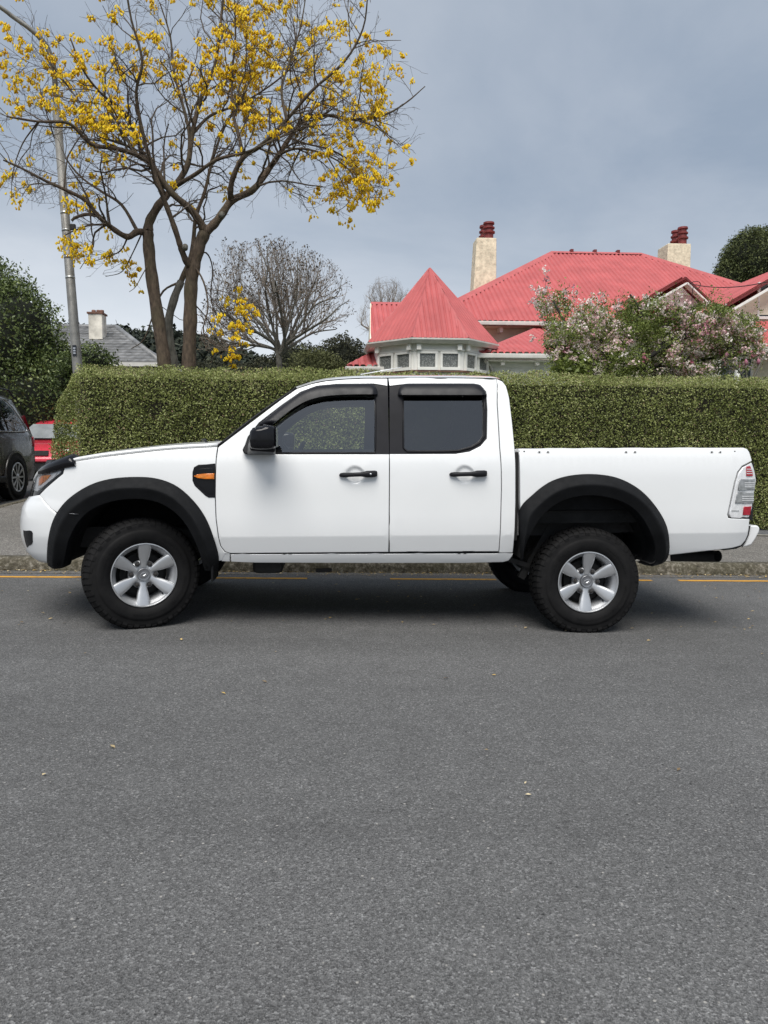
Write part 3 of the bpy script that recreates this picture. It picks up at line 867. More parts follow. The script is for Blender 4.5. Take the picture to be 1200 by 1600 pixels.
# grey tiled house at the left
G = thing('grey_tiled_house', (float(at(150, 600, 30)[0]), 30.0, -0.1), 'house with grey tiled roof and stained chimney behind the lamp post', 'house')
fl, fr = at(62, 566, 28.0), at(251, 566, 28.0); fr[2] = fl[2]
tl_, tr_ = at(92, 512, 33.0), at(182, 512, 33.0); tr_[2] = tl_[2]
rows = 13
for i in range(rows):
    t0, t1 = i / rows, (i + 1) / rows
    a, c = fl + (tl_ - fl) * t0, fr + (tr_ - fr) * t0
    d, e = fl + (tl_ - fl) * t1, fr + (tr_ - fr) * t1
    n_ = max(6, int((c[0] - a[0]) / 0.3)); V, F = [], []
    for k in range(n_ * 2 + 1):
        s = k / (n_ * 2); w = 0.022 if k % 2 else 0.0
        p, q = a + (c - a) * s, d + (e - d) * s
        V += [p + np.array([0, 0, -.0]), p + np.array([0, 0, .085 + w]), q + np.array([0, 0, 0.012 + w])]
        if k:
            j = 3 * k - 3; F += [(j, j + 3, j + 4, j + 1), (j + 1, j + 4, j + 5, j + 2)]
    mesh('tile_course', V, F, M['tilegrey'], G)
bl, br = fl + np.array([0, 10, 0]), fr + np.array([0, 10, 0])
mesh('roof_side', [fr, br, tr_], [(0, 1, 2)], M['tilegrey'], G)
mesh('roof_back', [br, bl, tl_, tr_], [(0, 1, 2, 3)], M['tilegrey'], G)
mesh('roof_side', [bl, fl, tl_], [(0, 1, 2)], M['tilegrey'], G)
for p, q in ((fr, tr_), (tl_, tr_), (fl, tl_)):
    B().tube([p + np.array([0, 0, .05]), q + np.array([0, 0, .05])], 0.11, 8).build('hip_tile_line', M['tilegrey'], G, True)
B().bar(fl + np.array([-.1, -.08, -.06]), fr + np.array([.1, -.08, -.06]), 0.12, 0.14).build('gutter', M['gutter'], G)
B().box((fl[0] + .5, 28.5, -.2), (fr[0] - .5, 37.5, fl[2] - .1)).build('wall', M['cream'], G)
cl, c2 = at(137.5, 490, 31.0), at(159, 490, 31.0); zb_ = at(140, 530, 31.0)[2]
ch = B().box((cl[0], 31.0, zb_), (c2[0], 31.6, cl[2])).build('chimney', M['brick'], G, bevel=.02)
B().box((cl[0] - .04, 30.96, cl[2]), (c2[0] + .04, 31.64, cl[2] + .07)).build('chimney_cap', M['terracotta'], ch)
for f in (0.25, 0.6, 0.85):
    B().lathe([(.09, 0), (.085, .12), (.06, .13)], (cl[0] + (c2[0] - cl[0]) * f, 31.3, cl[2] + .07), 10).build('chimney_pot', M['terracotta'], ch, True)

# lamp post with curved outreach arm
LB = at(121, 640, 12.6); LB[2] = -0.05
L = thing('street_lamp', tuple(float(v) for v in LB), 'tall grey steel lamp post with curved arm at left of the hedge', 'street lamp')
pb_, pt_ = at(121, 573, 12.6), at(88.5, 172, 12.6)
base_p = pb_ + (pb_ - pt_) * ((pb_[2] + 0.05) / (pt_[2] - pb_[2]))
L['_o'] = [float(v) for v in base_p]; L.location = base_p
B().tube([base_p, pb_, pt_], [0.085, 0.078, 0.062], 14).build('pole', M['pole'], L, True)
arm = [pt_ + (pb_ - pt_) * 0.02, pt_, at(86, 130, 12.6), at(82, 96, 12.55), at(70, 68, 12.5), at(48, 46, 12.4), at(20, 26, 12.3), at(0, 11, 12.2), at(-60, -28, 12.0)]
B().tube(cr(arm, 5), [0.046 - 0.016 * i / 40 for i in range(41)], 10).build('arm', M['pole'], L, True)
hd = at(-60, -28, 12.0); hd2 = at(-120, -60, 11.8)
B().bar(hd, hd2, 0.22, 0.12).build('lamp_head', M['pole'], L, bevel=.04)
ax = pt_ - pb_
for py in (330, 357, 399, 431):
    t = (573 - py) / (573 - 172.0); p = pb_ + ax * t; r = 0.078 - 0.016 * t + 0.004
    u = ax / np.linalg.norm(ax) * 0.018
    B().tube([p - u, p + u], r, 14).build('steel_band', M['band'], L, True)
q = pb_ + ax * ((573 - 548) / 401.0)
B().box((q[0] - .03, q[1] - .086, q[2] - .085), (q[0] + .03, q[1] - .070, q[2] + .085)).build('number_plate', M['plate'], L)
for i in range(3):
    B().box((q[0] - .018, q[1] - .089, q[2] - .055 + i * .04), (q[0] + .018, q[1] - .0862, q[2] - .03 + i * .04)).build('plate_figure', M['plateink'], L)
q = pb_ + ax * ((573 - 352) / 401.0)
B().box((q[0] + .06, q[1] - .03, q[2] - .04), (q[0] + .15, q[1] + .03, q[2] + .05)).build('cable_clamp', M['wire'], L, bevel=.01)

# ================================================================== vegetation
def proj(P):
    P = np.atleast_2d(P) - CP
    z = P @ FW
    return np.stack([600 + FPX * (P @ RT) / z, 800 - FPX * (P @ UP) / z], 1)
def inside(pts, poly):
    x, y = pts[:, 0], pts[:, 1]
    r = np.zeros(len(pts), bool)
    k = len(poly)
    for i in range(k):
        (x0, y0), (x1, y1) = poly[i], poly[(i + 1) % k]
        c = ((y0 > y) != (y1 > y))
        with np.errstate(divide='ignore', invalid='ignore'):
            xi = (x1 - x0) * (y - y0) / (y1 - y0 + 1e-12) + x0
        r ^= c & (x < xi)
    return r
def unit(v): return v / (np.linalg.norm(v, axis=-1, keepdims=True) + 1e-9)
def tubes(P, Rr, n=3):
    """many polylines of equal length at once: P (N,K,3), Rr (N,K)"""
    N, K, _ = P.shape
    d = unit(P[:, -1] - P[:, 0])
    ref = np.where(np.abs(d[:, 2:3]) < 0.9, np.array([[0, 0, 1.0]]), np.array([[1.0, 0, 0]]))
    a = unit(np.cross(d, ref)); b = np.cross(a, d)
    t = 2 * np.pi * np.arange(n) / n
    ring = a[:, None, :] * np.cos(t)[None, :, None] + b[:, None, :] * np.sin(t)[None, :, None]
    V = P[:, :, None, :] + Rr[:, :, None, None] * ring[:, None]
    i, k, j = np.meshgrid(np.arange(N), np.arange(K - 1), np.arange(n), indexing='ij')
    j2 = (j + 1) % n
    base = i * K * n
    F = np.stack([base + k * n + j, base + k * n + j2, base + (k + 1) * n + j2, base + (k + 1) * n + j], -1).reshape(-1, 4)
    return V.reshape(-1, 3), F
def join(parts):
    V, F, o = [], [], 0
    for v, f in parts:
        V.append(v); F.append(f + o); o += len(v)
    return np.concatenate(V), np.concatenate(F)
def limb(pts, rad, n=8, sub=4):
    """smooth tapering limb as arrays: returns (K,3), (K,), mesh"""
    q = np.array(cr([np.append(p, r) for p, r in zip(pts, rad)], sub))
    P, r = q[:, :3], np.maximum(q[:, 3], 0.003)
    w = 1 + 0.07 * np.sin(np.arange(len(r)) * 1.7) 
    V, F = tube_vf(list(P), list(r * w), n, False)
    return P, r, (np.array(V), np.array(F))
def sprout(parents, per_m, lens, spread, up, K, rfrac, hull=None, start=0.3, gravity=0.0, out=None, wig=0.22, cap=None):
    """children of each parent polyline (pts, radii)"""
    res = []
    for P, r in parents:
        seg = np.linalg.norm(np.diff(P, axis=0), axis=1); L = seg.sum()
        n_ = RNG.poisson(max(0.3, per_m * L * (1 - start)))
        cum = np.concatenate([[0], np.cumsum(seg)])
        for _ in range(n_):
            s = L * (start + (1 - start) * RNG.random() ** 0.9)
            i = min(np.searchsorted(cum, s) - 1, len(P) - 2); i = max(i, 0)
            t = (s - cum[i]) / (seg[i] + 1e-9)
            p0 = P[i] + (P[i + 1] - P[i]) * t; r0 = r[i] + (r[i + 1] - r[i]) * t
            d = (P[i + 1] - P[i]) / (seg[i] + 1e-9)
            rv = RNG.normal(size=3); rv -= d * (rv @ d); rv /= np.linalg.norm(rv)
            a = R(RNG.uniform(*spread))
            dd = d * math.cos(a) + rv * math.sin(a)
            if out is not None:
                o_ = p0 - out; dd = dd + 0.22 * o_ / (np.linalg.norm(o_) + 1e-6)
            dd[2] += up
            dd /= np.linalg.norm(dd)
            ln = RNG.uniform(*lens); st = ln / (K - 1)
            Q = [p0]
            for k in range(K - 1):
                dd = dd + RNG.normal(size=3) * wig; dd[2] += up * 0.35 - gravity * (k / K)
                dd /= np.linalg.norm(dd)
                Q.append(Q[-1] + dd * st)
            Q = np.array(Q)
            if hull is not None and not inside(proj(Q[-1:]), hull)[0]: continue
            rr = r0 * rfrac
            if cap: rr = min(rr, cap)
            rr = max(rr, 0.0028)
            res.append((Q, np.linspace(rr, max(rr * 0.45, 0.0021), K)))
    return res
def tubes_of(ch, n=3):
    return tubes(np.array([c[0] for c in ch]), np.array([c[1] for c in ch]), n)
def leafcloud(C, size, nrm=None, nb=0.5, width=0.5, var=0.35, axis=None, ab=0.0, fold=0.25, rnd=None):
    """diamond leaves folded along the midrib at points C"""
    N = len(C)
    n_ = unit(RNG.normal(size=(N, 3)))
    if nrm is not None: n_ = unit(n_ * (1 - nb) + nrm * nb)
    a = RNG.normal(size=(N, 3))
    if axis is not None: a = unit(a) * (1 - ab) + axis * ab
    a = unit(a - n_ * np.sum(a * n_, 1, keepdims=True))
    b = np.cross(n_, a)
    s = size * (1 + var * RNG.uniform(-1, 1, (N, 1)))
    V = np.stack([C - a * s / 2, C + b * s * width / 2 + n_ * s * fold * .3, C + a * s / 2, C - b * s * width / 2 + n_ * s * fold * .3], 1).reshape(-1, 3)
    k = np.arange(N)[:, None] * 4
    F = np.concatenate([k + [[0, 1, 2]], k + [[0, 2, 3]]])
    q = RNG.random(N) if rnd is None else rnd
    return V, F, np.repeat(q, 4)
def leaves(name, parts, m, parent, kind=None):
    V, F, q, o = [], [], [], 0
    for v, f, r_ in parts:
        V.append(v); F.append(f + o); q.append(r_); o += len(v)
    return fast(name, np.concatenate(V), np.concatenate(F), m, parent, False, kind, np.concatenate(q))
def lump(p, s, seed=0.0):
    """cheap smooth noise in [-1,1]"""
    x, y, z = (p * s).T if p.ndim == 2 else p * s
    return (np.sin(x * 1.0 + 1.3 * np.sin(y * .8 + seed)) + np.sin(y * 1.3 + 1.1 * np.sin(z * .9 + seed * 2)) + np.sin(z * 1.1 + 1.2 * np.sin(x * .7 + seed * 3))) / 3

# woods on the far hill
N = 9000
x = RNG.uniform(-240, 60, N); f_ = RNG.random(N)
yy = 232 + f_ * 110; kk = np.interp(yy, HY, (0.0, 0.55, 0.8, 0.95, 1.0, 0.9, 0.2))
C = np.stack([x, yy, np.array([hill_h(v) for v in x]) * kk + RNG.uniform(-.5, 2.2, N)], 1)
C = np.repeat(C, 5, 0) + RNG.normal(size=(N * 5, 3)) * np.array([1.3, 1.3, 1.1])
M['woods'] = leafmat('hill_woods', [(0.0, (0.012, 0.017, 0.014)), (0.6, (0.030, 0.038, 0.026)), (1.0, (0.060, 0.066, 0.045))], .9, 0)
wo = leaves('hill_woods', [leafcloud(C, 2.0, np.tile([0, -.6, .8], (len(C), 1)), .4, .7)], M['woods'], None, 'stuff')
wo['label'] = 'dark wooded hillside far behind the houses at left'; wo['category'] = 'woods'

# ---------------------------------------------------------------- clipped hedge
HX0, HX1, HY0, HY1 = -3.92, 11.0, 10.3, 11.7
def hedge_top(x): return 2.345 - 0.0106 * (x + 3.2)
HG = thing('hedge', (3.0, 10.2, 0.0), 'long clipped green hedge with small leaves along the footpath behind the truck', 'hedge')
def hedge_surface(n_front, n_top, n_end):
    C, Nn = [], []
    x = RNG.uniform(HX0 + .5, HX1, n_front); u = RNG.random(n_front)
    z0 = np.array([gz(v) for v in x]) + 0.26; z1 = hedge_top(x) - 0.14
    C.append(np.stack([x, np.full(n_front, HY0), z0 + (z1 - z0) * u], 1)); Nn.append(np.tile([0, -1.0, 0.25], (n_front, 1)))
    x = RNG.uniform(HX0 + .4, HX1, n_top); y = RNG.uniform(HY0 + .15, HY1, n_top)
    C.append(np.stack([x, y, hedge_top(x)], 1)); Nn.append(np.tile([0, 0, 1.0], (n_top, 1)))
    # rounded front shoulder
    k = n_top // 3
    x = RNG.uniform(HX0 + .45, HX1, k); a = RNG.uniform(0, math.pi / 2, k)
    C.append(np.stack([x, HY0 + .15 - .15 * np.cos(a), hedge_top(x) - .15 + .15 * np.sin(a)], 1)); Nn.append(np.stack([0 * a, -np.cos(a), np.sin(a)], 1))
    # rounded end towards the side street, then the return along it
    k = n_end
    a = RNG.uniform(0, math.pi / 2, k // 3); u = RNG.random(k // 3)
    zz = .25 + (hedge_top(HX0) - .05 - .25) * u
    shr = 0.34 * np.clip((u - .55) / .45, 0, 1) ** 2.2
    C.append(np.stack([HX0 + .5 - (.5 - shr) * np.cos(a), HY0 + .5 - (.5 - shr) * np.sin(a), zz], 1)); Nn.append(np.stack([-np.cos(a), -np.sin(a), .2 + 0 * a], 1))
    y = RNG.uniform(HY0 + .3, 17, k); u = RNG.random(k); zz = .15 + (hedge_top(HX0) - .10 - .15) * u
    C.append(np.stack([np.full(k, HX0) + .34 * np.clip((u - .55) / .45, 0, 1) ** 2.2, y, zz], 1)); Nn.append(np.tile([-1.0, 0, .25], (k, 1)))
    x = RNG.uniform(HX0 + .15, HX0 + 1.3, k // 2); y = RNG.uniform(HY1, 17, k // 2)
    C.append(np.stack([x, y, np.full(k // 2, hedge_top(HX0))], 1)); Nn.append(np.tile([0, 0, 1.0], (k // 2, 1)))
    return np.concatenate(C), unit(np.concatenate(Nn))
C, Nn = hedge_surface(175000, 46000, 34000)
dep = RNG.random(len(C)) ** 1.6 * 0.16
relief = 0.045 * lump(C, 2.3, 1.0) + 0.035 * lump(C, 7.0, 2.0) + 0.026 * lump(C, 19.0, 3.0)
C2 = C + Nn * (relief - dep + 0.02)[:, None] + RNG.normal(size=C.shape) * 0.008
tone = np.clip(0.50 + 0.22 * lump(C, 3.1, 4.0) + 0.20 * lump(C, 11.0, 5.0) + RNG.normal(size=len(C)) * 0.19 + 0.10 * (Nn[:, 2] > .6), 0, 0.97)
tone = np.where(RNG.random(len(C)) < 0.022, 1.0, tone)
# sparse worn patches where the twigs show
hole = (lump(C, 4.7, 6.0) + 0.6 * lump(C, 13.0, 8.0)) > 0.80
keep = ~(hole & (RNG.random(len(C)) < 0.7))
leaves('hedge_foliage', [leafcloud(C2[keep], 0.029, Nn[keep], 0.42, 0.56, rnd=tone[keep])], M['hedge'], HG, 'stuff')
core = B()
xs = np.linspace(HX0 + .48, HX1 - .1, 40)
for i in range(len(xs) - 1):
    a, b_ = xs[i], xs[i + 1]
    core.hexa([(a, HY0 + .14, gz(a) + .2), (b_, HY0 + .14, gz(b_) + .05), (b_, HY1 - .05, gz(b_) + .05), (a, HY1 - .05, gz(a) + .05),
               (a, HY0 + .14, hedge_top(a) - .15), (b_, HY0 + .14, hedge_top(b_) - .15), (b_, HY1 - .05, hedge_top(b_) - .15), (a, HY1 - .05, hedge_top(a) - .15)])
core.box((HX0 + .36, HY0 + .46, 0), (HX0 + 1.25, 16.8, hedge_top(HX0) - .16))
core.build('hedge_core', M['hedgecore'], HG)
tw = []
for _ in range(900):
    x = RNG.uniform(HX0 + .3, HX1); z = gz(x) + RNG.uniform(.15, 1.8)
    p = np.array([x, HY0 + RNG.uniform(.02, .12), z]); d = np.array([RNG.normal() * .5, -RNG.uniform(0, .25), RNG.uniform(.4, 1)])
    Q = np.array([p + d * t * .16 + RNG.normal(size=3) * .006 for t in (0, .5, 1)])
    tw.append((Q, np.array([.004, .003, .002])))
v_, f_ = tubes_of(tw); fast('hedge_twigs', v_, f_, M['twig'], HG, False, 'stuff')

# ---------------------------------------------------------------- yellow-flowering tree
KY = 12.4
def kp(px, py, dy=0.0): return at(px, py, KY + dy)
kb = kp(275, 640); kb[2] = 0.0
KT = thing('flowering_tree', tuple(float(v) for v in kb), 'tall leafless tree with clusters of yellow blossom rising behind the hedge at left', 'tree')
KHULL = [(-80, -90), (600, -90), (618, 40), (640, 95), (672, 112), (668, 218), (630, 285), (598, 334), (505, 356), (430, 322), (390, 345), (345, 338), (338, 400), (405, 480), (408, 572), (325, 570), (318, 480), (300, 430), (215, 462), (130, 432), (92, 400), (92, 330), (8, 332), (-30, 240), (-80, 200)]
LIMBS = [  # (px, py, dy) points and start / end radius; first three are the trunks
    ([(262, 720, 0), (259, 640, 0), (257, 572, 0), (247, 500, 0), (237, 433, 0), (232, 383, 0), (231, 362, 0)], .125, .085),
    ([(297, 720, .1), (296, 640, .1), (295, 572, .1), (297, 500, .1), (298, 450, .1), (303, 415, .1), (311, 385, .1), (320, 363, .1)], .125, .095),
    ([(282, 700, .6), (276, 620, .6), (272, 572, .6), (263, 510, .6), (272, 467, .6), (283, 440, .65)], .095, .060),
    ([(231, 364, 0), (215, 362, -.1), (200, 370, -.2), (180, 360, -.35), (153, 337, -.5), (133, 313, -.65), (103, 297, -.8), (70, 282, -.9), (40, 266, -1.0), (5, 250, -1.1)], .060, .012),
    ([(231, 362, 0), (234, 345, .05), (247, 322, .1), (258, 308, .2), (272, 292, .3), (293, 258, .4), (300, 210, .5), (315, 150, .6), (335, 105, .7), (344, 40, .8), (352, -30, .9)], .080, .018),
    ([(258, 306, .2), (250, 290, .1), (240, 258, 0), (222, 238, -.2), (210, 204, -.4), (187, 170, -.6), (159, 147, -.8), (130, 110, -1.0), (110, 60, -1.1)], .045, .010),
    ([(301, 420, .1), (292, 410, 0), (283, 388, -.1), (273, 357, -.2), (260, 322, -.3), (248, 290, -.4), (230, 235, -.5), (219, 190, -.6), (213, 142, -.7), (222, 95, -.8), (205, 30, -.9), (195, -30, -1)], .060, .012),
    ([(320, 363, .1), (310, 343, 0), (293, 323, -.15), (267, 300, -.3), (240, 262, -.4), (215, 243, -.55), (180, 232, -.7), (142, 225, -.8), (108, 193, -1.0), (60, 190, -1.2), (10, 182, -1.3)], .070, .012),
    ([(320, 363, .1), (333, 352, .1), (346, 336, .1), (363, 313, .15), (395, 297, .2), (419, 266, .3), (435, 243, .3), (453, 215, .35), (476, 187, .4), (512, 180, .5), (555, 187, .6), (600, 180, .7), (635, 160, .8), (664, 135, .85)], .078, .008),
    ([(362, 313, .15), (360, 300, .0), (364, 278, -.1), (380, 246, -.25), (408, 227, -.35), (448, 187, -.5), (487, 142, -.65), (538, 96, -.8), (567, 45, -.9), (575, -10, -1.0)], .055, .009),
    ([(380, 246, -.25), (373, 212, -.1), (363, 170, 0), (363, 113, .1), (368, 57, .2), (366, -20, .3)], .036, .010),
    ([(419, 262, .3), (440, 240, .1), (470, 232, -.1), (510, 242, -.3), (544, 264, -.4), (567, 300, -.5)], .028, .006),
    ([(272, 292, .3), (306, 272, .1), (340, 249, -.1), (385, 238, -.3), (430, 218, -.5), (475, 200, -.7)], .040, .010),
    ([(296, 250, .4), (294, 198, .5), (272, 113, .7), (266, 57, .8), (250, 5, .9)], .034, .010),
    ([(283, 440, .65), (300, 395, .7), (306, 340, .75), (320, 300, .8), (330, 258, .9), (350, 200, 1.1), (385, 140, 1.3), (400, 60, 1.4)], .048, .010),
    ([(283, 440, .65), (255, 455, .6), (240, 490, .5), (225, 530, .4), (205, 545, .3)], .022, .006),
    ([(300, 410, .1), (318, 440, -.1), (325, 480, -.15), (318, 520, -.2), (345, 545, -.25), (385, 555, -.3)], .018, .006),
    ([(215, 362, -.1), (190, 320, .1), (160, 300, .3), (120, 270, .5), (85, 215, .7), (60, 130, .8)], .030, .008),
    ([(153, 337, -.5), (135, 335, -.4), (118, 340, -.3), (112, 345, -.3)], .030, .020),
    ([(140, 318, -.6), (143, 360, -.5), (146, 385, -.4), (125, 420, -.3)], .014, .005),
    ([(200, 370, -.2), (188, 392, -.1), (165, 402, 0), (135, 412, .1)], .014, .005),
    ([(222, 364, -.1), (205, 400, .1), (190, 425, .2), (165, 432, .3)], .012, .005),
    ([(234, 410, 0), (222, 430, -.2), (212, 448, -.3), (202, 456, -.4)], .010, .004),
    ([(303, 400, .1), (322, 395, .3), (332, 420, .4), (330, 470, .45), (350, 510, .5), (392, 530, .5)], .016, .005),
    ([(299, 470, .1), (325, 500, .4), (345, 540, .5), (372, 562, .6)], .012, .005),
    ([(555, 187, .6), (590, 200, .4), (620, 225, .2), (640, 215, .1)], .014, .004),
    ([(510, 242, -.3), (535, 285, -.5), (545, 315, -.6), (520, 335, -.6)], .012, .004),
    ([(470, 232, -.1), (455, 265, .2), (450, 295, .3), (480, 310, .4), (495, 335, .4)], .014, .004),
    ([(60, 190, -1.2), (35, 225, -1), (20, 270, -.9), (18, 310, -.8)], .012, .004),
    ([(453, 215, .35), (480, 225, .2), (520, 235, 0), (560, 262, -.2), (590, 305, -.3)], .020, .005),
    ([(448, 187, -.5), (440, 140, -.4), (455, 90, -.3), (470, 40, -.2), (480, -20, -.1)], .026, .008),
    ([(215, 243, -.55), (185, 200, -.3), (150, 190, 0), (110, 140, .3), (70, 90, .5)], .028, .007),
    ([(300, 210, .5), (330, 180, .8), (380, 160, 1.1), (440, 120, 1.3), (500, 60, 1.5)], .030, .008),
]
par, meshes_thick = [], []
for i, (pts, r0, r1) in enumerate(LIMBS):
    P3 = [kp(*p) for p in pts]; k = len(P3)
    rad = [r0 + (r1 - r0) * (j / (k - 1)) ** 0.85 for j in range(k)]
    P, r, vf = limb(P3, rad, 9 if i < 10 else 7)
    if i < 3: fast('trunk', *vf, M['bark'] if i != 2 else M['barkgrey'], KT, True)
    else: meshes_thick.append(vf)
    if i > 2: par.append((P, r))
v_, f_ = join(meshes_thick); fast('limbs', v_, f_, M['bark'], KT, True, 'stuff')
for p in (kp(345, 341), kp(288, 391, -.1)):
    d = np.array([0.3, -0.8, 0.35])
    B().tube([p + d * .05, p + d * .125], [.05, .042], 10).build('sawn_stub', M['barkgrey'], KT, True)
KCEN = kp(300, 260)
l1 = sprout(par, 7.2, (.45, 1.2), (34, 80), .06, 6, .55, KHULL, .2, .10, KCEN, .25, .020)
l2 = sprout(l1, 8.0, (.22, .6), (30, 75), .05, 4, .55, KHULL, .15, .12, KCEN, .25, .008)
l3 = sprout(l2, 8.0, (.08, .28), (20, 60), .05, 3, .6, KHULL, .2, .10, None, .2, .0045)
v_, f_ = join([tubes_of(l1, 5), tubes_of(l2, 3), tubes_of(l3, 3)])
fast('twigs', v_, f_, M['twig'], KT, False, 'stuff')
tips = np.array([c[0][-1] for c in l3] + [c[0][-1] for c in l2])
tp = proj(tips)
def zone(p):
    x, y = p[:, 0], p[:, 1]
    w = np.full(len(p), .22)
    w[(x > -20) & (x < 430) & (y < 205)] = .55
    w[(x > 60) & (x < 260) & (y > 50) & (y < 200)] = 1.1
    w[(x > 320) & (x < 480) & (y < 180)] = 1.0
    w[(x > 440) & (y > 30)] = .62
    w[(x > 540) & (y > 90)] = .8
    w[(x < 60) & (y > 120)] = .5
    w[(x > 90) & (x < 235) & (y > 300)] = 1.0
    w[(x > 310) & (y > 440)] = 1.1
    w[(x > 250) & (x < 420) & (y > 200) & (y < 430)] = .12
    return w
w = zone(tp); 
# blossom sits in loose drifts rather than evenly
w *= np.clip(0.55 + 1.5 * lump(tips, 3.2, 2.2), 0.03, 2)
sel = RNG.choice(len(tips), size=min(1150, len(tips)), replace=False, p=w / w.sum())
fc = []
for i in sel:
    k = int(RNG.integers(5, 16)); s = RNG.uniform(.02, .042)
    fc.append(tips[i] + RNG.normal(size=(k, 3)) * np.array([s, s, s * .7]) - np.array([0, 0, .03]))
fc = np.concatenate(fc); N = len(fc)
ax = unit(np.stack([RNG.normal(size=N) * .38, RNG.normal(size=N) * .38, -np.ones(N)], 1))
ln = RNG.uniform(.042, .068, (N, 1)); a_ = unit(np.cross(ax, RNG.normal(size=(N, 3)))); b_ = np.cross(ax, a_)
rings = [fc]
for t, r_ in ((.35, .012), (1.0, .018)):
    for j in range(3):
        th = 2 * math.pi * j / 3
        rings.append(fc + ax * ln * t + (a_ * math.cos(th) + b_ * math.sin(th)) * r_ * RNG.uniform(.8, 1.3, (N, 1)))
Vb = np.stack(rings, 1).reshape(-1, 3); kk = np.arange(N)[:, None] * 7
Fb = np.concatenate([kk + [[0, 1, 2]], kk + [[0, 2, 3]], kk + [[0, 3, 1]]] + [kk + [list(t)] for t in ((1, 4, 5), (1, 5, 2), (2, 5, 6), (2, 6, 3), (3, 6, 4), (3, 4, 1))])
fast('blossom', Vb, Fb, M['blossom'], KT, False, 'stuff', np.repeat(RNG.random(N), 7))
sel = RNG.choice(len(tips), size=900, replace=False, p=(np.ones(len(tips)) + 2 * (tp[:, 0] > 430)) / (np.ones(len(tips)) + 2 * (tp[:, 0] > 430)).sum())
pc = tips[sel] - np.array([0, 0, .03])
leaves('seed_pods', [leafcloud(pc, .055, None, 0, .16, axis=np.tile([0, 0, 1.0], (len(pc), 1)), ab=.8)], M['pod'], KT, 'stuff')

# ---------------------------------------------------------------- bare trees behind
def bare_tree(name, label, base_px, hull, Y, trunk_h, stems, lv, m, bud, group, spreadx=1.0, r0=.10, mt=None):
    b0 = at(base_px, 600, Y); b0[2] = -0.05
    T = thing(name, tuple(float(v) for v in b0), label, 'tree', group)
    topz = float(at(base_px, trunk_h, Y)[2])
    fork = np.array([b0[0], Y, topz])
    P, r, vf = limb([b0, b0 * .5 + fork * .5 + np.array([.04, 0, 0]), fork], [r0 * 1.25, r0, r0 * .9], 9)
    fast('trunk', *vf, mt or m, T, True)
    par, ms = [], []
    for (px, py, dy) in stems:
        e = at(px, py, Y + dy); mid = fork * .45 + e * .55 + np.array([(e[0] - fork[0]) * .14, dy * .1, -.10 * (e[2] - fork[2]) + .1])
        P, r, vf = limb([fork - np.array([0, 0, .15]), fork * .8 + mid * .2 + RNG.normal(size=3) * .05, mid + RNG.normal(size=3) * .18, mid * .4 + e * .6 + RNG.normal(size=3) * .2, e], [r0 * .55, r0 * .48, r0 * .3, r0 * .17, r0 * .08], 6)
        par.append((P, r)); ms.append(vf)
    v_, f_ = join(ms); fast('limbs', v_, f_, mt or m, T, True, 'stuff')
    chain, allm, src = [], [], par
    for i, (pm_, ln_, sp_, up_) in enumerate(lv):
        ch = sprout(src, pm_, ln_, sp_, up_, 5 if i == 0 else 4, .55, hull, .15, 0.0, fork, .21, r0 * (.22 if i == 0 else .1 if i == 1 else .05))
        if not ch: break
        allm.append(tubes_of(ch, 4 if i == 0 else 3)); chain.append(ch); src = ch
    v_, f_ = join(allm); fast('twigs', v_, f_, m, T, False, 'stuff')
    if bud:
        tp_ = np.array([c[0][-1] for c in chain[-1]] + [c[0][-1] for c in chain[-2]])
        d_ = unit(np.array([c[0][-1] - c[0][-2] for c in chain[-1]] + [c[0][-1] - c[0][-2] for c in chain[-2]]))
        leaves('buds', [leafcloud(tp_, bud, None, 0, .42, axis=d_, ab=.85), leafcloud(tp_ + RNG.normal(size=tp_.shape) * bud * .4, bud * .7, None, 0, .5)], M['pod'], T, 'stuff')
    return T
BH = [(300, 560), (312, 480), (330, 415), (345, 372), (385, 378), (428, 362), (470, 380), (505, 398), (540, 425), (560, 460), (553, 500), (530, 540), (500, 575), (330, 575)]
bare_tree('bare_tree', 'wide bare tree with dark buds standing above the hedge left of the turret', 436, BH, 19.5, 548,
          [(345, 430, -1), (375, 395, .5), (405, 385, -.6), (430, 372, .4), (465, 388, -.3), (500, 408, .6), (535, 430, 0), (545, 470, -.7), (325, 490, .5), (520, 510, .9), (395, 440, 1.2), (480, 450, 1.3), (360, 520, .8), (440, 420, -1.2)],
          [(6.5, (.6, 1.5), (22, 55), .22), (6.0, (.35, .85), (20, 50), .20), (5.0, (.14, .4), (20, 50), .16)], M['twigfar'], .07, None, r0=.085, mt=M['barkgrey'])
FH_ = [(545, 575), (555, 500), (570, 450), (590, 430), (620, 432), (645, 455), (650, 500), (640, 575)]
bare_tree('bare_tree', 'distant grey leafless tree just left of the turret roof', 598, FH_, 42, 530,
          [(572, 462, -1), (590, 440, 0), (610, 436, 1), (630, 455, -.5), (565, 500, .8), (640, 490, 1)],
          [(6.0, (.7, 1.8), (20, 55), .15), (6.0, (.4, 1.0), (20, 55), .10), (4.5, (.2, .6), (20, 50), .06)], M['twigfar'], 0, None, r0=.13)

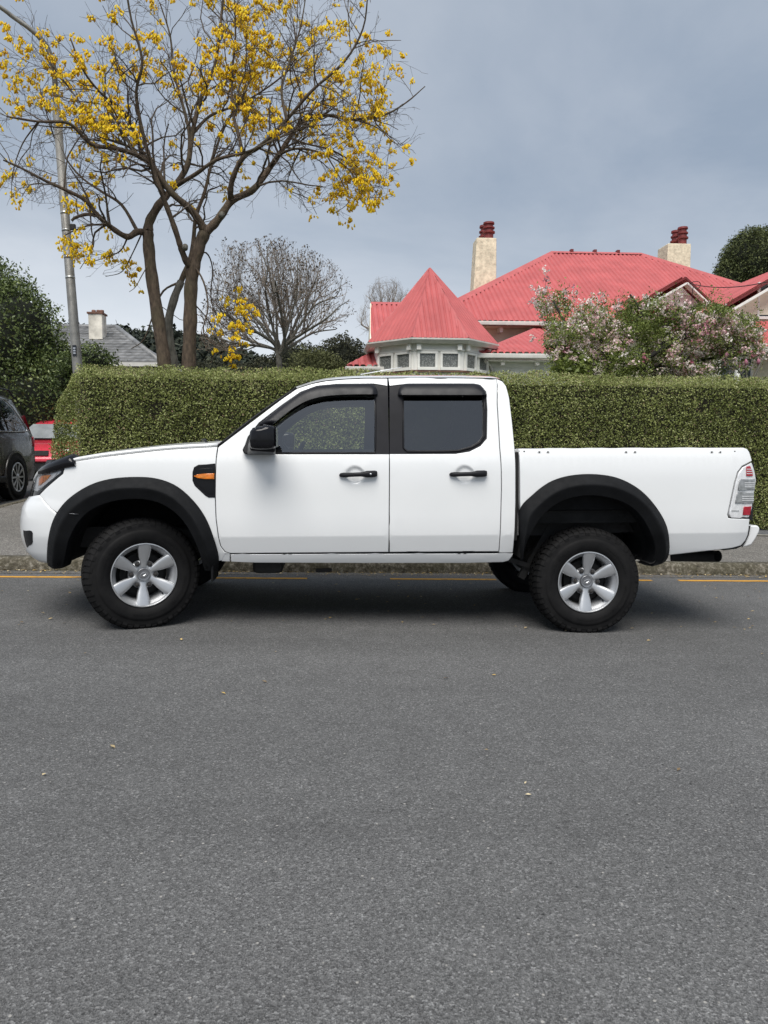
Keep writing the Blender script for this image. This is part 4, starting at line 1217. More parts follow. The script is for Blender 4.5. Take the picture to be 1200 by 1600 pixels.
# ---------------------------------------------------------------- leafy crowns
def crown_tree(name, label, cat, blobs, n, size, m, trunk_px, Y, corem=None, nb=.35, width=.5, rough=.14, parent_extra=None, trunk_r=.09, inner=.72, pw=.5, lobes=1.0):
    """blobs: (px, py, dY, rx, ry, rz)"""
    b0 = at(trunk_px, 640, Y); b0[2] = -0.05
    T = thing(name, tuple(float(v) for v in b0), label, cat)
    tot = sum(b[3] * b[5] for b in blobs); parts = []
    tr = []
    for (px, py, dy, rx, ry, rz) in blobs:
        c = at(px, py, Y + dy); k = int(n * rx * rz / tot)
        d = unit(RNG.normal(size=(k, 3)))
        q = d * np.array([rx, ry, rz])
        s = 1 + rough * lump(d * 3 + c, 2.4 * lobes, 1.0) + rough * .8 * lump(d * 3 + c, 5.5 * lobes, 2.0) + rough * .5 * lump(d * 3 + c, 12 * lobes, 3.0)
        s *= inner + (1 - inner) * 1.05 * RNG.random(k) ** pw
        P = c + q * s[:, None] + RNG.normal(size=(k, 3)) * size * .5
        tn = np.clip(.45 + .28 * lump(d * 3 + c, 5.5 * lobes, 2.0) + RNG.normal(size=k) * .2 + .1 * d[:, 2], 0, 1)
        parts.append(leafcloud(P, size, d, nb, width, rnd=tn))
        tr.append((c, q))
    leaves('crown', parts, m, T, 'stuff')
    bb = B()
    for c, q in tr:
        bb.tube([b0 + (c - b0) * 0.0 + RNG.normal(size=3) * .02, b0 * .5 + c * .5 + RNG.normal(size=3) * .08, c], [trunk_r, trunk_r * .7, trunk_r * .3], 7)
    bb.build('trunk', M['barkdark'], T, True)
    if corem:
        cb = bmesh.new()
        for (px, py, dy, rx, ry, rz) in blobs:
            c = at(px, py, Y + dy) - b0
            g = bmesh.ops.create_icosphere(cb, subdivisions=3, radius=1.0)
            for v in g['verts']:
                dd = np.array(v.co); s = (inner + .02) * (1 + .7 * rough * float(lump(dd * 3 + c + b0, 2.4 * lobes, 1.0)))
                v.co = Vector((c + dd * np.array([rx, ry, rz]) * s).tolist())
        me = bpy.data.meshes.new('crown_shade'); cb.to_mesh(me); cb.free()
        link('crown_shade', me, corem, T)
    return T
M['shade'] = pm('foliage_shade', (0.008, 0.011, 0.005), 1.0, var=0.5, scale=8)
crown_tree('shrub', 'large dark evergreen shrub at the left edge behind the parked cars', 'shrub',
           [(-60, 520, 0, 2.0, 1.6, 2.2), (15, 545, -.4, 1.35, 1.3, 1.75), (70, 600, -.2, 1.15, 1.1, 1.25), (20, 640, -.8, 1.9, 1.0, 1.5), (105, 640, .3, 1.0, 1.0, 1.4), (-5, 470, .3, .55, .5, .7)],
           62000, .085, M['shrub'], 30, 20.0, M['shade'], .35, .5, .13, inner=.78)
crown_tree('shrub', 'small olive shrub beside the lamp post above the hedge end', 'shrub',
           [(138, 572, 0, .55, .4, .42), (118, 590, .2, .5, .4, .4)], 5200, .06, M['shrub'], 135, 14.5, M['shade'], .3, .5, .2, inner=.6)
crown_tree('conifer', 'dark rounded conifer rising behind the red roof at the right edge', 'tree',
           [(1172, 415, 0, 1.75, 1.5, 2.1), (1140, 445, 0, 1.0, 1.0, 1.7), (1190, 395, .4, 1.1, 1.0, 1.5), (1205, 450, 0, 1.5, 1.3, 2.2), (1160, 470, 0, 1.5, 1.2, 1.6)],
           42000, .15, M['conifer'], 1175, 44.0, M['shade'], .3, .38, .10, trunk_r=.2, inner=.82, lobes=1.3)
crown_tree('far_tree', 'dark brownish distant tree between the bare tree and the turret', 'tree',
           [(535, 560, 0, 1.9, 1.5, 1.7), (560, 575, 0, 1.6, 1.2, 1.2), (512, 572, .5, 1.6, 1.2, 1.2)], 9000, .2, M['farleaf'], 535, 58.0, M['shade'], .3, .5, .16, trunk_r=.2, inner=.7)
crown_tree('far_tree', 'low olive green distant tree below the wide bare tree', 'tree',
           [(490, 575, 0, 1.5, 1.2, 1.2), (515, 580, .5, 1.2, 1, .9)], 6000, .15, M['olive'], 490, 45.0, None, .3, .5, .16, trunk_r=.15, inner=.5)
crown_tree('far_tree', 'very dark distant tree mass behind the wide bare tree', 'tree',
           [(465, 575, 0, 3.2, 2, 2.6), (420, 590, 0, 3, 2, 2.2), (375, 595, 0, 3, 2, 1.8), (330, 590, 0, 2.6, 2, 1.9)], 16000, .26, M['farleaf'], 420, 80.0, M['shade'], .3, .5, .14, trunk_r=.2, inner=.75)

# ---------------------------------------------------------------- pink blossom tree
PY_ = 12.2
PH = [(838, 470), (852, 446), (876, 455), (900, 478), (935, 474), (945, 464), (975, 470), (1010, 462), (1060, 478), (1110, 472), (1150, 482), (1185, 494), (1196, 530), (1190, 575), (1100, 592), (960, 600), (905, 596), (862, 580), (848, 545), (850, 505)]
pb0 = at(945, 640, PY_); pb0[2] = 0.0
PT = thing('blossom_tree', tuple(float(v) for v in pb0), 'spreading fruit tree with pale pink blossom and fresh leaves over the hedge at right', 'tree')
pl = [([(940, 660, 0), (938, 610, 0), (930, 590, 0), (918, 575, -.1), (908, 560, -.2), (895, 530, -.3), (875, 490, -.3), (862, 465, -.2)], .075, .012),
      ([(938, 605, 0), (955, 570, .1), (975, 535, .1), (985, 510, 0), (1003, 492, -.1), (995, 475, -.1), (984, 460, -.1)], .06, .014),
      ([(938, 605, 0), (985, 575, -.2), (1035, 545, -.4), (1080, 520, -.4), (1120, 500, -.3), (1165, 495, -.2)], .055, .01),
      ([(955, 570, .1), (940, 535, .3), (920, 505, .5), (905, 485, .5)], .04, .01),
      ([(985, 575, -.2), (1050, 572, .2), (1110, 560, .4), (1170, 555, .5)], .04, .01),
      ([(1035, 545, -.4), (1045, 515, -.1), (1060, 490, .1), (1085, 478, .2)], .03, .008),
      ([(908, 560, -.2), (880, 552, -.4), (858, 540, -.5)], .03, .008),
      ([(985, 510, 0), (1010, 500, .2), (1035, 485, .3)], .03, .008)]
par, ms = [], []
for pts, r0, r1 in pl:
    P3 = [at(x, y, PY_ + d) for x, y, d in pts]; k = len(P3)
    P, r, vf = limb(P3, [r0 + (r1 - r0) * j / (k - 1) for j in range(k)], 8); par.append((P, r)); ms.append(vf)
fast('trunk', *ms[0], M['barkdark'], PT, True)
v_, f_ = join(ms[1:]); fast('limbs', v_, f_, M['barkdark'], PT, True, 'stuff')
q1 = sprout(par, 9.0, (.3, .8), (30, 75), .14, 4, .5, PH, .12, .05, at(1000, 600, PY_), .2, .014)
q2 = sprout(q1, 8.0, (.14, .46), (25, 70), .12, 4, .6, None, .15, .05, None, .2, .006)
v_, f_ = join([tubes_of(q1, 4), tubes_of(q2, 3)]); fast('twigs', v_, f_, M['barkdark'], PT, False, 'stuff')
cand = np.concatenate([c[0][1:] for c in q2] + [c[0][2:] for c in q1])
pp = proj(cand)
hp = np.stack([RNG.uniform(838, 1196, 9000), RNG.uniform(446, 598, 9000)], 1); hp = hp[inside(hp, PH)][:230]
hp3 = np.array([at(a, b, PY_ + RNG.uniform(-.7, .9)) for a, b in hp])
cand = np.concatenate([cand] + [hp3 + RNG.normal(size=hp3.shape) * .09 for _ in range(5)]); pp = proj(cand)
C = cand[RNG.integers(0, len(cand), 52000)] + RNG.normal(size=(52000, 3)) * .05
C = C[inside(proj(C), PH) | ((RNG.random(len(C)) < .25) & (proj(C)[:, 0] > 836) & (proj(C)[:, 1] < 603))]
tn = np.clip(.45 + .25 * lump(C, 6, 1) + RNG.normal(size=len(C)) * .2, 0, 1)
leaves('leaves', [leafcloud(C, .044, np.tile([0, -.5, .85], (len(C), 1)), .3, .48, rnd=tn)], M['apple'], PT, 'stuff')
# blossom in bunches along the twigs, thickest on the left
wt = np.full(len(cand), .10); wt[(pp[:, 0] < 945)] = 1.0; wt[(pp[:, 0] < 945) & (pp[:, 1] > 480) & (pp[:, 1] < 560)] = 1.5
wt[(pp[:, 0] > 1090) & (pp[:, 0] < 1150) & (pp[:, 1] > 495) & (pp[:, 1] < 530)] = .9
wt[(pp[:, 0] > 1060) & (pp[:, 1] > 555)] = .5
wt *= np.clip(.4 + 1.6 * lump(cand, 4.5, 3.3), .02, 2)
wt *= np.where(inside(pp, PH), 1, .12)
sel = RNG.choice(len(cand), size=min(1050, len(cand)), replace=False, p=wt / wt.sum())
C, Q = [], []
for i in sel:
    k = int(RNG.integers(8, 19)); C.append(cand[i] + RNG.normal(size=(k, 3)) * .032 + np.array([0, -.03, .01]))
    Q.append(np.clip(RNG.normal(.62, .25) + RNG.normal(size=k) * .15, 0, 1))
C = np.concatenate(C); Q = np.concatenate(Q)
pet = []
for j in range(2):
    pet.append(leafcloud(C + RNG.normal(size=C.shape) * .008, .036, np.tile([0, -.7, .6], (len(C), 1)), .35, .8, rnd=Q))
leaves('pink_blossom', pet, M['pink'], PT, 'stuff')
# fresh green suckers low at the left of that tree
crown_tree('shrub', 'bright green leafy shrub just above the hedge left of the blossom tree', 'shrub',
           [(888, 578, 0, .30, .22, .20), (905, 568, .1, .2, .2, .2)], 900, .075, M['apple'], 890, 11.5, None, .35, .55, .2, trunk_r=.02, inner=.2)
# magnolia in bud at the right edge
mb = at(1172, 640, 11.6); mb[2] = 0
MG = thing('magnolia', tuple(float(v) for v in mb), 'bare magnolia with large pink buds at the right edge above the hedge', 'shrub')
mp_ = [[(1172, 640), (1168, 600), (1155, 580), (1142, 566), (1135, 560)], [(1170, 605), (1180, 585), (1190, 565), (1205, 540)], [(1168, 600), (1166, 582), (1164, 572)], [(1180, 585), (1184, 575), (1185, 568)], [(1172, 620), (1195, 600), (1225, 570)], [(1170, 610), (1150, 595), (1128, 588)]]
ms = [limb([at(x, y, 11.6 + .05 * i) for x, y in p], list(np.linspace(.018, .006, len(p))), 6)[2] for i, p in enumerate(mp_)]
v_, f_ = join(ms); fast('branches', v_, f_, M['barkgrey'], MG, True, 'stuff')
for (px, py, i) in ((1165.5, 568, 2), (1185, 567, 3), (1206, 538, 1), (1226, 568, 4), (1135, 556, 0)):
    c = at(px, py, 11.6 + .05 * i)
    b = bmesh.new(); g = bmesh.ops.create_icosphere(b, subdivisions=2, radius=1.0)
    for v in g['verts']:
        t = (v.co.z + 1) / 2; r_ = .030 * math.sin(math.pi * min(1, .12 + .8 * t)) ** .8
        v.co = Vector((v.co.x * r_, v.co.y * r_, v.co.z * .058 + .02))
    me = bpy.data.meshes.new('flower_bud'); b.to_mesh(me); b.free()
    a = me.attributes.new('rnd', 'FLOAT', 'POINT'); a.data.foreach_set('value', RNG.uniform(.2, .9, len(me.vertices)).astype(np.float32))
    me.polygons.foreach_set('use_smooth', [True] * len(me.polygons))
    o = link('flower_bud', me, M['magnolia'], MG); o.location = Vector((c - mb).tolist()); o.rotation_euler = (RNG.normal() * .2, RNG.normal() * .3, 0)

# fallen petals and leaves in the channel and on the road
N = 1700
x = RNG.uniform(-5, 9, N); y = np.where(RNG.random(N) < .85, KERB_Y + .055 * x - .005 - RNG.random(N) ** 2 * .2, RNG.uniform(5.0, 6.9, N))
C = np.stack([x, y, np.array([gz(v) for v in x]) + .011], 1)
xr = RNG.uniform(-2.2, 3.0, 26); yr = RNG.uniform(2.4, 6.2, 26)
C = np.concatenate([C, np.stack([xr, yr, np.array([gz(v) for v in xr]) + .008], 1)])
M['litter'] = leafmat('fallen_petal', [(0.0, (0.16, 0.11, 0.06)), (0.5, (0.38, 0.30, 0.17)), (0.8, (0.52, 0.34, 0.08)), (1.0, (0.62, 0.55, 0.40))], .8, 0)
o = leaves('fallen_petals', [leafcloud(C, .028, np.tile([0, 0, 1.0], (len(C), 1)), .8, .5)], M['litter'], None, 'stuff')
o['label'] = 'yellow and brown fallen petals lying along the gutter'; o['category'] = 'petals'

# ================================================================== the white pickup truck
Y0, HALF = 4.93, 0.90
YC = Y0 + HALF
_zt = np.arange(0.30, 1.95, 0.001)
_cp = [(.30, .17), (.40, .115), (.47, .066), (.535, .038), (.632, .009), (.648, .005), (.75, .0), (.95, .002), (1.10, .006), (1.15, .013), (1.185, .0225), (1.26, .0445),
       (1.45, .101), (1.62, .153), (1.675, .176), (1.71, .208), (1.735, .255), (1.76, .36), (1.95, .60)]
_pt = np.interp(_zt, [c[0] for c in _cp], [c[1] for c in _cp])
_k = np.hanning(33); _k /= _k.sum()
_ps = np.convolve(np.pad(_pt, 16, 'edge'), _k, 'valid')
def prof(z): return float(np.interp(z, _zt, _ps))
_fr = [(76, 884), (63, 878), (49, 872.5), (37, 861), (31, 841), (29.5, 821), (30, 808), (33, 792), (38.4, 783), (45, 776.6), (48, 766), (53, 749), (59, 733), (64, 722), (70, 712)]
_fp = sorted([(float(at(a, b, Y0 + .40)[2]), float(at(a, b, Y0 + .40)[0]) - .055) for a, b in _fr])
def xt(z): return float(np.interp(z, [p[0] for p in _fp], [p[1] for p in _fp]))
XS, SN = -1.50, 2.7
DENTS = []
def yb(x, z):
    p = prof(z)
    y = Y0 + p
    if x < XS:
        u = min((XS - x) / (XS - xt(z)), .99995)
        y += (HALF - p) * (1 - (1 - u ** SN) ** (1 / SN))
    elif x > 2.72:
        y += .07 * ((x - 2.72) / .3) ** 2
    for (cx, cz, rx, rz, dp) in DENTS:
        d = ((x - cx) / rx) ** 2 + ((z - cz) / rz) ** 2
        if d < 1: y += dp * min(1.0, (1 - d) * 2.2) ** 0.7
    return y
def S(px, py, off=0.0):
    """where the line of sight through a pixel meets the truck's flank: (x, z)"""
    d = ray(px, py)
    best = None; prev = None
    Y = Y0 - .12
    while Y < Y0 + .9:
        p = CP + d * (Y / d[1])
        g = Y - (yb(p[0], p[2]) + off)
        if g >= 0:
            lo, hi = (prev if prev is not None else Y - .01), Y
            for _ in range(22):
                m_ = (lo + hi) / 2; p = CP + d * (m_ / d[1])
                if m_ - (yb(p[0], p[2]) + off) >= 0: hi = m_
                else: lo = m_
            return (float(p[0]), float(p[2]))
        prev = Y; Y += .01
    p = CP + d * ((Y0 + .4) / d[1])
    return (max(float(p[0]), xt(p[2]) + .004), float(p[2]))
def S3(px, py, off=0.0):
    x, z = S(px, py, off); return np.array([x, yb(x, z) + off, z])
TX = 0.28
TRUCK = thing('pickup_truck', (TX, YC, gz(TX)), 'white four door pickup truck with black wheel arch flares parked side on', 'pickup truck')
def mirror_mesh(src_V): 
    V = np.array(src_V, float); V[:, 1] = 2 * YC - V[:, 1]; return V
def both(name, V, F, m, parents, smooth=True, sharp=None, wn=False):
    """near-side part and its mirror image on the far side"""
    near = mesh(name, V, F, m, parents[0], smooth, None, wn, sharp)
    far = mesh(name, mirror_mesh(V), [tuple(reversed(f)) for f in F], m, parents[1], smooth, None, wn, sharp)
    return near, far
def panel(name, loops, m, parents=None, off=0.0, gap=.0026, r=.004, lip=.022, step=.055, fine=(), xz=False, far=True):
    """sheet-metal panel lying on the flank: outline(s) in photo pixels (or x,z), rolled edges all round"""
    L2 = [[(p[0], p[1]) if xz else S(p[0], p[1], off) for p in lp] for lp in loops]
    # outline split into short edges, regular points inside, constrained Delaunay between them
    pts, edges = [], []
    for lp in L2:
        base = len(pts)
        for (ax_, az_), (bx_, bz_) in zip(lp, lp[1:] + lp[:1]):
            d_ = math.hypot(bx_ - ax_, bz_ - az_)
            if d_ < 1e-6: continue
            k_ = max(1, int(math.ceil(d_ / step)))
            for i in range(k_): pts.append((ax_ + (bx_ - ax_) * i / k_, az_ + (bz_ - az_) * i / k_))
        n_ = len(pts) - base
        edges += [(base + i, base + (i + 1) % n_) for i in range(n_)]
    bp = np.array(pts); E0 = np.array([bp[e[0]] for e in edges]); E1 = np.array([bp[e[1]] for e in edges])
    x0, x1, z0, z1 = bp[:, 0].min(), bp[:, 0].max(), bp[:, 1].min(), bp[:, 1].max()
    def grid(xa, xb, za, zb, st):
        g = np.stack(np.meshgrid(np.arange(xa, xb, st), np.arange(za, zb, st), indexing='ij'), -1).reshape(-1, 2); return g
    G_ = [(grid(x0, x1, z0, z1, step), step)]
    rows_z = [.632, .640, .648] + ([1.16, 1.19, 1.21, 1.225, 1.24, 1.26] if z1 > 1.15 else []) + ([1.66, 1.675, 1.69, 1.70, 1.71, 1.72] if z1 > 1.66 else [])
    for zr in rows_z:
        if z0 < zr < z1:
            g = np.arange(x0, x1, .02); G_.append((np.stack([g, np.full(len(g), zr)], 1), .012))
    if x0 < -1.75: G_.append((grid(x0, -1.75, z0, z1, .018), .018))
    for (fx0, fx1, fz0, fz1, st) in fine: G_.append((grid(fx0, fx1, fz0, fz1, st), st))
    done = np.zeros((0, 2))
    for g, st in reversed(G_):
        if not len(g): continue
        t_ = np.clip(((g[:, None] - E0) * (E1 - E0)).sum(-1) / (((E1 - E0) ** 2).sum(-1) + 1e-12), 0, 1)
        dist = np.linalg.norm(g[:, None] - (E0 + t_[..., None] * (E1 - E0)), axis=-1).min(1)
        g = g[dist > max(.45 * st, .012 if r == 0 else .018)]
        if len(done) and len(g): g = g[np.linalg.norm(g[:, None] - done, axis=-1).min(1) > .5 * st]
        done = np.concatenate([done, g])
    allp = [Vector((float(u), float(v))) for u, v in pts] + [Vector((float(u), float(v))) for u, v in done]
    cv, ce, cf, _, _, _ = delaunay_2d_cdt(allp, edges, [], 0, 1e-6)
    cen = np.array([np.mean([(cv[i].x, cv[i].y) for i in f], axis=0) for f in cf])
    ins = np.zeros(len(cf), bool)
    for lp in L2: ins ^= inside(cen, lp)
    cf = [f for f, k_ in zip(cf, ins) if k_]
    bm = bmesh.new()
    bv = [bm.verts.new((v.x, 0, v.y)) for v in cv]
    for f in cf:
        try: bm.faces.new([bv[i] for i in f])
        except ValueError: pass
    bmesh.ops.delete(bm, geom=[v for v in bm.verts if not v.link_faces], context='VERTS')
    for f in bm.faces:
        f.normal_update()
        if f.normal.y > 0: f.normal_flip()
    if r > 0:
        nv = {}
        for e in bm.edges:
            if len(e.link_faces) != 1: continue
            f = e.link_faces[0]; a, b = e.verts
            d = b.co - a.co; nn = Vector((d.z, 0, -d.x))
            if nn.length < 1e-9: continue
            nn.normalize()
            if nn.dot(f.calc_center_median() - a.co) > 0: nn = -nn
            for v in (a, b): nv.setdefault(v, []).append(nn)
        nrm = {}
        for v, l_ in nv.items():
            s_ = sum(l_, Vector((0, 0, 0)))
            s_ = s_ / max(.35 * len(l_), s_.length ** 2 / len(l_)) if s_.length > 1e-6 else l_[0]
            if s_.length > 1.35: s_ = s_.normalized() * 1.35
            nrm[v] = s_
        be = [(e.verts[0], e.verts[1], e.link_faces[0]) for e in bm.edges if len(e.link_faces) == 1]
        for v, s_ in nrm.items(): v.co -= s_ * (gap + r)
        rings = []
        depth = {v: 0.0 for v in bm.verts}
        for o_, dp in ((r * .38, r * .08), (r * .80, r * .42), (r, r), (r, lip)):
            ring = {}
            for v, s_ in nrm.items():
                w = bm.verts.new(v.co + s_ * o_); depth[w] = dp; ring[v] = w
            rings.append(ring)
        for a, b, f in be:
            vs = list(f.verts); i = vs.index(a)
            fwd = vs[(i + 1) % len(vs)] == b
            prev_a, prev_b = a, b
            for ring in rings:
                q = (prev_b, prev_a, ring[a], ring[b]) if fwd else (prev_a, prev_b, ring[b], ring[a])
                try: bm.faces.new(q)
                except ValueError: pass
                prev_a, prev_b = ring[a], ring[b]
    else:
        depth = {v: 0.0 for v in bm.verts}
    bm.verts.index_update()
    V = [(v.co.x, yb(v.co.x, v.co.z) + off + depth[v], v.co.z) for v in bm.verts]
    F = [tuple(v.index for v in f.verts) for f in bm.faces]
    bm.free()
    pr = parents or (TRUCK, TRUCK)
    if not far: return mesh(name, V, F, m, pr[0], True, None, r > 0), None
    oo = both(name, V, F, m, pr, True, None, r > 0)
    if r == 0:
        # smooth sheet: normals straight from the flank's own slope
        h = .004; nn = []
        for x, y, z in V:
            gx1 = (yb(x + h, z) - yb(x - h, z)) / (2 * h); gz1 = (yb(x, z + h) - yb(x, z - h)) / (2 * h)
            k_ = math.sqrt(1 + gx1 * gx1 + gz1 * gz1); nn.append((gx1 / k_, -1 / k_, gz1 / k_))
        if len(oo[0].data.vertices) == len(nn):
            oo[0].data.normals_split_custom_set_from_vertices(nn)
            oo[1].data.normals_split_custom_set_from_vertices([(a, -b, c) for a, b, c in nn])
    return oo

# --- outlines traced on the flank (photo pixels)
DOOR_F = [(340.5, 699), (338, 715), (336.5, 745), (336.2, 775), (337.5, 810), (341, 838), (344.5, 853), (351, 862), (360, 865)]
REAR_GAP = [(775.8, 592), (777, 630), (778.5, 655), (781, 700), (783.5, 737), (783.7, 765), (783, 793), (781.3, 840), (779.8, 862)]
FLARE_F_OUT = [(83, 886), (76, 880), (75, 860), (76.7, 840), (82, 817), (92, 797), (110, 777), (140, 758), (173, 748), (213, 745), (247, 748), (277, 760), (303, 783), (322, 810), (335, 843), (342, 870), (341, 889)]
FLARE_F_IN = [(101, 886), (103, 878), (105, 867), (110, 843), (123, 817), (143, 797), (173, 783.5), (213, 778.5), (247, 783.5), (273, 798), (293, 820), (310, 853), (318, 880), (321, 890)]
FLARE_R_OUT = [(812, 873), (812, 835), (812, 796), (832, 773), (857, 754), (885, 744), (920, 740.5), (955, 744), (983, 754.5), (1007.5, 772), (1028.5, 797.5), (1041, 822), (1045, 846.5), (1044, 867), (1036, 879), (1021, 883)]
FLARE_R_IN = [(815, 874), (818, 856), (825, 838), (840, 811), (861, 790.5), (886, 778), (920, 773), (955, 778), (983, 790.5), (1003, 811.5), (1017, 839.5), (1021, 860), (1014, 878), (1005, 882)]
HOODLINE = [(102, 724), (116, 721), (155, 714.5), (200, 709), (240, 704.5), (267, 702), (300, 700), (340, 698)]
fo = [tuple(p) for p in cr(FLARE_F_OUT, 4)]; ro = [tuple(p) for p in cr(FLARE_R_OUT, 4)]
def shrink(pts, c, k): return [(c[0] + (p[0] - c[0]) * k, c[1] + (p[1] - c[1]) * k) for p in pts]
HEAD = [(100.5, 726), (98, 740), (84, 751.5), (71, 763), (60.5, 772), (50, 775.5), (45, 776.6), (48, 766), (53, 749), (59, 734), (66, 728), (82, 726)]

fen_arch = [p for p in shrink(fo, (215, 880), .955) if p[0] > 99]
fen = HOODLINE + DOOR_F[1:] + [(352, 866), (347, 876.5), (336, 877)] + list(reversed([p for p in fen_arch if p[1] < 872])) + [(97, 801), (89, 801.5), (80.4, 796), (72.5, 787), (61.5, 773)] + [(71, 763), (84, 751.5), (98, 740)]
panel('front_fender', [fen], M['paint'])
# --- doors with their upper frames
hcx, hcz = S(555, 742); hrx, hrz = S(726.5, 741)
DENTS += [(hcx, hcz, .064, .056, .013), (hrx, hrz, .064, .056, .013)]
fd = DOOR_F + [(607.5, 863), (608.2, 800), (608.5, 709.3), (387, 709.3), (381, 703), (388, 683), (405, 661), (440, 634), (470, 613), (495, 603.6), (525, 600.6), (583, 600), (606, 603.5), (605.6, 591), (570, 591), (540, 592.3), (510, 595), (487, 599.5), (464, 607), (440, 623.5), (342.5, 697)]
fine_f = [(hcx - .075, hcx + .075, hcz - .07, hcz + .07, .010)]
fine_r = [(hrx - .075, hrx + .075, hrz - .07, hrz + .07, .010)]
DF = panel('front_door', [fd], M['paint'], fine=fine_f, lip=.014)
rd = [(608.5, 709), (636, 709), (712, 708.7), (734, 705), (751, 696.3), (760.3, 685), (761, 640), (759, 612), (750, 602), (740, 600), (640, 600), (608, 603.5), (606.4, 591), (640, 590.4), (700, 590.4), (743, 591)] + REAR_GAP + [(608.2, 863), (608.3, 800)]
DR = panel('rear_door', [rd], M['paint'], fine=fine_r, lip=.014)
cc = list(REAR_GAP) + [(779, 864), (801.7, 864), (804, 840), (806, 782), (806, 735), (804.5, 700), (800.5, 658), (796, 621), (791, 603), (785, 595.5)]
panel('cab_corner', [cc], M['paint'], lip=.05)
# --- sill, bed side
panel('sill', [[(360, 866), (802, 864.6), (801, 868), (795, 876), (786, 878.5), (724, 880), (560, 880), (400, 879.5), (361, 878)]], M['paint'], r=.003, lip=.05, step=.02, gap=.0015)
panel('sill_end', [[(345, 866), (359.4, 866), (359.6, 878), (346, 877.5)]], M['paint'], r=.003, lip=.05, off=.002, step=.02)
bed_arch = [p for p in shrink(ro, (920, 880), .955) if p[0] > 812]
tail_out = [(1176, 720.5), (1160, 729), (1153, 738), (1148, 755), (1137.5, 804), (1139, 809), (1172, 810.5)]
bed = [(810, 700.5), (1000, 699.5), (1162, 699), (1168, 701), (1171.5, 706)] + tail_out + [(1169, 836), (1165, 845), (1158, 853), (1144, 857), (1090, 863), (1046, 868), (1036, 868)] + list(reversed([p for p in bed_arch if p[1] < 868])) + [(817, 800), (812.5, 795)]
BEDP = panel('bed_side', [bed], M['paint'], r=.007, lip=.07)
# --- dark backing behind the shut lines
panel('inner_shell', [[(332, 703), (803, 702), (799, 868), (348, 868)]], M['dark'], off=.032, r=0)
panel('inner_shell', [[(764, 594), (788, 604), (803, 713), (764, 711)]], M['dark'], off=.03, r=0)
panel('inner_shell', [[(48, 772), (60, 732), (120, 727), (330, 706), (338, 770), (300, 770), (250, 735), (180, 735), (110, 765), (95, 800), (70, 800)]], M['dark'], off=.022, r=0)
panel('inner_shell', [[(1128, 800), (1150, 728), (1178, 722), (1176, 813), (1130, 815)]], M['dark'], off=.03, r=0)
# --- window surrounds, glass, visors
bzf = [(608.4, 710), (388, 710), (381.5, 703), (389, 683), (405, 661), (440, 633), (470, 612), (495, 602.6), (525, 599.6), (583, 599), (606, 602.8), (607, 650)]
glf = [(424, 707), (585.5, 707), (586, 650), (585, 613), (530, 613), (505, 616), (480, 623), (455, 637), (428, 660), (415, 678), (414, 690)]
panel('window_surround', [bzf, list(reversed(glf))], M['pillar'], DF, off=.006, r=.002, lip=.02, gap=0)
panel('window_glass', [glf], M['glass'], DF, off=.024, r=0)
bzr = [(608.8, 710), (637, 710), (712, 709.5), (735, 706), (752, 697), (761.5, 685), (762, 640), (760, 610), (751, 600), (740, 599), (630, 599), (608.4, 602.8), (608.6, 650)]
glr = [(631, 618), (754, 618), (755.5, 640), (755, 680), (748, 690), (736, 697), (716, 702.6), (690, 703.5), (637, 703.5), (631.5, 700)]
panel('window_surround', [bzr, list(reversed(glr))], M['pillar'], DR, off=.006, r=.002, lip=.02, gap=0)
panel('window_glass', [glr], M['glass_dark'], DR, off=.024, r=0)
def rubber_trim(loop, w, m, par, off=0.0):
    V, F = [], []
    P = [S3(*p, off) for p in loop]
    V, F = tube_vf(P, [w] * len(P), 6, True)
    both('window_seal', V, F, m, par)
rubber_trim([(425, 707.6), (470, 707.6), (520, 707.6), (586, 707.6), (586.5, 700), (587, 650), (586.5, 616)], .006, M['trim'], DF, .004)
rubber_trim([(629.5, 617), (630, 660), (630.5, 700), (636, 705.5), (690, 705.5), (716, 704.6), (737, 699), (750, 691.5), (757, 681), (757.5, 640), (756.5, 617)], .007, M['trim'], DR, .004)
def visor(top, bot, par, bulge=.034):
    T_, B_ = cr(top, 5), cr(bot, 5)
    k = 60
    def res(c):
        c = np.array(c); s = np.concatenate([[0], np.cumsum(np.linalg.norm(np.diff(c, axis=0), axis=1))]); s /= s[-1]
        return np.stack([np.interp(np.linspace(0, 1, k), s, c[:, i]) for i in range(2)], 1)
    T_, B_ = res(T_), res(B_)
    V, F = [], []
    sect = [(0, .0), (.06, -.35), (.25, -.72), (.6, -.95), (1, -1.0), (1.0, -.90), (.55, -.80), (.1, -.3)]
    for i in range(k):
        e = min(1.0, min(i, k - 1 - i) / 3 + .25)
        for t, o_ in sect:
            px, py = T_[i] * (1 - t) + B_[i] * t
            V.append(S3(px, py, o_ * bulge * e - .002))
        if i:
            n_ = len(sect)
            for j in range(n_ - 1): F.append(((i - 1) * n_ + j, (i - 1) * n_ + j + 1, i * n_ + j + 1, i * n_ + j))
    both('weather_visor', V, F, M['visor'], par, True, 50)
visor([(404, 663), (440, 634), (470, 613), (497, 603), (527, 600.4), (560, 599.6), (578, 599.6), (586, 603), (590, 612)], [(425, 663), (455, 640), (480, 626), (505, 619.3), (532, 616.8), (560, 616), (575, 616), (584, 616), (590.5, 616)], DF)
visor([(621.5, 616), (624, 606), (630, 600.5), (640, 599.3), (690, 599), (738, 599.3), (750, 602), (756, 607), (760.5, 616)], [(622, 617), (630, 617), (640, 617), (660, 617), (690, 617), (720, 617), (745, 617), (753, 617), (761, 617)], DR)
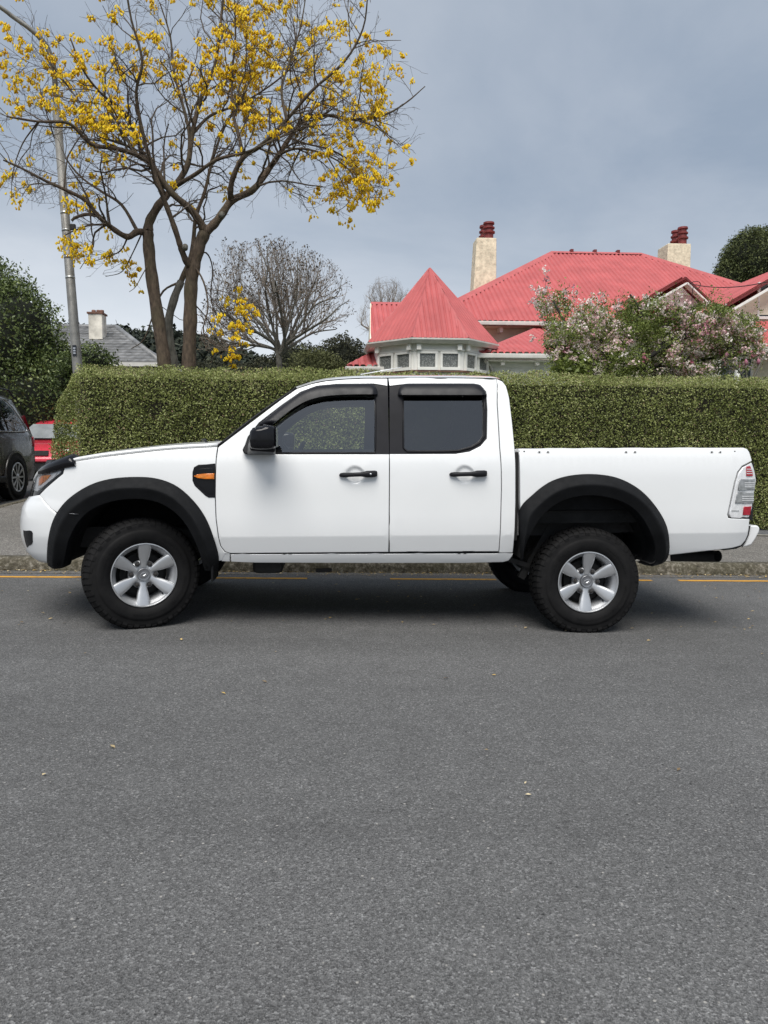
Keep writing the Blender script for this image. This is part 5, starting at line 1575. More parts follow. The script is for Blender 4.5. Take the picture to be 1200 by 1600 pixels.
# --- door handles
def handle(x0, x1, y0, y1, par):
    a, b = S3(x0, y0), S3(x1, y1)
    V, F = [], []; prof_t = [(0, .004, .010, .018), (.03, .013, .018, .022), (.12, .0165, .020, .026), (.3, .0145, .016, .040), (.55, .0145, .016, .042), (.64, .018, .020, .040), (.72, .0225, .026, .034), (.92, .0225, .026, .032), (.985, .018, .02, .026), (1, .010, .01, .018)]
    n_ = 12
    for t, h, d_, o_ in prof_t:
        c = a + (b - a) * t; c[1] = Y0 + prof(c[2]) - o_ + .010
        for i in range(n_):
            th = 2 * math.pi * i / n_
            V.append((c[0], c[1] + d_ * .8 * math.copysign(abs(math.sin(th)) ** .75, math.sin(th)), c[2] + h * math.copysign(abs(math.cos(th)) ** .75, math.cos(th))))
    for k in range(len(prof_t) - 1):
        for i in range(n_):
            j = (i + 1) % n_; F.append((k * n_ + i, (k + 1) * n_ + i, (k + 1) * n_ + j, k * n_ + j))
    F += [tuple(range(n_)), tuple(reversed(range((len(prof_t) - 1) * n_, len(prof_t) * n_)))]
    h = both('handle', V, F, M['handle'], par, True, 60)
    c = a + (b - a) * .82; c[1] = Y0 + prof(c[2]) - .034
    return h, c
_, kc = handle(530, 589.5, 742.3, 740, DF)
B().lathe([(.0065, -.012), (.0065, -.022), (.004, -.024)], (kc[0], kc[1] + .012, kc[2]), 12, 'y').build('keyhole', M['alloy'], DF[0], True, sharp=40)
handle(702, 760.5, 741.3, 739.7, DR)
# --- hood, cowl, windscreen, roof
hl = np.array([S3(*p) for p in cr(HOODLINE, 3)])
hx_ = hl[:, 0]; o_ = np.argsort(hx_); hx_, hzv = hx_[o_], hl[o_, 2]
x_front = xt(1.13) + .012
gx = np.concatenate([np.linspace(x_front, -1.95, 12), np.linspace(-1.9, hx_[-1] - .004, 22)])
def hood_edge(x): return float(np.interp(x, hx_, hzv)) if x > hx_[0] else hzv[0] - (hx_[0] - x) * .30
V, F, nt = [], [], 33
for x in gx:
    ze = hood_edge(x); ye = min(yb(x, ze) + .004, YC - .05)
    fr_ = sstep(x_front, x_front + .35, x)
    for j in range(nt):
        t = -1 + 2 * j / (nt - 1); t = math.copysign(abs(t) ** .8, t)
        y = YC + t * (YC - ye)
        z = ze + (.013 * (1 - abs(t) ** 9) + .008 * (1 - t * t)) * (.35 + .65 * fr_) + .006 * math.exp(-((abs(t) - .55) / .08) ** 2) * fr_
        V.append((x, y, z - .05 * (1 - sstep(x_front, x_front + .14, x))))
for i in range(len(gx) - 1):
    for j in range(nt - 1):
        a = i * nt + j; F.append((a, a + 1, a + nt + 1, a + nt))
o = mesh('hood', V, F, M['paint'], TRUCK, True)
s_ = o.modifiers.new('thick', 'SOLIDIFY'); s_.thickness = .02; s_.offset = -1
# bug deflector along the hood's front edge
V, F = [], []; path = []
_q = S(119, 720); U0 = (XS - _q[0]) / (XS - (xt(1.14) - .005))
for side in (1, -1):
    us = np.linspace(U0, .9998, 30) if side > 0 else np.linspace(.9998, U0, 30)[1:]
    for u in us:
        ph = 1 - (1 - u) ** 1.6; z = 1.150
        x = XS - (XS - (xt(1.14) - .005)) * u
        y = HALF * (1 - (1 - u ** SN) ** (1 / SN)) + prof(z)
        path.append((x, YC - side * (HALF - min(y, HALF)), z, u))
ns = 6
for i, (x, y, z, u) in enumerate(path):
    p, q = path[max(0, i - 1)], path[min(len(path) - 1, i + 1)]
    d = np.array([q[0] - p[0], q[1] - p[1]]); d /= np.linalg.norm(d) + 1e-9
    nn = np.array([d[1], -d[0]])
    if nn @ np.array([x + .9, y - YC]) < 0: nn = -nn
    zz = hood_edge(max(x, x_front)) - .02
    rise = .008 + .062 * sstep(U0 - .01, U0 + .07, u)
    for o1, z1 in ((-.005, -.02), (.022, -.008), (.032, .2 * rise + .01), (.012, .8 * rise), (-.04, rise + .006), (-.13, rise - .012)):
        V.append((x + nn[0] * o1, y + nn[1] * o1, zz + z1))
    if i:
        for k in range(ns - 1): F.append(((i - 1) * ns + k, (i - 1) * ns + k + 1, i * ns + k + 1, i * ns + k))
o = mesh('bonnet_deflector', V, F, M['gloss'], TRUCK, True); o.modifiers.new('thick', 'SOLIDIFY').thickness = .004
# windscreen between the pillars
Pb, Pt = S3(342.5, 697), S3(464, 607)
V, F = [], []; NS, NT = 14, 25
for i in range(NS):
    s = i / (NS - 1)
    for j in range(NT):
        t = -1 + 2 * j / (NT - 1)
        y_ = Pb[1] * (1 - s) + Pt[1] * s + .012
        y = YC + t * (YC - y_)
        x = Pb[0] * (1 - s) + Pt[0] * s - (1 - t * t) * (.10 * (1 - s) + .03 * s) - .016 * math.sin(math.pi * s) 
        z = Pb[2] * (1 - s) + Pt[2] * s + (1 - t * t) * .03 * s + .004
        V.append((x, y, z))
for i in range(NS - 1):
    for j in range(NT - 1):
        a = i * NT + j; F.append((a, a + NT, a + NT + 1, a + 1))
mesh('windscreen', V, F, M['glass'], TRUCK, True)
V2 = [V[i * NT] + () for i in range(NS)]
tv, tf = tube_vf([np.array(v) + np.array([-.004, -.004, 0]) for v in V2], [.010] * NS, 6)
both('windscreen_seal', tv, tf, M['trim'], (TRUCK, TRUCK))
# cowl panel and wipers
b = B()
cw0, cw1 = S3(310, 697), S3(341, 698)
b.hexa([(cw0[0] + .03, Y0 + .16, cw0[2] - .03), (cw1[0] + .05, Y0 + .10, cw0[2] - .03), (cw1[0] + .05, YC + .8, cw0[2] - .03), (cw0[0] + .03, YC + .74, cw0[2] - .03),
        (cw0[0], Y0 + .16, cw0[2] + .015), (cw1[0], Y0 + .10, cw0[2] + .008), (cw1[0], YC + .8, cw0[2] + .008), (cw0[0], YC + .74, cw0[2] + .015)])
b.build('cowl', M['trim'], TRUCK, bevel=.006)
for yo in (.22, .85):
    p0 = np.array([cw0[0] + .03, Y0 + yo, cw0[2] + .022]); p1 = np.array([cw0[0] - .10, Y0 + yo + .55, cw0[2] + .05])
    B().tube([p0, p0 * .5 + p1 * .5 + np.array([0, 0, .012]), p1], .008, 6).build('wiper', M['trim'], TRUCK, True)
# roof
seam = [S3(*p) for p in cr([(464, 606.5), (487, 599), (510, 594.3), (540, 591.6), (570, 590.3), (605.5, 590), (640, 589.7), (700, 589.7), (743, 590.2), (776, 591.2), (785, 594.5), (790.5, 601)], 3)]
V, F, nt = [], [], 21; K = len(seam)
for i, p in enumerate(seam):
    wf = max(0, 1 - i / 7) ** 1.4; wr = max(0, 1 - (K - 1 - i) / 5) ** 1.4
    for j in range(nt):
        t = -1 + 2 * j / (nt - 1); t = math.copysign(abs(t) ** .7, t); q = 1 - abs(t)
        y = YC + t * (YC - p[1]); c = 1 - abs(t) ** 3.2
        V.append((p[0] - .055 * (1 - t * t) * wf + .03 * (1 - t ** 4) * wr, y, p[2] + .050 * c * (1 - .3 * wf) ))
for i in range(K - 1):
    for j in range(nt - 1):
        a = i * nt + j; F.append((a, a + 1, a + nt + 1, a + nt))
mesh('roof', V, F, M['paint'], TRUCK, True)
mesh('roof_lining', [(v[0] + .0, YC + (v[1] - YC) * .93, v[2] - .035) for v in V], F, M['liner'], TRUCK, True)
an0 = np.array([seam[12][0] - .02, YC - .45, seam[12][2] + .045]); an1 = an0 + np.array([.30, 0, .055])
B().tube([an0, an1], [.004, .002], 6).build('antenna', M['lampwhite'], TRUCK, True)
# cab back wall with rear window
xb0, xb1 = S(806, 760)[0] - .03, S(796, 621)[0] - .03
zlo, zmid, zhi = .60, 1.24, S(791, 603)[1] - .01
def cabback(z): return xb0 if z < zmid else xb0 + (xb1 - xb0) * (z - zmid) / (zhi - zmid)
rows_ = [.55, .9, 1.2, 1.26, 1.32, 1.58, zhi, zhi + .035]
V, F = [], []
for z in rows_:
    for t in (-1, -.8, .8, 1):
        V.append((cabback(z), YC + t * (HALF - prof(min(z, zhi)) - .03), z))
for i in range(len(rows_) - 1):
    for j in range(3):
        if j == 1 and i in (4,): continue
        a = i * 4 + j; F.append((a, a + 1, a + 5, a + 4))
mesh('cab_back', V, F, M['paint'], TRUCK)
a = 4 * 4 + 1
mesh('rear_window', [V[a], V[a + 1], V[a + 5], V[a + 4]], [(0, 1, 2, 3)], M['glass_dark'], TRUCK)
mesh('cab_back_trim', [(v[0] - .03, v[1], v[2]) for v in V], F, M['cabin'], TRUCK)
# --- bumper: one skin swept round the front
edge = [(60.7, 772.5), (72.5, 787.5), (80.4, 796.5), (89, 802), (90, 815), (88, 840), (87, 860), (88, 884)]
es = sorted([(S(*p)[1], S(*p)[0]) for p in edge])
zb0, zte, ztf = .452, S(60.7, 772.5)[1] - .004, S(47.5, 776.8)[1] - .004
zs_b = list(np.linspace(0, 1, 24))
V, F, na = [], [], 41
for sv_ in zs_b:
    z = zb0 + (zte - zb0) * sv_
    xe = float(np.interp(z, [e[0] for e in es], [e[1] for e in es])); xf = xt(z)
    ue = max(0.0, (XS - xe) / (XS - xf)); ph0 = math.asin(min(1, max(ue, 1e-4) ** (SN / 2)))
    row = []
    for j in range(na):
        ph = ph0 + (math.pi / 2 - ph0) * j / (na - 1)
        z = zb0 + (zte + (ztf - zte) * min(1, 2.5 * j / (na - 1)) - zb0) * sv_; xf = xt(z)
        u = math.sin(ph) ** (2 / SN); p = prof(z)
        row.append((XS - (XS - xf) * u, Y0 + p + (HALF - p) * (1 - max(0, math.cos(ph)) ** (2 / SN)), z))
    row += [(x, 2 * YC - y, z_) for x, y, z_ in reversed(row[:-1])]
    V += row
nr = 2 * na - 1
for i in range(len(zs_b) - 1):
    for j in range(nr - 1):
        a = i * nr + j; F.append((a, a + 1, a + nr + 1, a + nr))
o = mesh('front_bumper', V, F, M['paint'], TRUCK, True)
md = o.modifiers.new('thick', 'SOLIDIFY'); md.thickness = .02; md.offset = 1
md.use_rim = True
if True:
    o.data.flip_normals()
    md.offset = -1
# dark nose behind lamps: grille with bars
def nose(z0, z1, u0, inset, n_=18, rows=6):
    V, F = [], []
    for i in range(rows):
        z = z0 + (z1 - z0) * i / (rows - 1); xf = xt(z) + inset; p = prof(z) + inset
        ph0 = math.asin(u0 ** (SN / 2)); row = []
        for j in range(n_):
            ph = ph0 + (math.pi / 2 - ph0) * j / (n_ - 1); u = math.sin(ph) ** (2 / SN)
            row.append((XS - (XS - xf) * u, Y0 + p + (HALF - p) * (1 - max(0, math.cos(ph)) ** (2 / SN)), z))
        row += [(x, 2 * YC - y, z_) for x, y, z_ in reversed(row[:-1])]; V += row
    m_ = 2 * n_ - 1
    for i in range(rows - 1):
        for j in range(m_ - 1):
            a = i * m_ + j; F.append((a, a + m_, a + m_ + 1, a + 1))
    return V, F
V, F = nose(.86, 1.15, .60, .035); mesh('nose_panel', V, F, M['trim'], TRUCK, True)
V, F = nose(.90, 1.10, .955, .012); mesh('grille', V, F, M['gloss'], TRUCK, True)
for z in (.93, 1.0, 1.07):
    V, F = nose(z, z + .03, .955, .0, rows=2); mesh('grille_bar', V, F, M['chrome'], TRUCK, True)
# fog lamp pocket and tow hook mark
panel('fog_lamp_pocket', [[(36.5, 829.2), (46, 828.7), (49.5, 830), (51, 833.5), (51, 847), (49.5, 850.5), (47, 852), (44.5, 853), (43, 855.5), (41.5, 855), (39.5, 849), (37.5, 840)]], M['gloss'], off=-.004, r=.003, gap=0, lip=.01, step=.02)
# --- headlamps
hd_ = panel('headlight', [HEAD], M['gloss'], off=.022, r=0, step=.03)
panel('headlamp_reflector', [[(97, 729), (95, 738), (82, 749), (66, 762), (58, 768), (52, 766), (56, 748), (62, 735), (70, 730)]], M['lampwhite'], hd_, off=.017, r=.003, gap=0, lip=.005, step=.03)
panel('headlamp_chrome', [[(95, 729.5), (89, 737), (62, 738.5), (68, 731), (82, 729)]], M['lampwhite'], hd_, off=.010, r=.003, gap=0, lip=.007, step=.03)
panel('headlamp_chrome', [[(89, 738), (86, 745), (69, 759), (60, 764), (60, 761), (80, 746), (83, 740)]], M['lampwhite'], hd_, off=.010, r=.003, gap=0, lip=.007, step=.03)
panel('indicator', [[(79, 742), (75, 747.5), (65, 757), (59.5, 759.5), (60.5, 747), (64, 743)]], M['amber_dark'], hd_, off=.009, r=.004, gap=0, lip=.008, step=.02)
panel('indicator_bulb', [[(66, 744), (67, 752), (64, 757), (62, 755), (63, 747)]], M['amber'], hd_, off=.002, r=.004, gap=0, lip=.006, step=.02)
panel('headlamp_lens', [HEAD], M['lens'], hd_, off=-.001, r=0, step=.03)
# --- side vent with marker lamp
sv = panel('side_vent', [[(336.3, 725), (310, 726), (303, 730), (300.5, 738), (300.5, 751), (304, 759), (321, 775), (326, 777.7), (335.8, 777.7)]], M['trim'], off=-.004, r=.004, gap=0, lip=.012, step=.03)
panel('vent_mesh', [[(333.5, 731), (314, 732), (308, 735), (306, 741), (306, 752), (309, 758), (323, 771.5), (327, 773), (333.5, 773)]], M['gloss'], sv, off=-.0055, r=.0015, gap=0, lip=.004, step=.03)
panel('marker_lamp', [[(302.5, 743.8), (308, 741.3), (320, 740), (334.5, 739.6), (334.5, 748.8), (320, 748.8), (308, 747.2)]], M['amber'], sv, off=-.016, r=.005, gap=0, lip=.014, step=.02)
panel('marker_print', [[(314, 743.2), (321, 742.8), (321, 746.2), (314, 746)]], M['amber_dark'], sv, off=-.0168, r=0, step=.02)
# --- wheel-arch flares
def flare(out, inn, parents=(TRUCK, TRUCK), rise=.062):
    def res(c, k=70):
        c = np.array(cr(c, 5)); s = np.concatenate([[0], np.cumsum(np.linalg.norm(np.diff(c, axis=0), axis=1))]); s /= s[-1]
        return np.stack([np.interp(np.linspace(0, 1, k), s, c[:, i]) for i in range(2)], 1)
    k = 70; O, I = res(out), res(inn)
    sect = [(0, .004), (0, -.006), (.015, -.014), (.15, -.030), (.40, -rise * .95), (.47, -rise * 1.05), (.52, -rise * 1.05), (.60, -rise * .96), (1.0, -rise * .55), (1.03, -rise * .3), (1.03, .12)]
    V, F = [], []; n_ = len(sect)
    for i in range(k):
        for t, d_ in sect:
            px, py = O[i] * (1 - t) + I[i] * t
            x, z = S(px, py); V.append((x, yb(x, z) * 0 + Y0 + max(0, yb(x, z) - Y0) * (1.0 if x > XS else .9) + d_, z))
        if i:
            for j in range(n_ - 1): F.append(((i - 1) * n_ + j, i * n_ + j, i * n_ + j + 1, (i - 1) * n_ + j + 1))
    F += [tuple(range(n_)), tuple(reversed(range((k - 1) * n_, k * n_)))]
    return both('wheel_arch_flare', V, F, M['flare'], parents, True, 40)
flare(FLARE_F_OUT, FLARE_F_IN); flare(FLARE_R_OUT, FLARE_R_IN)
sl = [S3(92, 801.5, -.05), S3(108, 802, -.06), S3(126, 803, -.055)]
for q_ in (0, 1):
    pts_ = [p if q_ == 0 else np.array([p[0], 2 * YC - p[1], p[2]]) for p in (S3(92.5, 801.3, -.022), S3(100, 801.8, -.050), S3(108, 802.4, -.064), S3(116, 803, -.060), S3(124, 803.4, -.042))]
    B().tube(pts_, .0016, 5).build('flare_seam', M['cap'], TRUCK, True)
# --- wheel wells
def well(inn, name='wheel_well'):
    P = [S(*p) for p in cr(inn, 4)]; V, F = [], []
    cx = sum(p[0] for p in P) / len(P)
    for i, (x, z) in enumerate(P):
        for y in (Y0 + .03, Y0 + .30, Y0 + .62): V.append((x + (x - cx) * .04, y, z + .015))
        if i:
            for j in range(2): F.append((3 * i - 3 + j, 3 * i - 2 + j, 3 * i + 1 + j, 3 * i + j))
    F.append(tuple(3 * i + 2 for i in range(len(P))))
    both(name, V, F, M['dark'], (TRUCK, TRUCK), True)
well(FLARE_F_IN); well(FLARE_R_IN)

# --- wheels
def ring_mesh(profile, n=64, flat=None):
    V, F = [], []; K = len(profile)
    for i in range(n):
        a = 2 * math.pi * i / n
        for y, r in profile:
            z = r * math.sin(a)
            if flat is not None: z = max(z, -flat)
            V.append((r * math.cos(a), y, z))
    for i in range(n):
        j = (i + 1) % n
        for k in range(K - 1): F.append((i * K + k, i * K + k + 1, j * K + k + 1, j * K + k))
    return V, F
TR, TW = .380, .122
def obj(name, V, F, m, parent, smooth=True, sharp=35):
    me = bpy.data.meshes.new(name); me.from_pydata([tuple(map(float, v)) for v in V], [], [list(map(int, f)) for f in F])
    bm = bmesh.new(); bm.from_mesh(me); bmesh.ops.recalc_face_normals(bm, faces=bm.faces); bm.to_mesh(me); bm.free()
    if smooth:
        me.polygons.foreach_set('use_smooth', [True] * len(me.polygons)); me.set_sharp_from_angle(angle=R(sharp))
    return link(name, me, m, parent)
def build_wheel():
    # wheel itself: rim barrel and lip
    rim = [(-.098, .2155), (-.104, .2175), (-.109, .2165), (-.110, .211), (-.105, .2065), (-.096, .204), (-.090, .199), (-.074, .188), (-.060, .178), (.09, .176), (.10, .20)]
    w = obj('wheel', *ring_mesh(rim, 72), M['alloy'], TRUCK)
    # tyre: bulged sidewalls with rim guard and bead line
    s = [(-.094, .2145), (-.103, .222), (-.112, .233), (-.119, .252), (-.1215, .272), (-.121, .289), (-.1185, .304), (-.1150, .3065), (-.1135, .309), (-.1135, .328), (-.109, .344), (-.098, .361), (-.080, .369), (0, .3705)]
    tp_ = s + [(-y, r) for y, r in reversed(s[:-1])]
    V, F = ring_mesh(tp_, 96, .3620)
    t = obj('tyre', V, F, M['rubber'], w, True, 60)
    # tread: staggered shoulder and centre lugs
    b = B(); nb = 56
    def lug(a0, a1, pts):
        """pts: four (y, r_outer) corners along the width; block from r-0.02"""
        P = []
        for dr in (-.018, 0):
            for (y, r, k) in pts:
                a = a0 + (a1 - a0) * k; z = (r + dr) * math.sin(a)
                P.append(((r + dr) * math.cos(a), y, max(z, -.3635)))
        b.hexa(P)
    for i in range(nb):
        a = 2 * math.pi * i / nb; d = 2 * math.pi / nb
        lo = .006 if i % 2 else 0
        for sg in (-1, 1):
            b_ = [(sg * (.1145 - lo), .350 + lo * .3, .0), (sg * (.1145 - lo), .350 + lo * .3, .80), (sg * .101, .366, .78), (sg * .101, .366, .04)]
            lug(a, a + d, b_)
            lug(a, a + d, [(sg * .1005, .3665, .04), (sg * .1005, .3665, .78), (sg * .066, TR, .84), (sg * .066, TR, .10)])
            lug(a, a + d, [(sg * .060, TR + .001, .3), (sg * .060, TR + .001, .98), (sg * .024, TR + .001, 1.06), (sg * .024, TR + .001, .38)])
        lug(a, a + d, [(-.018, TR + .001, .1), (-.018, TR + .001, .8), (.018, TR + .001, .7), (.018, TR + .001, 0)])
    obj('tread', b.V, b.F, M['rubber'], t, False)['kind'] = 'stuff'
    # raised sidewall lettering ring as low blocks, too small to read
    b = B(); rr = random.Random(3)
    a = .25
    while a < 6.2:
        if (1.1 < a < 2.0) or (3.2 < a < 4.3): a += .2; continue
        wd = rr.uniform(.028, .05)
        for q in range(2):
            r0, r1 = (.262, .279) if q == 0 else (.262 + rr.uniform(0, .01), .267 + rr.uniform(.0, .01))
            aa, ab = (a, a + wd * .3) if q == 0 else (a + wd * .3, a + wd)
            P = []
            for y in (-.1200, -.1232):
                for (r, an) in ((r0, aa), (r0, ab), (r1, ab), (r1, aa)): P.append((r * math.cos(an), y, r * math.sin(an)))
            b.hexa(P)
        a += wd + rr.uniform(.012, .03)
    obj('sidewall_lettering', b.V, b.F, M['rubber'], t, False)['kind'] = 'stuff'
    # hub plate
    hp = [(-.055, .0), (-.060, .04), (-.062, .064), (-.056, .086), (-.046, .096), (-.030, .098)]
    obj('hub', *ring_mesh(hp, 48), M['alloy'], w)
    # six spokes: narrow at the hub, flaring to the lip, crowned
    prof_s = [(.050, .0205, -.064), (.070, .0215, -.067), (.095, .0265, -.072), (.125, .0350, -.080), (.155, .0400, -.089), (.180, .0425, -.096), (.198, .0430, -.101), (.2065, .0430, -.1030)]
    ks = [(-1, .030), (-1.0, .004), (-.93, .0), (-.5, -.003), (0, -.004), (.5, -.003), (.93, 0), (1.0, .004), (1, .030)]
    sV, sF = [], []
    for (r, hw, y) in prof_s:
        for (t_, dy) in ks: sV.append((t_ * hw, y + dy, r))
    nk = len(ks)
    for i in range(len(prof_s) - 1):
        for j in range(nk - 1): sF.append((i * nk + j, i * nk + j + 1, (i + 1) * nk + j + 1, (i + 1) * nk + j))
    first = None
    for k in range(6):
        if first is None: sp = first = obj('spoke', sV, sF, M['alloy'], w, True, 50)
        else:
            sp = first.copy(); COL.objects.link(sp); sp.parent = w
        sp.rotation_euler = (0, R(60 * k + 3), 0)
    # lug nuts in dark sockets between the spokes
    b = B().lathe([(.019, -.045), (.019, -.0635), (.0175, -.0655), (.0135, -.064), (.0130, -.054)], (0, 0, 0), 18, 'y')
    sock = None
    for k in range(6):
        an = R(60 * k + 33)
        if sock is None: n1 = sock = obj('lug_socket', b.V, b.F, M['cap'], w)
        else:
            n1 = sock.copy(); COL.objects.link(n1); n1.parent = w
        n1.location = (math.sin(an) * .080, 0, math.cos(an) * .080)
    b = B().lathe([(.0150, -.05), (.0150, -.071), (.0125, -.077), (.004, -.0795)], (0, 0, 0), 6, 'y')
    nut = None
    for k in range(6):
        an = R(60 * k + 33)
        if nut is None: n1 = nut = obj('lug_nut', b.V, b.F, M['steel'], w)
        else:
            n1 = nut.copy(); COL.objects.link(n1); n1.parent = w
        n1.location = (math.sin(an) * .080, 0, math.cos(an) * .080)
    # centre cap with oval emblem and swoosh
    cp_ = [(-.055, .043), (-.076, .0425), (-.0785, .040), (-.0775, .036), (-.0765, .034), (-.0785, .020), (-.079, .001)]
    obj('centre_cap', *ring_mesh(cp_, 40), M['cap'], w)
    el = [np.array((.0245 * math.cos(t_), -.0800, .0135 * math.sin(t_))) for t_ in np.linspace(0, 2 * math.pi, 33)]
    el = [np.array((p[0] * .94 - p[2] * .34, p[1], p[0] * .34 + p[2] * .94)) for p in el]
    V, F = tube_vf(el, [.0016] * 33, 5); obj('emblem_ring', V, F, M['alloy'], w)
    sw = [np.array((x, -.0800, z)) for x, z in ((-.013, -.004), (-.006, -.0075), (.002, -.006), (.010, .001), (.014, .007))]
    V, F = tube_vf(cr(sw, 4), [.0012 + .0016 * math.sin(math.pi * i / 16) for i in range(17)], 5); obj('emblem_mark', V, F, M['alloy'], w)
    # valve and brake disc
    B_ = B().lathe([(.0045, -.072), (.0045, -.084), (.002, -.088)], (.118, 0, -.138), 8, 'y'); obj('valve', B_.V, B_.F, M['rubber'], w)
    bd = [(-.005, .02), (-.012, .06), (-.012, .145), (.010, .145)]
    obj('brake_disc', *ring_mesh(bd, 40), M['dark'], w)
    bk = [(.035, .0), (.035, .175)]
    obj('brake_backplate', *ring_mesh(bk, 32), M['dark'], w)
    return w
W1 = build_wheel()
STEER = R(24)
def place_wheel(w, face, turn):
    loc = np.array(face, float) - np.array([math.sin(turn) * .110, -math.cos(turn) * .110, 0])
    w.location = Vector((loc - wloc(TRUCK)).tolist()); w.rotation_euler = (0, 0, turn)
    return loc
ff, rf = at(226, 899, 4.985), at(919.5, 910, 4.985)
front_loc = place_wheel(W1, ff, STEER)
W2 = copy_tree(W1, TRUCK); rear_loc = place_wheel(W2, rf, 0)
for loc, turn in ((front_loc, STEER), (rear_loc, 0)):
    w = copy_tree(W1, TRUCK)
    w.location = Vector((np.array([loc[0], 2 * YC - loc[1], loc[2]]) - wloc(TRUCK)).tolist()); w.rotation_euler = (0, 0, math.pi + turn)
for ch in W2.children:
    if ch.name.split('.')[0] in ('tyre', 'valve'): pass
print('HUBS', front_loc, rear_loc, 'ground', gz(front_loc[0]), gz(rear_loc[0]))

# --- mirrors
def mirror_part(sign):
    def yy(v): return v if sign > 0 else 2 * YC - v
    b = B()
    c = lambda px, py, Y: at(px, py, Y)
    a = S3(380, 702); 
    pts = [S3(379.5, 703), S3(383, 709.5), S3(432, 709.5), S3(426, 700), S3(405, 672), S3(393, 679)]
    b.prism([(p[0], yy(p[1] - .003), p[2]) for p in pts], (0, -.05 * sign, 0))
    base = b.build('door_mirror', M['trim'], TRUCK, bevel=.012, seg=3)
    b = B()
    P = [c(386, 694, 4.83), c(430, 699, 4.83), c(430, 711, 4.83), c(384, 711, 4.83)]
    Q = [c(389, 688, 4.70), c(431, 694, 4.70), c(430, 707, 4.70), c(391, 704, 4.70)]
    b.hexa([(p[0], yy(p[1] + .05), p[2]) for p in P] + [(p[0], yy(p[1]), p[2]) for p in Q])
    b.build('mirror_arm', M['trim'], base, bevel=.014, seg=3)
    # head: rounded shell, widest at the glass side
    V, F = [], []; nz, na_ = 13, 24
    c0 = c(411, 683.5, 4.74)
    for i in range(nz):
        v = -1 + 2 * i / (nz - 1)
        for j in range(na_):
            th = 2 * math.pi * j / na_
            sx_, sy_ = math.cos(th), math.sin(th)
            n1 = 4.0
            k = (abs(sx_) ** n1 + abs(sy_) ** n1) ** (-1 / n1)
            rz = (1 - abs(v) ** 4.5) ** (1 / 4.5) if abs(v) < 1 else 0.02
            rz = max(rz, .05)
            x = sx_ * k * .086 * rz; y = sy_ * k * .105 * rz
            x -= max(0, -v) * 0.0; 
            # front side slopes back towards the top
            if x < 0: x *= 1 - .20 * max(0, v)
            V.append((c0[0] + x + .002, yy(c0[1] + y), c0[2] + v * .083 + (.010 if x < 0 and v > .5 else 0) * -1))
    for i in range(nz - 1):
        for j in range(na_):
            k = (j + 1) % na_; F.append((i * na_ + j, i * na_ + k, (i + 1) * na_ + k, (i + 1) * na_ + j))
    F += [tuple(reversed(range(na_))), tuple(range((nz - 1) * na_, nz * na_))]
    h = mesh('mirror_shell', V, F, M['gloss'], base, True, sharp=60)
    mesh('mirror_glass', [(c0[0] + .0885, yy(c0[1] + y), c0[2] + z) for y, z in ((-.085, -.06), (.085, -.06), (.085, .06), (-.085, .06))], [(0, 1, 2, 3)], M['chrome'], base)
mirror_part(1); mirror_part(-1)

# --- tail lamps
TAIL = [(1174.5, 723), (1161, 730.3), (1154.5, 739), (1149.5, 756), (1139.5, 803), (1141, 807.5), (1170.5, 808.5), (1175, 795), (1178.5, 770), (1180, 750), (1179, 735)]
tl1 = panel('tail_lamp', [TAIL], M['lampwhite'], off=-.002, r=.006, gap=0, lip=.03, step=.03)
panel('brake_lens', [[(1166.5, 729), (1172.5, 728), (1175.5, 736), (1176, 744), (1166.5, 744)]], M['red_lens'], tl1, off=-.008, r=.003, gap=0, lip=.008, step=.03)
for y in (732.5, 736, 739.5):
    panel('lens_rib', [[(1166.8, y), (1175.3, y), (1175.5, y + 1.1), (1166.8, y + 1.1)]], M['lampwhite'], tl1, off=-.0095, r=0, step=.05)
for (a, b_, c_, d_) in ((1156.5, 748.5, 1179.5, 765), (1152.5, 769.5, 1178.5, 786)):
    e = panel('reversing_lens', [[(a, b_), (c_, b_), (c_ - .8, d_), (a - 3, d_)]], M['lampgrey'], tl1, off=-.011, r=.004, gap=0, lip=.012, step=.03)
    for q in (.32, .52, .70):
        y = b_ + (d_ - b_) * q
        panel('lens_rib', [[(a + 7, y), (c_ - .5, y), (c_ - .6, y + 1.3), (a + 7, y + 1.3)]], M['lampwhite'], tl1, off=-.014, r=0, step=.05)
panel('fog_lens', [[(1162.5, 791.5), (1174.5, 791.5), (1172.3, 805), (1161, 805)]], M['red_lens'], tl1, off=-.008, r=.003, gap=0, lip=.008, step=.03)
panel('lens_rib', [[(1143, 797.6), (1155, 797.6), (1155, 798.8), (1143, 798.8)]], M['lampgrey'], tl1, off=-.006, r=0, step=.05)
# --- bed interior, tailgate, studs
bx0, bx1 = S(810, 720)[0], S(1168, 720)[0]
zt_ = S(1000, 699.5)[1]; zf_ = .80
V, F = [], []
for x in (bx0 + .01, bx1 - .03):
    for y, z in ((Y0 + .10, zt_ - .006), (Y0 + .13, zt_ - .05), (Y0 + .13, zf_), (2 * YC - Y0 - .13, zf_), (2 * YC - Y0 - .13, zt_ - .05), (2 * YC - Y0 - .10, zt_ - .006)): V.append((x, y, z))
for j in range(5): F.append((j, j + 1, 7 + j, 6 + j))
F.append((1, 2, 3, 4))
mesh('bed_liner', V, F, M['flare'], TRUCK)
B().box((bx0 + .002, Y0 + .12, .62), (bx0 + .04, 2 * YC - Y0 - .12, zt_ - .01)).build('bed_front_wall', M['paint'], TRUCK, bevel=.008)
B().box((bx1 - .03, Y0 + .16, .66), (bx1 + .012, 2 * YC - Y0 - .16, zt_ - .01)).build('tailgate', M['paint'], TRUCK, bevel=.012)
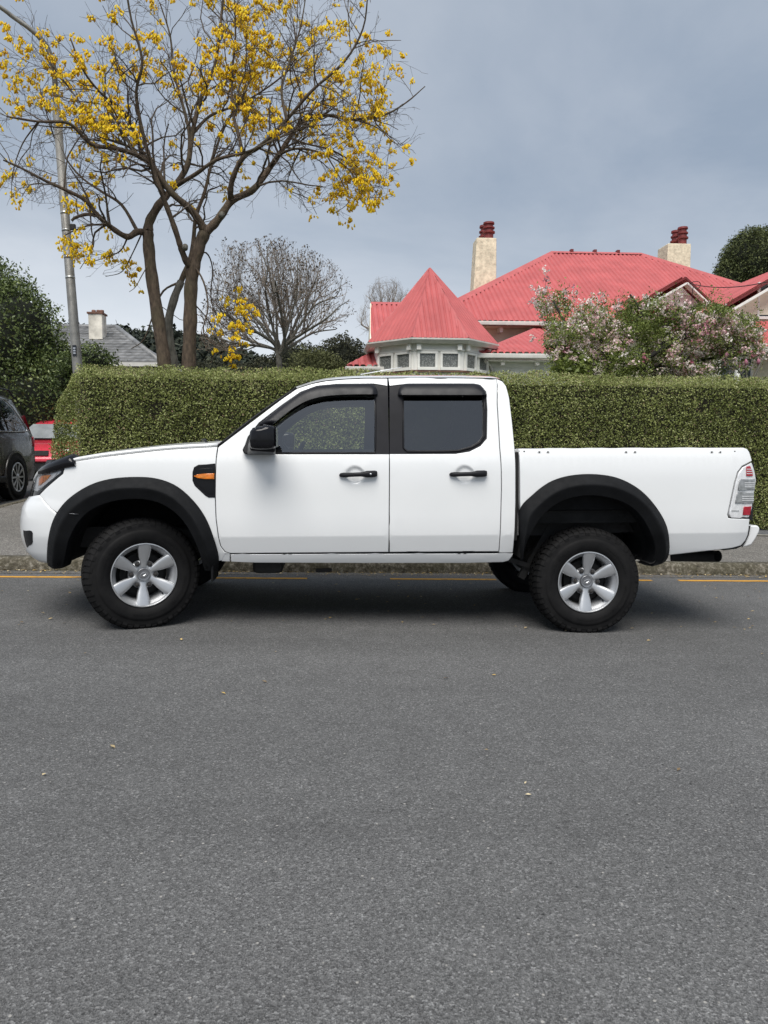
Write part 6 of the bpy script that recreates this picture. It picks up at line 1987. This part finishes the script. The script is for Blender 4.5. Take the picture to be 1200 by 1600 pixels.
B().box((bx1 + .011, YC - .12, 1.0), (bx1 + .03, YC + .12, 1.07)).build('tailgate_handle', M['trim'], TRUCK, bevel=.006)
for px in (842.5, 856, 978, 992, 1112, 1125):
    c = S3(px, 706.8)
    st = B().lathe([(.013, .004), (.013, -.0015), (.0115, -.0028), (.0075, -.0028), (.006, -.0005), (.0005, -.0005)], (c[0], c[1], c[2]), 18, 'y').build('stud_washer', M['paint'], TRUCK, True, sharp=30)
    B().lathe([(.0048, .0), (.0048, -.0034), (.002, -.0042)], (c[0], c[1] - .0006, c[2]), 10, 'y').build('stud', M['steel'], st, True)
for px, py, r_ in ((819, 705.5, .0055), (811.5, 704.5, .003), (1148, 705.3, .005)):
    c = S3(px, py); B().lathe([(r_, .002), (r_, -.0012), (r_ * .5, -.0014)], tuple(c), 12, 'y').build('drill_hole', M['dark'], TRUCK, True)
B().box((S(800, 700)[0] - .10, Y0 + .035, .60), (bx0 + .004, 2 * YC - Y0 - .035, zt_ - .03)).build('cab_gap_filler', M['dark'], TRUCK)
# --- rear bumper
pr_ = [(1172.8, 821), (1184.5, 821), (1188, 825), (1187, 831), (1180.5, 843), (1175, 851), (1168, 854), (1161, 855.5), (1165.5, 848), (1170.5, 836)]
poly = [at(x, y, Y0 + .12) for x, y in pr_]
b = B(); b.prism(poly, (0, 2 * HALF - .24, 0)); b.build('rear_bumper', M['paint'], TRUCK, bevel=.016, seg=3)
b = B(); b.prism([at(x, y, Y0 + .10) for x, y in ((1172.5, 822), (1170, 836), (1164.5, 847), (1158, 854), (1150, 857.5), (1130, 860), (1130, 845), (1160, 820))], (0, 2 * HALF - .2, 0)); b.build('bumper_gap', M['dark'], TRUCK)
# --- underbody
gx_ = lambda px, py, Y: at(px, py, Y)
for sgn in (1, -1):
    y0 = Y0 + .36 if sgn > 0 else 2 * YC - Y0 - .46
    b = B()
    pts = [(-1.95, .60), (-1.2, .62), (-.7, .50), (1.0, .49), (1.4, .66), (2.2, .68), (2.85, .64)]
    for (xa, za), (xb, zb_) in zip(pts, pts[1:]): b.bar((xa, y0 + .05, za), (xb, y0 + .05, zb_), .09, .14)
    b.build('chassis_rail', M['chassis'], TRUCK)
    xr, zr = rear_loc[0], rear_loc[2]
    b = B(); sp = [(xr - .62, .46), (xr - .3, zr + .06), (xr, zr + .03), (xr + .35, zr + .09), (xr + .68, .52)]
    yl = y0 + (.0 if sgn > 0 else .05)
    for (xa, za), (xb, zb_) in zip(sp, sp[1:]): b.bar((xa, yl, za), (xb, yl, zb_), .06, .035)
    b.build('leaf_spring', M['chassis'], TRUCK)
    b = B().bar((xr - .70, yl, .52), (xr - .58, yl, .42), .06, .06); b.build('spring_hanger', M['chassis'], TRUCK)
    b = B().bar((xr - .40, yl + .02, zr - .02), (xr - .15, yl + .02, .72), .05, .05); b.build('shock_absorber', M['chassis'], TRUCK)
B().box((-1.9, Y0 + .40, .56), (.9, 2 * YC - Y0 - .40, .66)).build('floor_pan', M['dark'], TRUCK)
B().box((bx0 - .1, Y0 + .2, .70), (bx1 - .1, 2 * YC - Y0 - .2, .79)).build('bed_floor', M['dark'], TRUCK)
B().box((-.9, Y0 + .12, .50), (bx0 - .05, 2 * YC - Y0 - .12, .56)).build('cab_floor', M['dark'], TRUCK)
def lump_part(name, x0, x1, ya, yb_, z0, z1, m='chassis'):
    B().box((x0, ya, z0), (x1, yb_, z1)).build(name, M[m], TRUCK, bevel=.03)
q = gx_(418, 893, Y0 + .55)
lump_part('transfer_case', q[0] - .10, q[0] + .12, Y0 + .45, Y0 + .75, q[2], .58)
lump_part('gearbox', -1.2, .1, YC - .16, YC + .16, .42, .62)
q = gx_(506, 893, Y0 + .5)
b = B(); b.bar((q[0] - .05, Y0 + .5, .52), (q[0] - .05, Y0 + .5, q[2]), .015, .03); b.bar((q[0] + .05, Y0 + .5, .52), (q[0] + .05, Y0 + .5, q[2]), .015, .03); b.bar((q[0] - .06, Y0 + .5, q[2] + .01), (q[0] + .06, Y0 + .5, q[2] + .01), .03, .025)
b.build('tie_down_bracket', M['chassis'], TRUCK)
lump_part('fuel_tank', .15, 1.05, Y0 + .95, Y0 + 1.42, .40, .58)
B().lathe([(.045, 0), (.045, 1.1), (.13, 1.16), (.13, 1.38), (.045, 1.42), (.045, 1.56)], (rear_loc[0], Y0 + .10, rear_loc[2]), 14, 'y').build('rear_axle', M['chassis'], TRUCK, True, sharp=40)
B().lathe([(.04, 0), (.04, 1.3)], (front_loc[0], Y0 + .25, front_loc[2]), 12, 'y').build('front_axle', M['chassis'], TRUCK, True)
ex = [at(1048, 868, 5.30), at(1075, 868.5, 5.26), at(1098, 869, 5.22), at(1110, 869, 5.18), at(1122, 869, 5.12)]
B().tube(cr(ex, 3), .042, 14, False).build('exhaust_pipe', M['dark'], TRUCK, True)
lump_part('tow_bracket', at(1050, 860, 5.3)[0], at(1100, 860, 5.3)[0], Y0 + .35, YC, .50, .55)
for (px, py, w_) in ((333, 876, .012),):
    c = S3(px, py)
    mf = at(px - 3, py + 28, c[1] + .08)
    B().hexa([(c[0] - .012, Y0 + .03, mf[2]), (c[0] + .002, Y0 + .03, mf[2]), (c[0] + .002, Y0 + .26, mf[2]), (c[0] - .012, Y0 + .26, mf[2]),
              (c[0] - .004, Y0 + .03, c[2] + .15), (c[0] + .012, Y0 + .03, c[2] + .15), (c[0] + .012, Y0 + .26, c[2] + .15), (c[0] - .004, Y0 + .26, c[2] + .15)]).build('mud_flap', M['flare'], TRUCK)
# --- cabin
dx = S(372, 690)[0]
B().hexa([(dx - .25, Y0 + .14, .95), (dx + .18, Y0 + .14, .95), (dx + .18, 2 * YC - Y0 - .14, .95), (dx - .25, 2 * YC - Y0 - .14, .95),
          (dx - .25, Y0 + .16, 1.20), (dx + .10, Y0 + .16, 1.225), (dx + .10, 2 * YC - Y0 - .16, 1.225), (dx - .25, 2 * YC - Y0 - .16, 1.20)]).build('dashboard', M['cabin'], TRUCK, bevel=.04)
for yc in (YC - .38, YC + .38):
    for xs_, nm in ((.34, 'front_seat'), (1.02, 'rear_seat')):
        s_ = B().hexa([(xs_ - .42, yc - .25, .78), (xs_ + .02, yc - .25, .76), (xs_ + .02, yc + .25, .76), (xs_ - .42, yc + .25, .78), (xs_ - .45, yc - .25, .93), (xs_ + .02, yc - .25, .90), (xs_ + .02, yc + .25, .90), (xs_ - .45, yc + .25, .93)]).build(nm, M['seat'], TRUCK, bevel=.05)
        B().hexa([(xs_ - .02, yc - .25, .85), (xs_ + .12, yc - .25, .85), (xs_ + .12, yc + .25, .85), (xs_ - .02, yc + .25, .85), (xs_ + .16, yc - .21, 1.34), (xs_ + .25, yc - .21, 1.34), (xs_ + .25, yc + .21, 1.34), (xs_ + .16, yc + .21, 1.34)]).build('seat_back', M['seat'], s_, bevel=.05)
        B().hexa([(xs_ + .18, yc - .13, 1.37), (xs_ + .27, yc - .13, 1.37), (xs_ + .27, yc + .13, 1.37), (xs_ + .18, yc + .13, 1.37), (xs_ + .20, yc - .12, 1.53), (xs_ + .28, yc - .12, 1.53), (xs_ + .28, yc + .12, 1.53), (xs_ + .20, yc + .12, 1.53)]).build('headrest', M['seat'], s_, bevel=.04)
wc = np.array([dx + .30, YC + .38, 1.12]); rg = []
for i in range(25):
    a = 2 * math.pi * i / 24; rg.append(wc + np.array([math.sin(a) * .09, math.cos(a) * .185, math.sin(a) * .16]))
B().tube(rg, .016, 8, False).build('steering_wheel', M['trim'], TRUCK, True)

# ================================================================== parked cars at the left
def car_wheel(parent, c, r, w, axis_sign, m_rim, spokes=10):
    """road wheel whose axle lies along X"""
    b = B(); s = axis_sign
    prof_ = [(r * .66, 0), (r * .70, .012), (r * .88, .012), (r * .97, -.02), (r, -.06), (r, -w + .04), (r * .9, -w), (r * .6, -w)]
    ty = B().lathe([(a, s * h) for a, h in prof_], c, 32, 'x').build('wheel', M['rubber'], parent, True, sharp=50)
    V, F = ring_mesh([(.0, r * .66), (.012, r * .655), (.012, r * .60), (-.06, r * .58)], 36)
    mesh('rim', [(c[0] + s * v[1], c[1] + v[0], c[2] + v[2]) for v in V], F, m_rim, ty, True)
    for k in range(spokes):
        a = 2 * math.pi * k / spokes
        d = np.array([0, math.cos(a), math.sin(a)])
        B().bar(np.array(c) + d * r * .10 + np.array([s * -.01, 0, 0]), np.array(c) + d * r * .62 + np.array([s * .004, 0, 0]), .03, .022, (1, 0, 0)).build('spoke', m_rim, ty)
    B().lathe([(r * .16, s * -.03), (r * .15, s * .004), (r * .05, s * .01)], c, 14, 'x').build('centre_cap', m_rim, ty, True)
    B().lathe([(r * .55, s * -.10), (r * .55, s * -.09)], c, 20, 'x').build('brake_disc', M['dark'], ty)
    return ty
def loft_car(name, parent, m, stations, sym_x, seg=None):
    """stations along Y: (y, [(half width, z) ... from sill up to roof centre])"""
    V, F = [], []; n = len(stations[0][1])
    for y, pr in stations:
        for hw, z in pr: V.append((sym_x + hw, y, z))
        for hw, z in reversed(pr[:-1]): V.append((sym_x - hw, y, z))
    k = 2 * n - 1
    for i in range(len(stations) - 1):
        for j in range(k - 1): F.append((i * k + j, i * k + j + 1, (i + 1) * k + j + 1, (i + 1) * k + j))
    F += [tuple(range(k)), tuple(reversed(range((len(stations) - 1) * k, len(stations) * k)))]
    return mesh(name, V, F, m, parent, True, sharp=42)

# ---- dark SUV, nose towards the main street (its tail is the part in view)
wr = at(25, 742, 13.15)
SX = float(wr[0]) + .02             # outer face of the near side
SG = side_z(SX, 13.1)
SUV = thing('suv', (SX - .93, 12.0, SG), 'dark bronze suv cut off by the left edge of the picture', 'car')
cxs = SX - .93; yw = 13.12
z = lambda v: SG + v * 1.06
def st(y, hw, belt, roof, rw, low=.30): return (y, [(hw * .93, z(low)), (hw, z(low + .16)), (hw * 1.0, z(.72)), (hw * .985, z(belt - .06)), (hw * .955, z(belt)), (rw + (hw * .955 - rw) * .42, z(belt + (roof - belt) * .55)), (rw, z(roof - .07)), (rw * .86, z(roof - .015)), (0, z(roof + .01))])
yr = yw + 1.02
loft_car('body', SUV, M['suvpaint'], [st(yr, .80, 1.02, 1.10, .55, .42), st(yr - .04, .87, 1.06, 1.42, .60, .36), st(yr - .14, .91, 1.08, 1.60, .62), st(yr - .45, .93, 1.08, 1.715, .66), st(yr - 1.2, .935, 1.06, 1.75, .68), st(yr - 2.2, .935, 1.03, 1.755, .68), st(yr - 3.0, .93, 1.02, 1.66, .66), st(yr - 3.35, .925, 1.00, 1.40, .70), st(yr - 3.75, .92, .99, 1.08, .74), st(yr - 4.4, .88, .90, .96, .66, .34), st(yr - 4.68, .74, .78, .84, .55, .42), st(yr - 4.76, .58, .62, .68, .45, .46)], cxs)
# side windows follow the slope of the upper body
def suv_side(name, poly, m, off, parent=SUV, sgn=1):
    """poly: (y, z) on the near side; x taken from the upper body's slope"""
    V = []
    for y, zz in poly:
        b_, rf_, hw, rw = 1.065, 1.735, .935 * .955, .67
        t = max(0, min(1, (zz - b_) / (rf_ - b_)))
        x = cxs + sgn * (hw + (rw - hw) * (t * 1.02) + off) if zz > b_ else cxs + sgn * (.935 + off)
        if y > yr - .45: x -= sgn * .05 * ((y - (yr - .45)) / .45) ** 2
        V.append((x, y, z(zz)))
    return mesh(name, V, [tuple(range(len(V)))] if sgn > 0 else [tuple(reversed(range(len(V))))], m, parent)
qg = [(yr - 1.15, 1.12), (yr - .42, 1.14), (yr - .50, 1.28), (yr - .72, 1.50), (yr - .92, 1.60), (yr - 1.15, 1.62)]
suv_side('quarter_window', qg, M['carglass'], .022)
suv_side('rear_door_window', [(yr - 2.05, 1.10), (yr - 1.22, 1.12), (yr - 1.22, 1.62), (yr - 2.05, 1.63)], M['carglass'], .022)
suv_side('front_door_window', [(yr - 2.95, 1.09), (yr - 2.12, 1.10), (yr - 2.12, 1.63), (yr - 2.55, 1.60)], M['carglass'], .022)
def suv_rail(pts, r, m, name):
    P = []
    for y, zz in pts:
        t = max(0, min(1, (zz - 1.065) / .67)); P.append(np.array((cxs + .893 + (.67 - .893) * t + .026 - (.05 * ((y - (yr - .45)) / .45) ** 2 if y > yr - .45 else 0), y, z(zz))))
    B().tube(P, r, 6).build(name, m, SUV, True)
suv_rail([(yr - 3.0, 1.075), (yr - 1.15, 1.105), (yr - .40, 1.125), (yr - .47, 1.28), (yr - .70, 1.52), (yr - .90, 1.63), (yr - 2.2, 1.655)], .011, M['chrome'], 'window_chrome')
B().tube([(cxs + .66, yr - .35, z(1.70)), (cxs + .68, yr - .6, z(1.80)), (cxs + .68, yr - 2.4, z(1.81)), (cxs + .66, yr - 2.7, z(1.73))], .016, 8).build('roof_rail', M['trim'], SUV, True)
# windscreen and headlamps at the front end
mesh('windscreen', [(cxs - .70, yr - 3.70, z(1.13)), (cxs + .70, yr - 3.70, z(1.13)), (cxs + .58, yr - 3.06, z(1.66)), (cxs - .58, yr - 3.06, z(1.66))], [(0, 1, 2, 3)], M['carglass'], SUV)
for s in (-1, 1):
    B().hexa([(cxs + s * .48, yr - 4.72, z(.74)), (cxs + s * .78, yr - 4.56, z(.74)), (cxs + s * .84, yr - 4.36, z(.74)), (cxs + s * .50, yr - 4.55, z(.74)), (cxs + s * .48, yr - 4.68, z(.84)), (cxs + s * .76, yr - 4.52, z(.90)), (cxs + s * .82, yr - 4.32, z(.92)), (cxs + s * .50, yr - 4.5, z(.86))]).build('headlight', M['chrome'], SUV, bevel=.02)
B().box((cxs - .42, yr - 4.80, z(.55)), (cxs + .42, yr - 4.68, z(.78))).build('grille', M['dark'], SUV, bevel=.02)
# tail lamp running up the rear corner
b = B(); b.hexa([(cxs + .80, yr - .02, z(.98)), (cxs + .90, yr - .13, z(.98)), (cxs + .86, yr - .10, z(.98)), (cxs + .78, yr - .0, z(.98)), (cxs + .66, yr - .06, z(1.40)), (cxs + .76, yr - .16, z(1.40)), (cxs + .72, yr - .10, z(1.40)), (cxs + .64, yr - .04, z(1.40))])
b.build('tail_lamp', M['red_lens'], SUV, bevel=.015)
B().hexa([(cxs + .925, yr - .18, z(.86)), (cxs + .88, yr - .02, z(.86)), (cxs + .80, yr - .03, z(.86)), (cxs + .84, yr - .19, z(.86)), (cxs + .915, yr - .18, z(1.04)), (cxs + .86, yr - .02, z(1.04)), (cxs + .78, yr - .03, z(1.04)), (cxs + .83, yr - .19, z(1.04))]).build('tail_lamp', M['red_lens'], SUV, bevel=.02)
B().box((cxs + .925, yw - .95, z(.90)), (cxs + .955, yw - .72, z(.935))).build('door_handle', M['chrome'], SUV, bevel=.01)
B().box((cxs + .934, yw - .56, z(.42)), (cxs + .9375, yw - .552, z(1.06))).build('door_seam', M['dark'], SUV)
B().box((cxs - .85, yr - .05, z(.34)), (cxs + .85, yr + .05, z(.62))).build('rear_bumper', M['suvpaint'], SUV, bevel=.05)
B().hexa([(cxs + .88, yw - 2.6, z(.28)), (cxs + .955, yw - 2.6, z(.30)), (cxs + .955, yw - .42, z(.30)), (cxs + .88, yw - .42, z(.28)), (cxs + .88, yw - 2.6, z(.42)), (cxs + .955, yw - 2.6, z(.40)), (cxs + .955, yw - .42, z(.40)), (cxs + .88, yw - .42, z(.42))]).build('side_skirt', M['trim'], SUV, bevel=.02)
for yy_ in (yw, yw - 2.86):
    # dark arch with a raised lip, then the wheels
    V, F = [], []
    for i in range(25):
        a = math.pi * (-.12 + 1.24 * i / 24)
        for x_, r_ in ((cxs + .925, .46), (cxs + .952, .455), (cxs + .952, .42), (cxs + .70, .415)): V.append((x_, yy_ + r_ * math.cos(a), z(.37) + r_ * math.sin(a)))
        if i:
            for j in range(3): F.append((4 * i - 4 + j, 4 * i + j, 4 * i + 1 + j, 4 * i - 3 + j))
    mesh('wheel_arch', V, F, M['suvpaint'], SUV, True, sharp=40)
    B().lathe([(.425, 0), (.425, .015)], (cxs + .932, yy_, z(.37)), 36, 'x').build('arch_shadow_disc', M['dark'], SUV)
    car_wheel(SUV, (cxs + .952, yy_, z(.368)), .39, .235, 1, M['alloy'])
    car_wheel(SUV, (cxs - .952, yy_, z(.368)), .39, .235, -1, M['alloy'], 5)

# ---- red hatchback behind it, facing the camera
RY = 16.7; RX = -6.62; RG = side_z(RX, RY)
RC = thing('red_car', (RX, RY + 2, RG), 'red hatchback parked behind the dark suv and beside the hedge', 'car')
z = lambda v: RG + v
def rs(y, hw, belt, roof, rw, low=.22): return (y, [(hw * .92, z(low)), (hw, z(low + .14)), (hw, z(.58)), (hw * .97, z(belt - .05)), (hw * .93, z(belt)), (rw + (hw * .93 - rw) * .4, z(belt + (roof - belt) * .55)), (rw, z(roof - .05)), (rw * .8, z(roof - .012)), (0, z(roof))])
loft_car('body', RC, M['redpaint'], [rs(RY, .62, .50, .54, .48, .26), rs(RY + .05, .76, .62, .68, .60), rs(RY + .25, .83, .70, .77, .66), rs(RY + .6, .85, .76, .84, .70), rs(RY + .98, .86, .84, .905, .72), rs(RY + 1.03, .86, .85, .915, .72), rs(RY + 1.75, .86, .88, 1.365, .56), rs(RY + 2.1, .86, .90, 1.45, .56), rs(RY + 3.0, .86, .92, 1.47, .56), rs(RY + 3.6, .84, .93, 1.34, .54), rs(RY + 3.95, .78, .85, .95, .5), rs(RY + 4.02, .70, .62, .70, .45)], RX)
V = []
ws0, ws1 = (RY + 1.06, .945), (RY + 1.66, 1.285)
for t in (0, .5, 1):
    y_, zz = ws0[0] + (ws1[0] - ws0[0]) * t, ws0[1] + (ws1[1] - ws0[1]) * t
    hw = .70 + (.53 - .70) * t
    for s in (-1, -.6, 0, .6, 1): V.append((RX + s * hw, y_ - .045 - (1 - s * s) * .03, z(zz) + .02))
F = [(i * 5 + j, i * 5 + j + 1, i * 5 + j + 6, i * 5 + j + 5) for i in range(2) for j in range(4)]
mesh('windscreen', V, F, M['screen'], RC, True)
B().tube([(RX - .72, RY + .98, z(.935)), (RX, RY + .92, z(.945)), (RX + .72, RY + .98, z(.935))], .022, 6).build('wiper_cowl', M['trim'], RC, True)
for s in (-1, 1):
    B().hexa([(RX + s * .40, RY + .015, z(.56)), (RX + s * .78, RY + .12, z(.58)), (RX + s * .78, RY + .30, z(.58)), (RX + s * .40, RY + .2, z(.56)), (RX + s * .40, RY + .06, z(.68)), (RX + s * .77, RY + .20, z(.71)), (RX + s * .77, RY + .32, z(.71)), (RX + s * .40, RY + .2, z(.68))]).build('headlight', M['chrome'], RC, bevel=.02)
    B().hexa([(RX + s * .84, RY + 1.0, z(.92)), (RX + s * 1.0, RY + 1.02, z(.92)), (RX + s * 1.0, RY + 1.12, z(.92)), (RX + s * .84, RY + 1.12, z(.92)), (RX + s * .84, RY + 1.0, z(1.03)), (RX + s * 1.0, RY + 1.02, z(1.03)), (RX + s * 1.0, RY + 1.12, z(1.03)), (RX + s * .84, RY + 1.12, z(1.03))]).build('door_mirror', M['redpaint'], RC, bevel=.02)
    for yy_ in (RY + .72, RY + 3.2):
        car_wheel(RC, (RX + s * .865, yy_, z(.30)), .30, .19, s, M['alloy'], 7)
B().hexa([(RX - .39, RY - .02, z(.565)), (RX + .39, RY - .02, z(.565)), (RX + .39, RY + .2, z(.565)), (RX - .39, RY + .2, z(.565)), (RX - .39, RY + .04, z(.675)), (RX + .39, RY + .04, z(.675)), (RX + .39, RY + .2, z(.675)), (RX - .39, RY + .2, z(.675))]).build('grille', M['dark'], RC, bevel=.01)
B().hexa([(RX - .72, RY - .10, z(.42)), (RX + .72, RY - .10, z(.42)), (RX + .80, RY + .25, z(.42)), (RX - .80, RY + .25, z(.42)), (RX - .70, RY - .07, z(.545)), (RX + .70, RY - .07, z(.545)), (RX + .80, RY + .25, z(.545)), (RX - .80, RY + .25, z(.545))]).build('front_bumper', M['redpaint'], RC, bevel=.04)
B().hexa([(RX - .70, RY - .06, z(.22)), (RX + .70, RY - .06, z(.22)), (RX + .80, RY + .25, z(.22)), (RX - .80, RY + .25, z(.22)), (RX - .70, RY - .06, z(.41)), (RX + .70, RY - .06, z(.41)), (RX + .80, RY + .25, z(.41)), (RX - .80, RY + .25, z(.41))]).build('lower_intake', M['dark'], RC, bevel=.02)

for o in list(bpy.data.objects):
    if '_o' in o.keys(): del o['_o']
